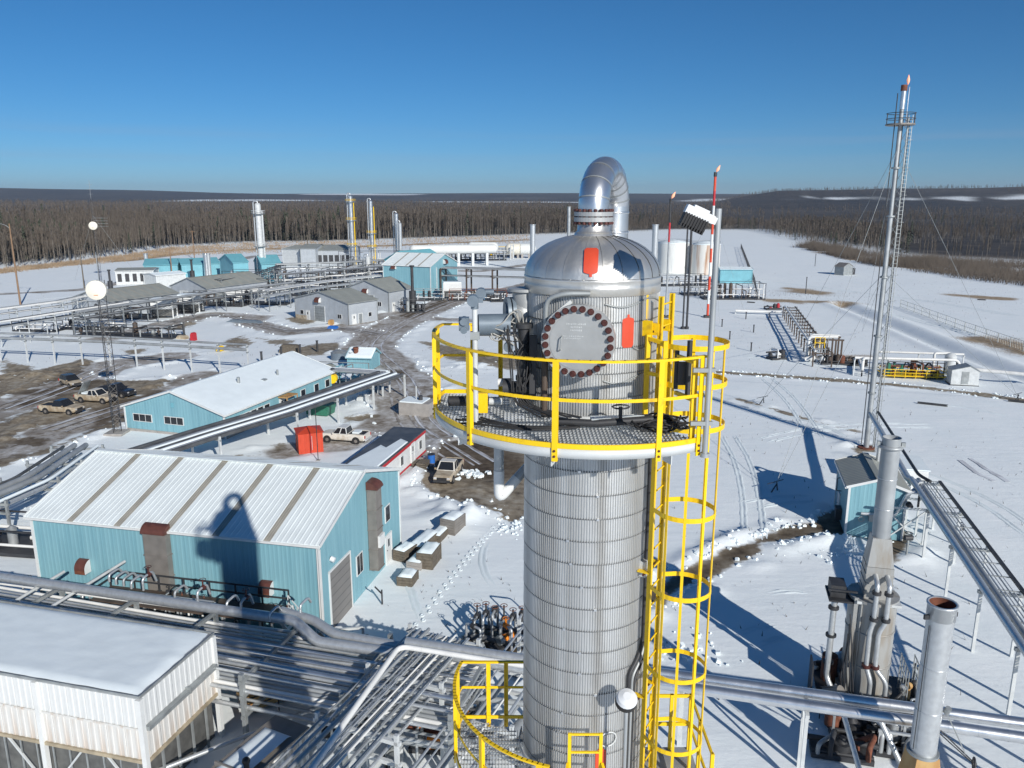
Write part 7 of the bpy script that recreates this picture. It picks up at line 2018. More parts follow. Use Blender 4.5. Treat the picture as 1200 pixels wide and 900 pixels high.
# pipe racks of the left and middle plant
def racks_left():
    R = random.Random(51)
    def lv(wd, zs, n, mats=('pipe','pipe_dull','pipe_white','pipe_dark')):
        out = []
        for z in zs:
            for i in range(n): out.append((-wd/2+wd*(i+.5)/n, z, R.choice((.08,.11,.15,.2)), R.choice(mats)))
        return out
    rack('slender two-pipe rack crossing the snow above the parked vehicles', px(-60,421, 130,429, 292,440), 0.16, (3.9, 4.8), [(0,3.95,.24,'pipe_dull'), (0,4.85,.18,'pipe_dull')], 5.2, 'steel_light', 'steel', .13, .2)
    rack('nearer rack of the left plant slanting up from the picture edge', px(-40,414, 62,395, 150,379), 2.6, (3.6, 4.6), lv(2.4,(3.65,4.65),3), 6, 'steel_light', 'steel', .14)
    rack('farther rack of the left plant slanting up from the picture edge', px(-40,395, 70,378, 118,366), 2.6, (3.6, 4.6), lv(2.4,(3.65,4.65),3), 6, 'steel_light', 'steel', .14)
    rack('long rack running in front of the two long grey buildings', px(95,394, 180,378, 260,365, 345,352), 3.4, (3.4, 4.8), lv(3.2,(3.45,4.85),5), 9, 'steel', 'steel', .17)
    rack('rack in the middle plant left of the grey workshops', px(310,365, 380,352, 455,342), 3.4, (3.6, 5.0), lv(3.2,(3.65,5.05),5), 8, 'steel', 'steel', .17)
    rack('second rack in the middle plant, one row farther', px(330,345, 400,338, 455,332), 4, (4, 5.6), lv(3.6,(4.05,5.65),5), 8, 'steel_light', 'steel', .2)
    rack('third rack in the middle plant before the far open-fronted building', px(325,330, 400,327, 470,322), 4, (4, 5.6), lv(3.6,(4.05,5.65),5,('pipe_dark','pipe_dull','pipe')), 9, 'steel', 'steel', .28)
    rack('far rack of pale posts beneath the long white vessel', px(488,305, 540,303, 600,304), 6, (4, 6.5), lv(5,(4.05,),5,('pipe_dull','pipe_white')), 8, 'steel_light', 'steel_light', .5)
    rack('dark brown double-deck pipe rack left of the dome', px(520,344, 580,346, 660,349), 4.5, (5.2, 7.4), lv(4,(5.3,7.5),6,('pipe_dark','rack_brown','pipe_dull')), 8.5, 'rack_brown', 'rack_brown', .4)
    rack('rack linking the tall bare column with the middle plant', px(255,352, 300,343, 330,330), 3.4, (4,5.4), lv(3,(4.05,5.45),4), 8, 'steel', 'steel', .17)
    # rack beside the office with snow on top
    snowy = [(-2.0,3.0,.24,'pipe_dark'), (-1.4,3.0,.2,'pipe'), (-.9,3.0,.24,'snow_top'), (-.3,3.0,.24,'pipe_dark'), (.3,3.0,.24,'snow_top'), (.9,3.0,.2,'pipe'), (1.4,3.0,.2,'pipe_dark'), (1.95,3.0,.26,'pipe_dark')]
    rack('wide snowy pipe rack running beside the office down to the red shed', [P(165,533,3.2), P(240,509,3.2), P(330,482,3.2), P(458,438,3.2)], 4.6, (3.0,), snowy, 7.5, 'steel_light', 'steel', .22, n=10)
    rack('short rack turning left at the far end of the snowy rack', [P(452,437,3.2), P(388,433,3.2)], 2.4, (3.0,), [(-.7,3.0,.22,'snow_top'), (0,3.0,.25,'pipe'), (.7,3.0,.2,'pipe_dull')], 7.5, 'steel_light', 'steel', .22, n=10)
    rack('low rack left of the large teal building running to the picture edge', [P(-80,660,0), P(40,602,0), P(95,560,0)], 5.0, (2.4, 3.2), [(-2+.55*i, 2.45 if i % 2 else 3.25, R.choice((.14,.2,.26)), R.choice(('pipe','pipe_dull','snow_top','pipe_dark'))) for i in range(8)], 6, 'steel', 'steel', .2, n=10)
    part_ = 0
    a, b = P(485, 292, 7.0), P(578, 291, 7.0)
    for k, (p, q, r, lab) in enumerate(((a, b, 1.9, 'very long white horizontal vessel on posts in the far plant'), (P(552,290,7), P(578,290,7), 2.2, 'short white horizontal vessel at the right end of the long one'))):
        T = thing('bullet_tank', lab, 'tank', (p.x, p.y + (6*k), 0), math.atan2(q.y-p.y, q.x-p.x)); L = (q-p).length
        part('shell', MB().cyl((0,0,6.8), (L,0,6.8), r, n=20).sphere((0,0,6.8), r, 14, 8).sphere((L,0,6.8), r, 14, 8), M['tank'], T)
        for i in range(int(L/6)+1): part('saddle', MB().bar((6*i+.5,0,0), (6*i+.5,0,5.2), 1.0, 2.4), M['steel_light'], T)
    for k, (u0, u1, v, mt, lab) in enumerate(((598, 609, 291, 'dish', 'cream horizontal tank left of the dome'), (610, 622, 291, 'tank', 'white horizontal tank touching the dome outline'))):
        p, q = P(u0, v, 4.5), P(u1, v, 4.5)
        T = thing('bullet_tank', lab, 'tank', (p.x, p.y, 0)); L = (q-p).length
        part('shell', MB().cyl((0,0,4.2), (L,0,4.2), 2.6, n=20).sphere((0,0,4.2), 2.6, 14, 8).sphere((L,0,4.2), 2.6, 14, 8), M[mt], T)
        for x in (.8, L-.8): part('saddle', MB().bar((x,0,0), (x,0,2.4), 1, 2.6), M['concrete'], T)
racks_left()
def plant_clutter():
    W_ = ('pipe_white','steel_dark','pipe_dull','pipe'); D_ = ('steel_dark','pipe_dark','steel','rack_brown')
    for k, (u, v, lx, ly, n, h, pal, rail, lab) in enumerate((
        (152,394,22,5,14,2.8,D_,None,'dark valve skid on the snow before the left plant'), (108,386,14,4,9,2.4,W_,None,'grey valve cluster at the foot of the left racks'),
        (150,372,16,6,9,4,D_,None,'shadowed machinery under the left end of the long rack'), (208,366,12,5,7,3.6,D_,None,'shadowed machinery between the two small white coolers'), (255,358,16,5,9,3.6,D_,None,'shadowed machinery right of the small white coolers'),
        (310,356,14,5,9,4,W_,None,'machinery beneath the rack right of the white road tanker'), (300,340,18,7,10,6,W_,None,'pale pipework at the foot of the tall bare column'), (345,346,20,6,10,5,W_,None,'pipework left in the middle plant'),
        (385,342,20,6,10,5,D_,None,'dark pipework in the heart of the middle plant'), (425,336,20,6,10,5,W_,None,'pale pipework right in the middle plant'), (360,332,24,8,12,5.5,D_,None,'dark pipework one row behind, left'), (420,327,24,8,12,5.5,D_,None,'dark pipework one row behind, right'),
        (440,319,26,8,14,8,('steel','steel_dark','yellow','pipe'),None,'tall pipework around the feet of the silver columns'), (475,315,22,8,12,7,W_,None,'pipework right of the silver columns'), (520,305,26,7,12,5,W_,None,'pipework under the long white vessel, left part'), (560,305,26,7,12,5,D_,None,'pipework under the long white vessel, right part'),
        (490,352,14,4,9,3,('steel_light','steel','steel_dark'),None,'pale pipework at the foot of the tall teal hall'), (560,352,16,4,9,3,('pipe_white','rust','blueshed','steel_dark'),None,'mixed crates and pumps beneath the brown rack'), (605,353,14,4,8,3,('pipe_white','steel_dark','rust'),None,'mixed equipment beneath the brown rack, near the dome'),
        (396,450,9,4,9,3,('teal_far','steel','pipe_white'),None,'pipework with teal covers behind the snowy rack'), (484,366,6,3,5,3.4,D_,None,'dark frame around the black exhaust stack'), (585,392,8,3,6,2,('steel_dark','valve_blue','pipe_dull'),None,'blue-grey machinery beside the road, seen left of the column'),
        (20,640,8,4,7,2.2,W_,None,'pipework left of the large teal building near the picture edge'), (45,388,10,3,6,2.2,W_,None,'small pale pipe group under the farther left rack'), (590,300,18,5,9,4.5,('dish','yellow','steel'),None,'yellowish pipework near the cream tank'))):
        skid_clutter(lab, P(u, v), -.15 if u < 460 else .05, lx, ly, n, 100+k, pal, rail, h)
    for k, (u, v, lab) in enumerate(((193, 372, 'left of the two small white box coolers along the long rack'), (224, 366, 'right of the two small white box coolers along the long rack'), (530, 349, 'white-topped box cooler right of the tall teal hall'))):
        p = P(u, v)
        T = thing('box_cooler', lab, 'cooler', (p.x, p.y, 0), .12)
        part('housing', ribwall((-2.6,-1.8),(2.6,-1.8),2.2,lambda t: 4.4,.5).merge(MB().box(-2.6,2.6,-1.78,1.8,2.2,4.4)), M['white'], T)
        part('snow_cap', MB().box(-2.5,2.5,-1.7,1.7,4.4,4.6), M['snow_top'], T); part('fan_screen', MB().box(-2.4,2.4,-1.6,1.6,.5,2.2), M['mesh_screen'], T)
        for x in (-2.5,2.5):
            for y in (-1.7,1.7): part('leg', MB().bar((x,y,0),(x,y,2.2),.25,.25), M['white'], T)
    p = P(283, 354)
    T = thing('storage_bin', 'white slope-sided bin and grey box on the road edge by the long rack', 'bin', (p.x, p.y, 0), .1)
    part('body', MB().prism([(-5,3.6),(5,3.8),(5,1.2),(2,.3),(-1,.3)], -1.3, 1.3), M['white'], T); part('grey_box', MB().box(-8.2,-4.6,-1.3,1.3,0,2.8), M['steel'], T); part('skid', MB().box(-1,3,-1.3,1.3,0,.3), M['steel_dark'], T)
    # small teal sheds around the flues
    p = P(428, 432)
    T, L, W = bldf('utility_shed', 'small teal shed with snowy roof behind the flues', P(408,433), P(435,434), 4.2, 2.2, 1.1, 'teal', 'roof_white', 'teal', bays=2, snow='fb', pitch=.4)
    add_window(T, L, W, 'r', W*.6, 2.9, .8, .5, 1)
    T, L, W = bldf('utility_shed', 'low teal shed beside the short grey flue', P(347,466), P(372,457), 4, 2.3, .5, 'teal', 'roof_white', 'teal', bays=2, pitch=.4)
    T, L, W = bldf('utility_shed', 'low teal lean-to left of the yellow machine', P(378,452), P(398,447), 4, 2.0, .5, 'teal', 'grey_roof', 'teal', bays=2, pitch=.4)
    p = P(391, 459)
    T = thing('air_blower', 'bright yellow round machine among the pipes behind the snowy rack', 'machine', (p.x, p.y, 0))
    part('casing', MB().cyl((0,-.5,2.0),(0,.5,2.0),.65,n=18), M['yellow'], T); part('stand', MB().box(-.7,.7,-.4,.4,0,1.3), M['steel_dark'], T); part('inlet', MB().cyl((0,0,2.7),(0,0,3.5),.3,n=10), M['steel_dark'], T)
    for k, (u, v, lab) in enumerate(((398, 421, 'dark blue-grey round tank before the small teal shed'), (426, 418, 'snow-topped grey round tank right behind the rusty flue'))):
        p = P(u, v); T = thing('round_tank', lab, 'tank', (p.x, p.y, 0))
        part('shell', MB().cyl((0,0,0),(0,0,1.3),1.5,n=20), M['valve_blue'], T); part('roof', MB().lathe([(1.55,1.3),(.9,1.6),(.05,1.75)],n=20), M['steel'], T)
    p = P(490, 484)
    T = thing('concrete_tank', 'square concrete block with posts standing beside the rutted road', 'block', (p.x, p.y, 0), -.28)
    part('block', MB().box(-2.1,2.1,-1.5,1.5,0,1.7), M['concrete'], T); part('cap', MB().box(-2.0,1.2,-1.4,1.4,1.7,1.85), M['snow_top'], T); part('post', MB().bar((-.3,.3,1.7),(-.3,.3,3.6),.14,.14), M['steel_light'], T); part('motor', MB().cyl((.4,0,1.7),(.4,0,2.4),.3,n=10), M['steel_dark'], T)
    p = P(376, 486)
    T = thing('dumpster', 'dark green waste bin under the snowy rack behind the red shed', 'bin', (p.x, p.y, 0), -.3)
    part('body', MB().prism([(-1.8,1.5),(1.8,1.5),(1.5,.2),(-1.5,.2)], -1.0, 1.0), M['green'], T); part('lid', MB().box(-1.85,1.85,-1.05,1.05,1.5,1.6), M['green'], T); part('snow_cap', MB().box(-1.2,.6,-.7,.7,1.603,1.72), M['snow_top'], T)
    # red shed
    p = P(363, 527)
    T = thing('red_shed', 'bright red metal cabin with pyramid roof beside the white pickup', 'shed', (p.x, p.y, 0), .38)
    part('wall', ribwall((-1.35,-1.35),(1.35,-1.35),0,lambda t: 2.35,.45,.02).merge(ribwall((1.35,-1.35),(1.35,1.35),0,lambda t: 2.35,.45,.02)).merge(ribwall((1.35,1.35),(-1.35,1.35),0,lambda t: 2.35,.45,.02)).merge(ribwall((-1.35,1.35),(-1.35,-1.35),0,lambda t: 2.35,.45,.02)), M['red_box'], T)
    part('roof', MB().add([(-1.5,-1.5,2.35),(1.5,-1.5,2.35),(1.5,1.5,2.35),(-1.5,1.5,2.35),(0,0,2.85)], [(0,1,4),(1,2,4),(2,3,4),(3,0,4),(3,2,1,0)]), M['red_box'], T)
    part('door_seam', MB().box(-.04,.04,-1.40,-1.37,.1,2.3), M['trim_red'], T); part('door_bar', MB().cyl((.12,-1.43,.4),(.12,-1.43,2.0),.025,n=6), M['steel_light'], T)
    # office trailer
    a, b, c = P(444, 548, 2.9), P(498, 503, 2.9), P(464, 502, 2.9)
    d = Vec((b.x-a.x, b.y-a.y, 0)).normalized(); n = Vec((-d.y, d.x, 0)); W = 3.6; L = (b-a).length+1.5
    T = thing('office_trailer', 'white site trailer with red trim and dark patchy roof beyond the large teal building', 'trailer', (a.x-d.x*1.5, a.y-d.y*1.5, 0), math.atan2(d.y, d.x))
    part('body', MB().box(0, L, 0, W, .5, 2.85), M['white'], T)
    part('roof', MB().box(-.1, L+.1, -.1, W+.1, 2.85, 2.95), M['pipe_dark'], T)
    part('snow_sheet', MB().add([(-.05,.1,2.96),(L*.66,.1,2.96),(L*.72,W*.35,2.96),(L*.5,W*.45,2.96),(L*.55,W*.7,2.96),(L*.2,W-.3,2.96),(-.05,W-.2,2.96)]+[(0,.2,3.05),(L*.63,.2,3.05),(L*.68,W*.33,3.05),(L*.46,W*.43,3.05),(L*.5,W*.66,3.05),(L*.2,W-.5,3.05),(0,W-.4,3.05)], [(7,8,9,10,11,12,13)]+[(i,(i+1)%7,7+(i+1)%7,7+i) for i in range(7)]), M['snow_top'], T)
    part('top_trim', MB().box(-.05,L+.05,-.06,-.003,2.5,2.83).box(L+.003,L+.06,-.05,W+.05,2.5,2.83), M['trim_red'], T); part('skirt_trim', MB().box(-.05,L+.05,-.05,-.003,.3,.5), M['trim_red'], T)
    for x in (L*.18, L*.5, L*.88): add_window(T, L, W, 'f', x, 1.65, .7, .9, 2)
    add_door(T, L, W, 'f', L*.72, .9, 2.0, 'white', 1, z0=.5)
    part('wheel', MB().cyl((L*.45,.3,.3),(L*.45,.55,.3),.32,n=14), M['black'], T); part('hitch', MB().bar((L,W/2,.45),(L+1.3,W/2,.45),.2,.12), M['steel_dark'], T)
    part('steps', MB().box(L*.68,L*.78,-.9,-.06,.2,.35).box(L*.68,L*.78,-.5,-.06,.35,.5), M['timber'], T)
    e = a+d*(L-4.2)-n*1.6
    T = thing('water_drum', 'blue plastic drum standing at the end of the white trailer', 'drum', (e.x, e.y, 0))
    part('drum', MB().cyl((0,0,0),(0,0,.95),.40,n=16).lathe([(.40,.4),(.43,.42),(.40,.44)],n=16), M['blue'], T); part('lid', MB().cyl((0,0,.95),(0,0,1.0),.42,n=16), M['steel_dark'], T)
    e = a+d*(L-6)-n*1.3
    T = thing('pallet_stack', 'stack of grey pallets and scrap along the red-trimmed trailer side', 'pallets', (e.x, e.y, 0), math.atan2(d.y, d.x))
    for i in range(4): part('pallet', MB().box(-.8,.8,-.5,.5,.2*i,.2*i+.13), M['timber'], T)
    # odds and ends
    for k, (u, v, mt, lx, h, lab) in enumerate(((214,397,'mudpaint',2.2,.6,'faded tan frames lying on the snow in front of the long rack'), (227,399,'trim_red',.7,1.5,'small red upright panel right of the faded tan frames'), (258,411,'yellow',.9,.8,'small yellow machine at the end of the slender rack'), (388,381,'rust_tan',1.0,1.1,'brown crate in front of the front workshop'), (390,385,'blue',2.2,.5,'bright blue tarpaulin heap at the front workshop corner'), (340,413,'timber',4,1.4,'dark scrap heap in the snow behind the office'), (286,378,'valve_blue',9,.5,'row of low blue-grey pipe lengths inside the loop road'), (425,470,'steel_light',1.4,.8,'small grey box below the snowy rack'))):
        p = P(u, v); T = thing('site_item', lab, 'box', (p.x, p.y, 0), -.2)
        part('body', MB().prism([(-lx/2,0),(lx/2,0),(lx*.42,h),(-lx*.38,h*.9)], -.7, .7), M[mt], T); part('top', MB().box(-lx*.35,lx*.35,-.5,.5,h*.9,h+.12), M[mt], T)
    for k, (u, v) in enumerate(((307, 426), (330, 420), (352, 417), (372, 412))):
        p = P(u, v); T = thing('bollard', 'dark stubby post in the snow behind the office, ' + ('nearest the slender rack', 'second from the slender rack', 'third from the slender rack', 'farthest from the slender rack')[k], 'post', (p.x, p.y, 0))
        part('shaft', MB().cyl((0,0,0),(0,0,2.0),.2,n=8), M['steel_dark'], T); part('cap', MB().cyl((0,0,2.0),(0,0,2.1),.26,n=8), M['steel_dark'], T)
    p = P(373, 541); T = thing('antenna_whip', 'thin dark pole rising between the red shed and the white trailer', 'pole', (p.x, p.y, 0))
    part('shaft', MB().cyl((0,0,0),(0,0,6),.05,n=6), M['steel_dark'], T); part('base', MB().box(-.2,.2,-.2,.2,0,.2), M['concrete'], T)
plant_clutter()

# ------------------------------------------------------------------ vehicles
def vehicle(label, p, rz, kind, paint, low=None, roofp=None, name=None, cargo=False):
    """x forward; loft of cross sections so that the flanks curve and the cabin tapers"""
    T = thing(name or ('pickup_truck' if kind == 'pickup' else 'parked_car'), label, 'pickup' if kind == 'pickup' else 'car', (p.x, p.y, .0), rz, 'vehicles parked at the plant')
    L = 5.7 if kind == 'pickup' else 4.7; hw = .98 if kind == 'pickup' else .92
    bz = .42; belt = 1.12 if kind == 'pickup' else 1.0
    def section(x, w_, z0, z1):
        r = .12
        return [(x,-w_+r*.6,z0),(x,-w_,z0+r*1.5),(x,-w_-.0,z1-r*1.4),(x,-w_+r,z1),(x,w_-r,z1),(x,w_,z1-r*1.4),(x,w_,z0+r*1.5),(x,w_-r*.6,z0)]
    def loft(secs):
        n = len(secs[0]); vs = [q for s in secs for q in s]
        return MB().add(vs, [(i*n+j, i*n+(j+1) % n, (i+1)*n+(j+1) % n, (i+1)*n+j) for i in range(len(secs)-1) for j in range(n)] + [tuple(range(n-1,-1,-1)), tuple((len(secs)-1)*n+j for j in range(n))])
    f = L/2
    if kind == 'pickup':
        body = loft([section(-f+.05,hw*.95,bz+.12,belt), section(-f+.25,hw,bz,belt+.02), section(-.55,hw,bz-.02,belt+.02), section(1.0,hw,bz-.02,belt+.02), section(1.15,hw,bz,belt-.0), section(f-.35,hw*.97,bz,belt-.06), section(f-.05,hw*.88,bz+.12,belt-.16)])
        cab = [(-.62,.0),(-.42,.74),(.55,.76),(1.25,.0)]; cx = (-.72,1.35)
    else:
        body = loft([section(-f+.05,hw*.9,bz+.1,belt-.05), section(-f+.3,hw,bz-.05,belt), section(.8,hw,bz-.05,belt), section(f-.5,hw*.96,bz-.05,belt-.14), section(f-.05,hw*.84,bz+.1,belt-.28)])
        cab = [(-2.1,.0),(-1.75,.66),(.1,.70),(1.05,.0)]
    bd = part('body', body, M[paint], T)
    # cabin frame, tapering inwards
    def cabin(sc, z_off, grow=0):
        vs = []
        for x, z in cab:
            w_ = (hw-.03-.20*z/.75)*sc; vs += [(x, -w_, belt+z+z_off), (x, w_, belt+z+z_off)]
        return vs
    vs = cabin(1, 0)
    cb = MB().add(vs, [(2,3,5,4),(0,1,3,2),(4,5,7,6),(0,2,4,6),(7,5,3,1)])
    c = part('cabin', cb, M[roofp or paint], T)
    def quad(a, b, c_, d, off):
        a, b, c_, d = map(Vec, (a, b, c_, d)); m_ = (a+b+c_+d)/4; n_ = (b-a).cross(d-a).normalized()*off
        q = [m_+(v-m_)*.86+n_ for v in (a, b, c_, d)]
        return MB().add(q, [(0,1,2,3)])
    part('windshield', quad(vs[6], vs[7], vs[5], vs[4], .012), M['glass'], T)
    part('rear_window', quad(vs[1], vs[0], vs[2], vs[3], .012), M['glass'], T)
    for s in (0, 1):
        a, b, c_, d = Vec(vs[0+s]), Vec(vs[6+s]), Vec(vs[4+s]), Vec(vs[2+s])
        off = .012 if s == 0 else -.012
        m0, m1 = a.lerp(b, .5), d.lerp(c_, .5)
        for nm, q in (('side_window', (a, m0, m1, d)), ('side_window', (m0, b, c_, m1))):
            m_ = sum(q, Vec())/4; n_ = (q[1]-q[0]).cross(q[3]-q[0]).normalized()*off
            w4 = [m_+(v-m_)*.84+n_ for v in q]
            part(nm, MB().add(w4, [(0,1,2,3)] if s == 0 else [(3,2,1,0)]), M['glass'], T)
        y = (-1 if s == 0 else 1)
        part('mirror', MB().box(1.0,1.12,min(y*(hw+.02),y*(hw+.22)),max(y*(hw+.02),y*(hw+.22)),belt+.02,belt+.2), M[paint], T)
        part('headlight', MB().box(f-.12,f-.02,min(y*.52,y*.82),max(y*.52,y*.82),belt-.36,belt-.2), M['chrome'], T)
        part('tail_light', MB().box(-f+.0,-f+.1,min(y*.80,y*.94),max(y*.80,y*.94),belt-.38,belt-.06), M['taillight'], T)
    wb = (f-.98, -f+1.15) if kind == 'pickup' else (f-.9, -f+.95)
    wr = .40 if kind == 'pickup' else .34
    for x in wb:
        for y in (-hw+.10, hw-.10):
            s = 1 if y > 0 else -1
            w_ = part('wheel', MB().cyl((x,y-.12*s,wr),(x,y+.13*s,wr),wr,n=18), M['black'], T)
            part('rim', MB().cyl((x,y+.13*s,wr),(x,y+.145*s,wr),wr*.5,n=12), M['duct'], w_)
            part('wheel_arch', MB().cyl((x,y+.06*s,wr+.02),(x,y+.112*s,wr+.02),wr*1.2,n=18), M['black'], w_)
    part('bumper', MB().box(f-.06,f+.08,-hw*.86,hw*.86,.42,.66), M['steel_dark'] if low else M['steel_light'], T)
    part('bumper', MB().box(-f-.1,-f+.06,-hw*.9,hw*.9,.45,.66), M['steel_dark'] if low else M['steel_light'], T)
    part('grille', MB().box(f-.08,f-.015,-.5,.5,.66,belt-.2), M['black'], T)
    if kind == 'pickup':
        part('cargo_bed', MB().box(-f+.18,-.72,-hw+.13,hw-.13,belt+.022,belt+.03), M['black'], T)
        for y in (-hw+.06, hw-.06): part('bed_rail', MB().bar((-f+.12,y,belt+.05),(-.65,y,belt+.05),.10,.08), M[paint], T)
        part('tailgate', MB().box(-f+.06,-f+.16,-hw+.1,hw-.1,belt-.45,belt+.09), M[paint], T)
        if cargo: part('cargo_load', MB().box(-1.9,-1.1,-.5,.5,belt+.03,belt+.24), M['snow_top'], T)
        if cargo == 2: part('ramp_load', MB().obox((-1.7,0,belt+.9),(.6,0,.9),(0,.7,0),(.06,0,-.04)), M['steel'], T)
    return T
vehicle('white pickup with muddy flanks parked beside the red shed', P(405,517), math.radians(168), 'pickup', 'mudwhite', None, 'white', cargo=True)
vehicle('mud-brown pickup with dark roof nearest the picture edge of the parked group', P(73,484), math.radians(-12), 'pickup', 'mudpaint', 1, 'darkpaint')
vehicle('dirty white work truck with raised ramp, in the middle of the parked group', P(113,471), math.radians(-14), 'pickup', 'mudpaint', 1, 'mudwhite', cargo=2)
vehicle('dark muddy pickup behind the dirty work truck', P(136,464), math.radians(-16), 'pickup', 'darkpaint', 1, 'darkpaint')
vehicle('beige car with black windows parked alone farther back', P(84,452), math.radians(-40), 'car', 'mudpaint', 1, 'darkpaint')
vehicle('muddy tan pickup with dark bed parked on the bare earth', P(526,559), math.radians(-100), 'pickup', 'mudpaint', 1, 'mudwhite')
def snow_tracks():
    """old vehicle and footprint lines in the open snow: low double lips that catch the light"""
    rr = random.Random(61); mb = MB()
    lines = (px(880,520, 940,505, 1010,498, 1110,500), px(862,470, 905,486, 960,500, 1000,520), px(850,600, 890,590, 930,585, 985,588), px(1000,362, 1060,372, 1150,395), px(905,330, 985,340, 1080,352, 1200,372),
             px(850,505, 870,540, 880,580, 885,640), px(1060,470, 1120,476, 1200,492), px(1040,545, 1090,560, 1160,590, 1230,640), px(895,440, 930,470, 960,520), px(860,415, 930,425, 1010,432), px(20,600, 70,572, 130,545), px(0,360, 90,352, 190,335), px(30,352, 110,346, 180,332),
             px(470,640, 480,690, 500,740), px(585,700, 560,660, 575,625), px(870,700, 930,690, 985,700), px(850,760, 900,740, 950,735))
    for ln in lines:
        ln = [Vec((p.x, p.y, 0)) for p in ln]; path = fillet(ln, 8, 6)
        fine = []
        for a, b in zip(path[:-1], path[1:]):
            k = max(1, int((b-a).length/.5)); fine += [a.lerp(b, i/k) for i in range(k)]
        fine.append(path[-1])
        for off in ((-.8, .8) if rr.random() < .6 else (0,)):
            vs = []
            for i, p in enumerate(fine):
                t = (fine[min(i+1, len(fine)-1)]-fine[max(i-1, 0)]).normalized(); n = Vec((-t.y, t.x, 0)); z0 = .02
                c = p+n*(off+rr.uniform(-.05, .05)); fade = min(1, i/6, (len(fine)-1-i)/6)
                for d, z in ((-.38, -.05), (-.2, .075*rr.uniform(.2, 1.3)), (-.1, .0), (.1, .0), (.2, .075*rr.uniform(.2, 1.3)), (.38, -.05)):
                    q = c+n*d; vs.append((q.x, q.y, z0+z*fade-(1-fade)*.1+GZ(q.x, q.y)))
            mb.add(vs, [(i*6+j, i*6+j+1, (i+1)*6+j+1, (i+1)*6+j) for i in range(len(fine)-1) for j in range(5)], True)
    o = obj('snow_tracks', mb.mesh('snow_tracks', M['snow_ground_plain'])); o['kind'] = 'structure'
def specks():
    """grass stems and grit poking through the snow"""
    rr = random.Random(63); mb = MB()
    for c, n, sx, sy in ((P(1000,330),900,60,40), (P(1120,350),700,40,24), (P(950,400),300,22,14), (P(1130,560),160,14,14), (P(900,520),200,18,14), (P(950,345),500,8,6), (P(90,360),250,30,24), (P(530,450),160,8,10), (P(900,680),90,8,9), (P(540,700),60,4,6), (P(1080,620),90,6,9), (P(150,425),160,16,8), (P(420,400),160,14,18)):
        for i in range(n):
            x, y = c.x+rr.gauss(0, sx), c.y+rr.gauss(0, sy); z = GZ(x, y)
            h = rr.uniform(.08, .45); a = rr.uniform(0, 6.28); w_ = rr.uniform(.015, .05)
            mb.add([(x-w_*math.cos(a), y-w_*math.sin(a), z-.02), (x+w_*math.cos(a), y+w_*math.sin(a), z-.02), (x+rr.uniform(-.2,.2), y+rr.uniform(-.2,.2), z+h)], [(0,1,2)])
    o = obj('dry_stems', mb.mesh('dry_stems', M['shrub'])); o['kind'] = 'stuff'
M['snow_ground_plain'] = mat('snow_track', (0.76,0.83,0.855), 0.75, 0, 0.03, 0.3, 0.3, bscale=6)
snow_tracks(); specks()
def ice_heap():
    rr = random.Random(4); mb = MB(); c = P(546, 556)
    for i in range(60):
        x, y = rr.gauss(0, 1.0), rr.gauss(0, .8); r = rr.uniform(.08, .30)
        M_ = Matrix.Translation((c.x+x, c.y+y, r*.4)) @ Matrix.Rotation(rr.uniform(0,6), 4, 'Z') @ Matrix.Rotation(rr.uniform(-.5,.5), 4, 'X')
        mb.merge(MB().prism([(-r,-r*.5),(r,-r*.6),(r*.7,r*.6),(-r*.6,r*.5)], -r*.8, r*.7), M_)
    o = obj('snow_rubble', mb.mesh('snow_rubble', M['snow_top'])); o['kind'] = 'stuff'
    mb = MB()
    for c, n, s in ((P(535,607),70,2.0), (P(556,596),40,1.6), (P(560,432),60,3.2), (P(30,441),70,3.2), (P(600,618),40,1.5), (P(800,770),40,2.0), (P(990,646),50,1.6), (P(80,570),30,5), (P(500,545),30,2)):
        for i in range(n):
            x, y = rr.gauss(0, s), rr.gauss(0, s*.7); r = rr.choice((.05,.07,.09,.12,.18))
            M_ = Matrix.Translation((c.x+x, c.y+y, r*.3+.15*math.exp(-(x*x+y*y)/s))) @ Matrix.Rotation(rr.uniform(0,6), 4, 'Z') @ Matrix.Rotation(rr.uniform(-.6,.6), 4, 'X')
            mb.merge(MB().prism([(-r,-r*.5),(r,-r*.6),(r*.7,r*.6),(-r*.6,r*.5)], -r*.8, r*.7), M_)
    def clods(pts, hw, per, s0, s1, closed=False):
        pts = pts + [pts[0]] if closed else pts
        for a, b in zip(pts[:-1], pts[1:]):
            d = Vec((b.x-a.x, b.y-a.y, 0)); L = d.length
            if L < .01: continue
            d /= L; n = Vec((-d.y, d.x, 0))
            for i in range(int(L*per)):
                if mnoise.noise((a.x*.3+i*.11, a.y*.3, 2.0)) < -.15: continue
                q = a+d*rr.uniform(0, L)+n*(rr.choice((-1, 1))*hw+rr.gauss(0, .22) if hw else rr.gauss(.25, .4)); r = rr.uniform(s0, s1)
                M_ = Matrix.Translation((q.x, q.y, GZ(q.x, q.y)+r*.25)) @ Matrix.Rotation(rr.uniform(0,6), 4, 'Z') @ Matrix.Rotation(rr.uniform(-.7,.7), 4, 'X')
                mb.merge(MB().prism([(-r,-r*.5),(r*.8,-r*.6),(r*.9,r*.2),(r*.3,r*.65),(-r*.7,r*.45)], -r*.8, r*.7), M_)
    clods(TRACKS[0][1], 1.25, 4, .05, .20); clods(MUD[2], 0, 5, .05, .24, True); clods(MUD[1], 0, 3, .05, .22, True); clods(MUD[0][5:], 0, 1.2, .06, .24)
    for hw, r_ in ROAD[:2]: clods([p for p in r_ if p.y < 230], hw, 1.6, .06, .24)
    o = obj('snow_chunks', mb.mesh('snow_chunks', M['snow_top'])); o['kind'] = 'stuff'
ice_heap()
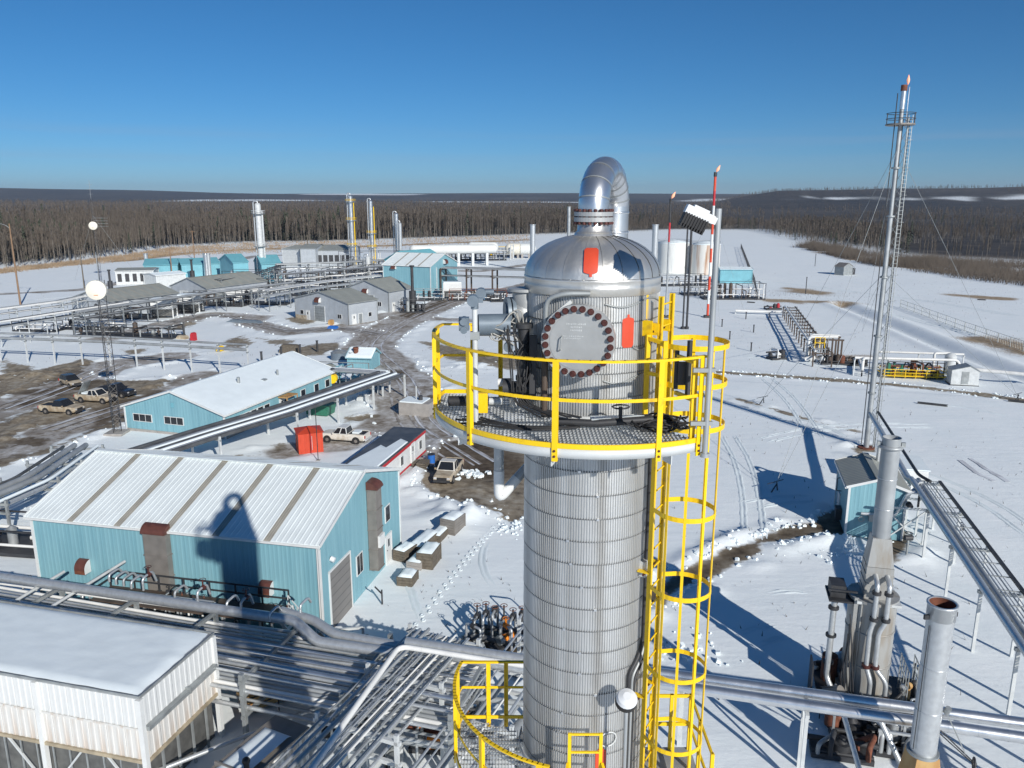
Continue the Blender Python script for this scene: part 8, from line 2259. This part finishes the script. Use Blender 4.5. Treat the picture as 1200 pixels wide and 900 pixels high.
def ruts():
    """wheel ruts pressed into slush and snow: shallow ribbons with raised lips"""
    rr = random.Random(14)
    dark, wet = MB(), MB()
    def ribbon(mb, pts, off, w_, z):
        pts = [Vec((p.x, p.y, 0)) for p in pts]
        path = fillet(pts, 9, 5); vs = []
        for i, p in enumerate(path):
            t = (path[min(i+1, len(path)-1)]-path[max(i-1, 0)]).normalized(); n = Vec((-t.y, t.x, 0))
            q = p+n*(off+rr.uniform(-.08,.08)); hw = w_*rr.uniform(.7,1.15)/2
            vs += [(*(q+n*hw).xy, z), (*(q-n*hw).xy, z)]
        mb.add(vs, [(2*i+1, 2*i+3, 2*i+2, 2*i) for i in range(len(path)-1)])
    roads = [px(585,343, 530,352, 480,372, 445,392, 430,410, 452,428, 472,450, 478,475, 490,500, 520,520, 560,545), px(445,392, 400,384, 340,390, 290,378, 250,368, 200,378), px(0,480, 70,455, 130,428), px(60,505, 120,485, 190,465)]
    z = .030
    for r in roads:
        for k in range(3):
            o = rr.uniform(-1.6, 1.6)
            for s in (-.85, .85):
                z += .0045; ribbon(dark if k != 1 else wet, r, o+s, .34, z)
    for r in (px(1125,540, 1145,556, 1165,565), px(1136,538, 1158,552, 1182,566)):
        z += .0045; ribbon(wet, r, 0, .5, .12)
    o = obj('wheel_ruts', dark.mesh('wheel_ruts', M['slush_dark'])); o['kind'] = 'structure'
    o = obj('packed_ruts', wet.mesh('packed_ruts', M['slush_grey'])); o['kind'] = 'structure'
M['slush_dark'] = mat('dirty_rut', (0.24,0.21,0.18), 0.7, 0, 0, 0.5, col2=(0.5,0.5,0.51), thr=(.42,.6), detail=8)
M['slush_grey'] = mat('packed_snow_rut', (0.50,0.51,0.54), 0.7, 0, 0, 0.4, col2=(0.72,0.74,0.77), thr=(.4,.6), detail=8)
ruts()

# ------------------------------------------------------------------ thin winter haze
def haze():
    mb = MB().box(-9600, 9600, -7200, 9800, -9, 165)
    m = bpy.data.materials.new('thin_haze'); m.use_nodes = True
    t = m.node_tree
    for n in list(t.nodes): t.nodes.remove(n)
    out = t.nodes.new('ShaderNodeOutputMaterial'); v = t.nodes.new('ShaderNodeVolumePrincipled')
    v.inputs['Color'].default_value = (0.72, 0.84, 1.0, 1); v.inputs['Density'].default_value = 0.00007; v.inputs['Anisotropy'].default_value = 0.2
    t.links.new(v.outputs[0], out.inputs['Volume'])
    me = mb.mesh('haze', m)
    o = obj('haze', me); o['kind'] = 'stuff'
haze()
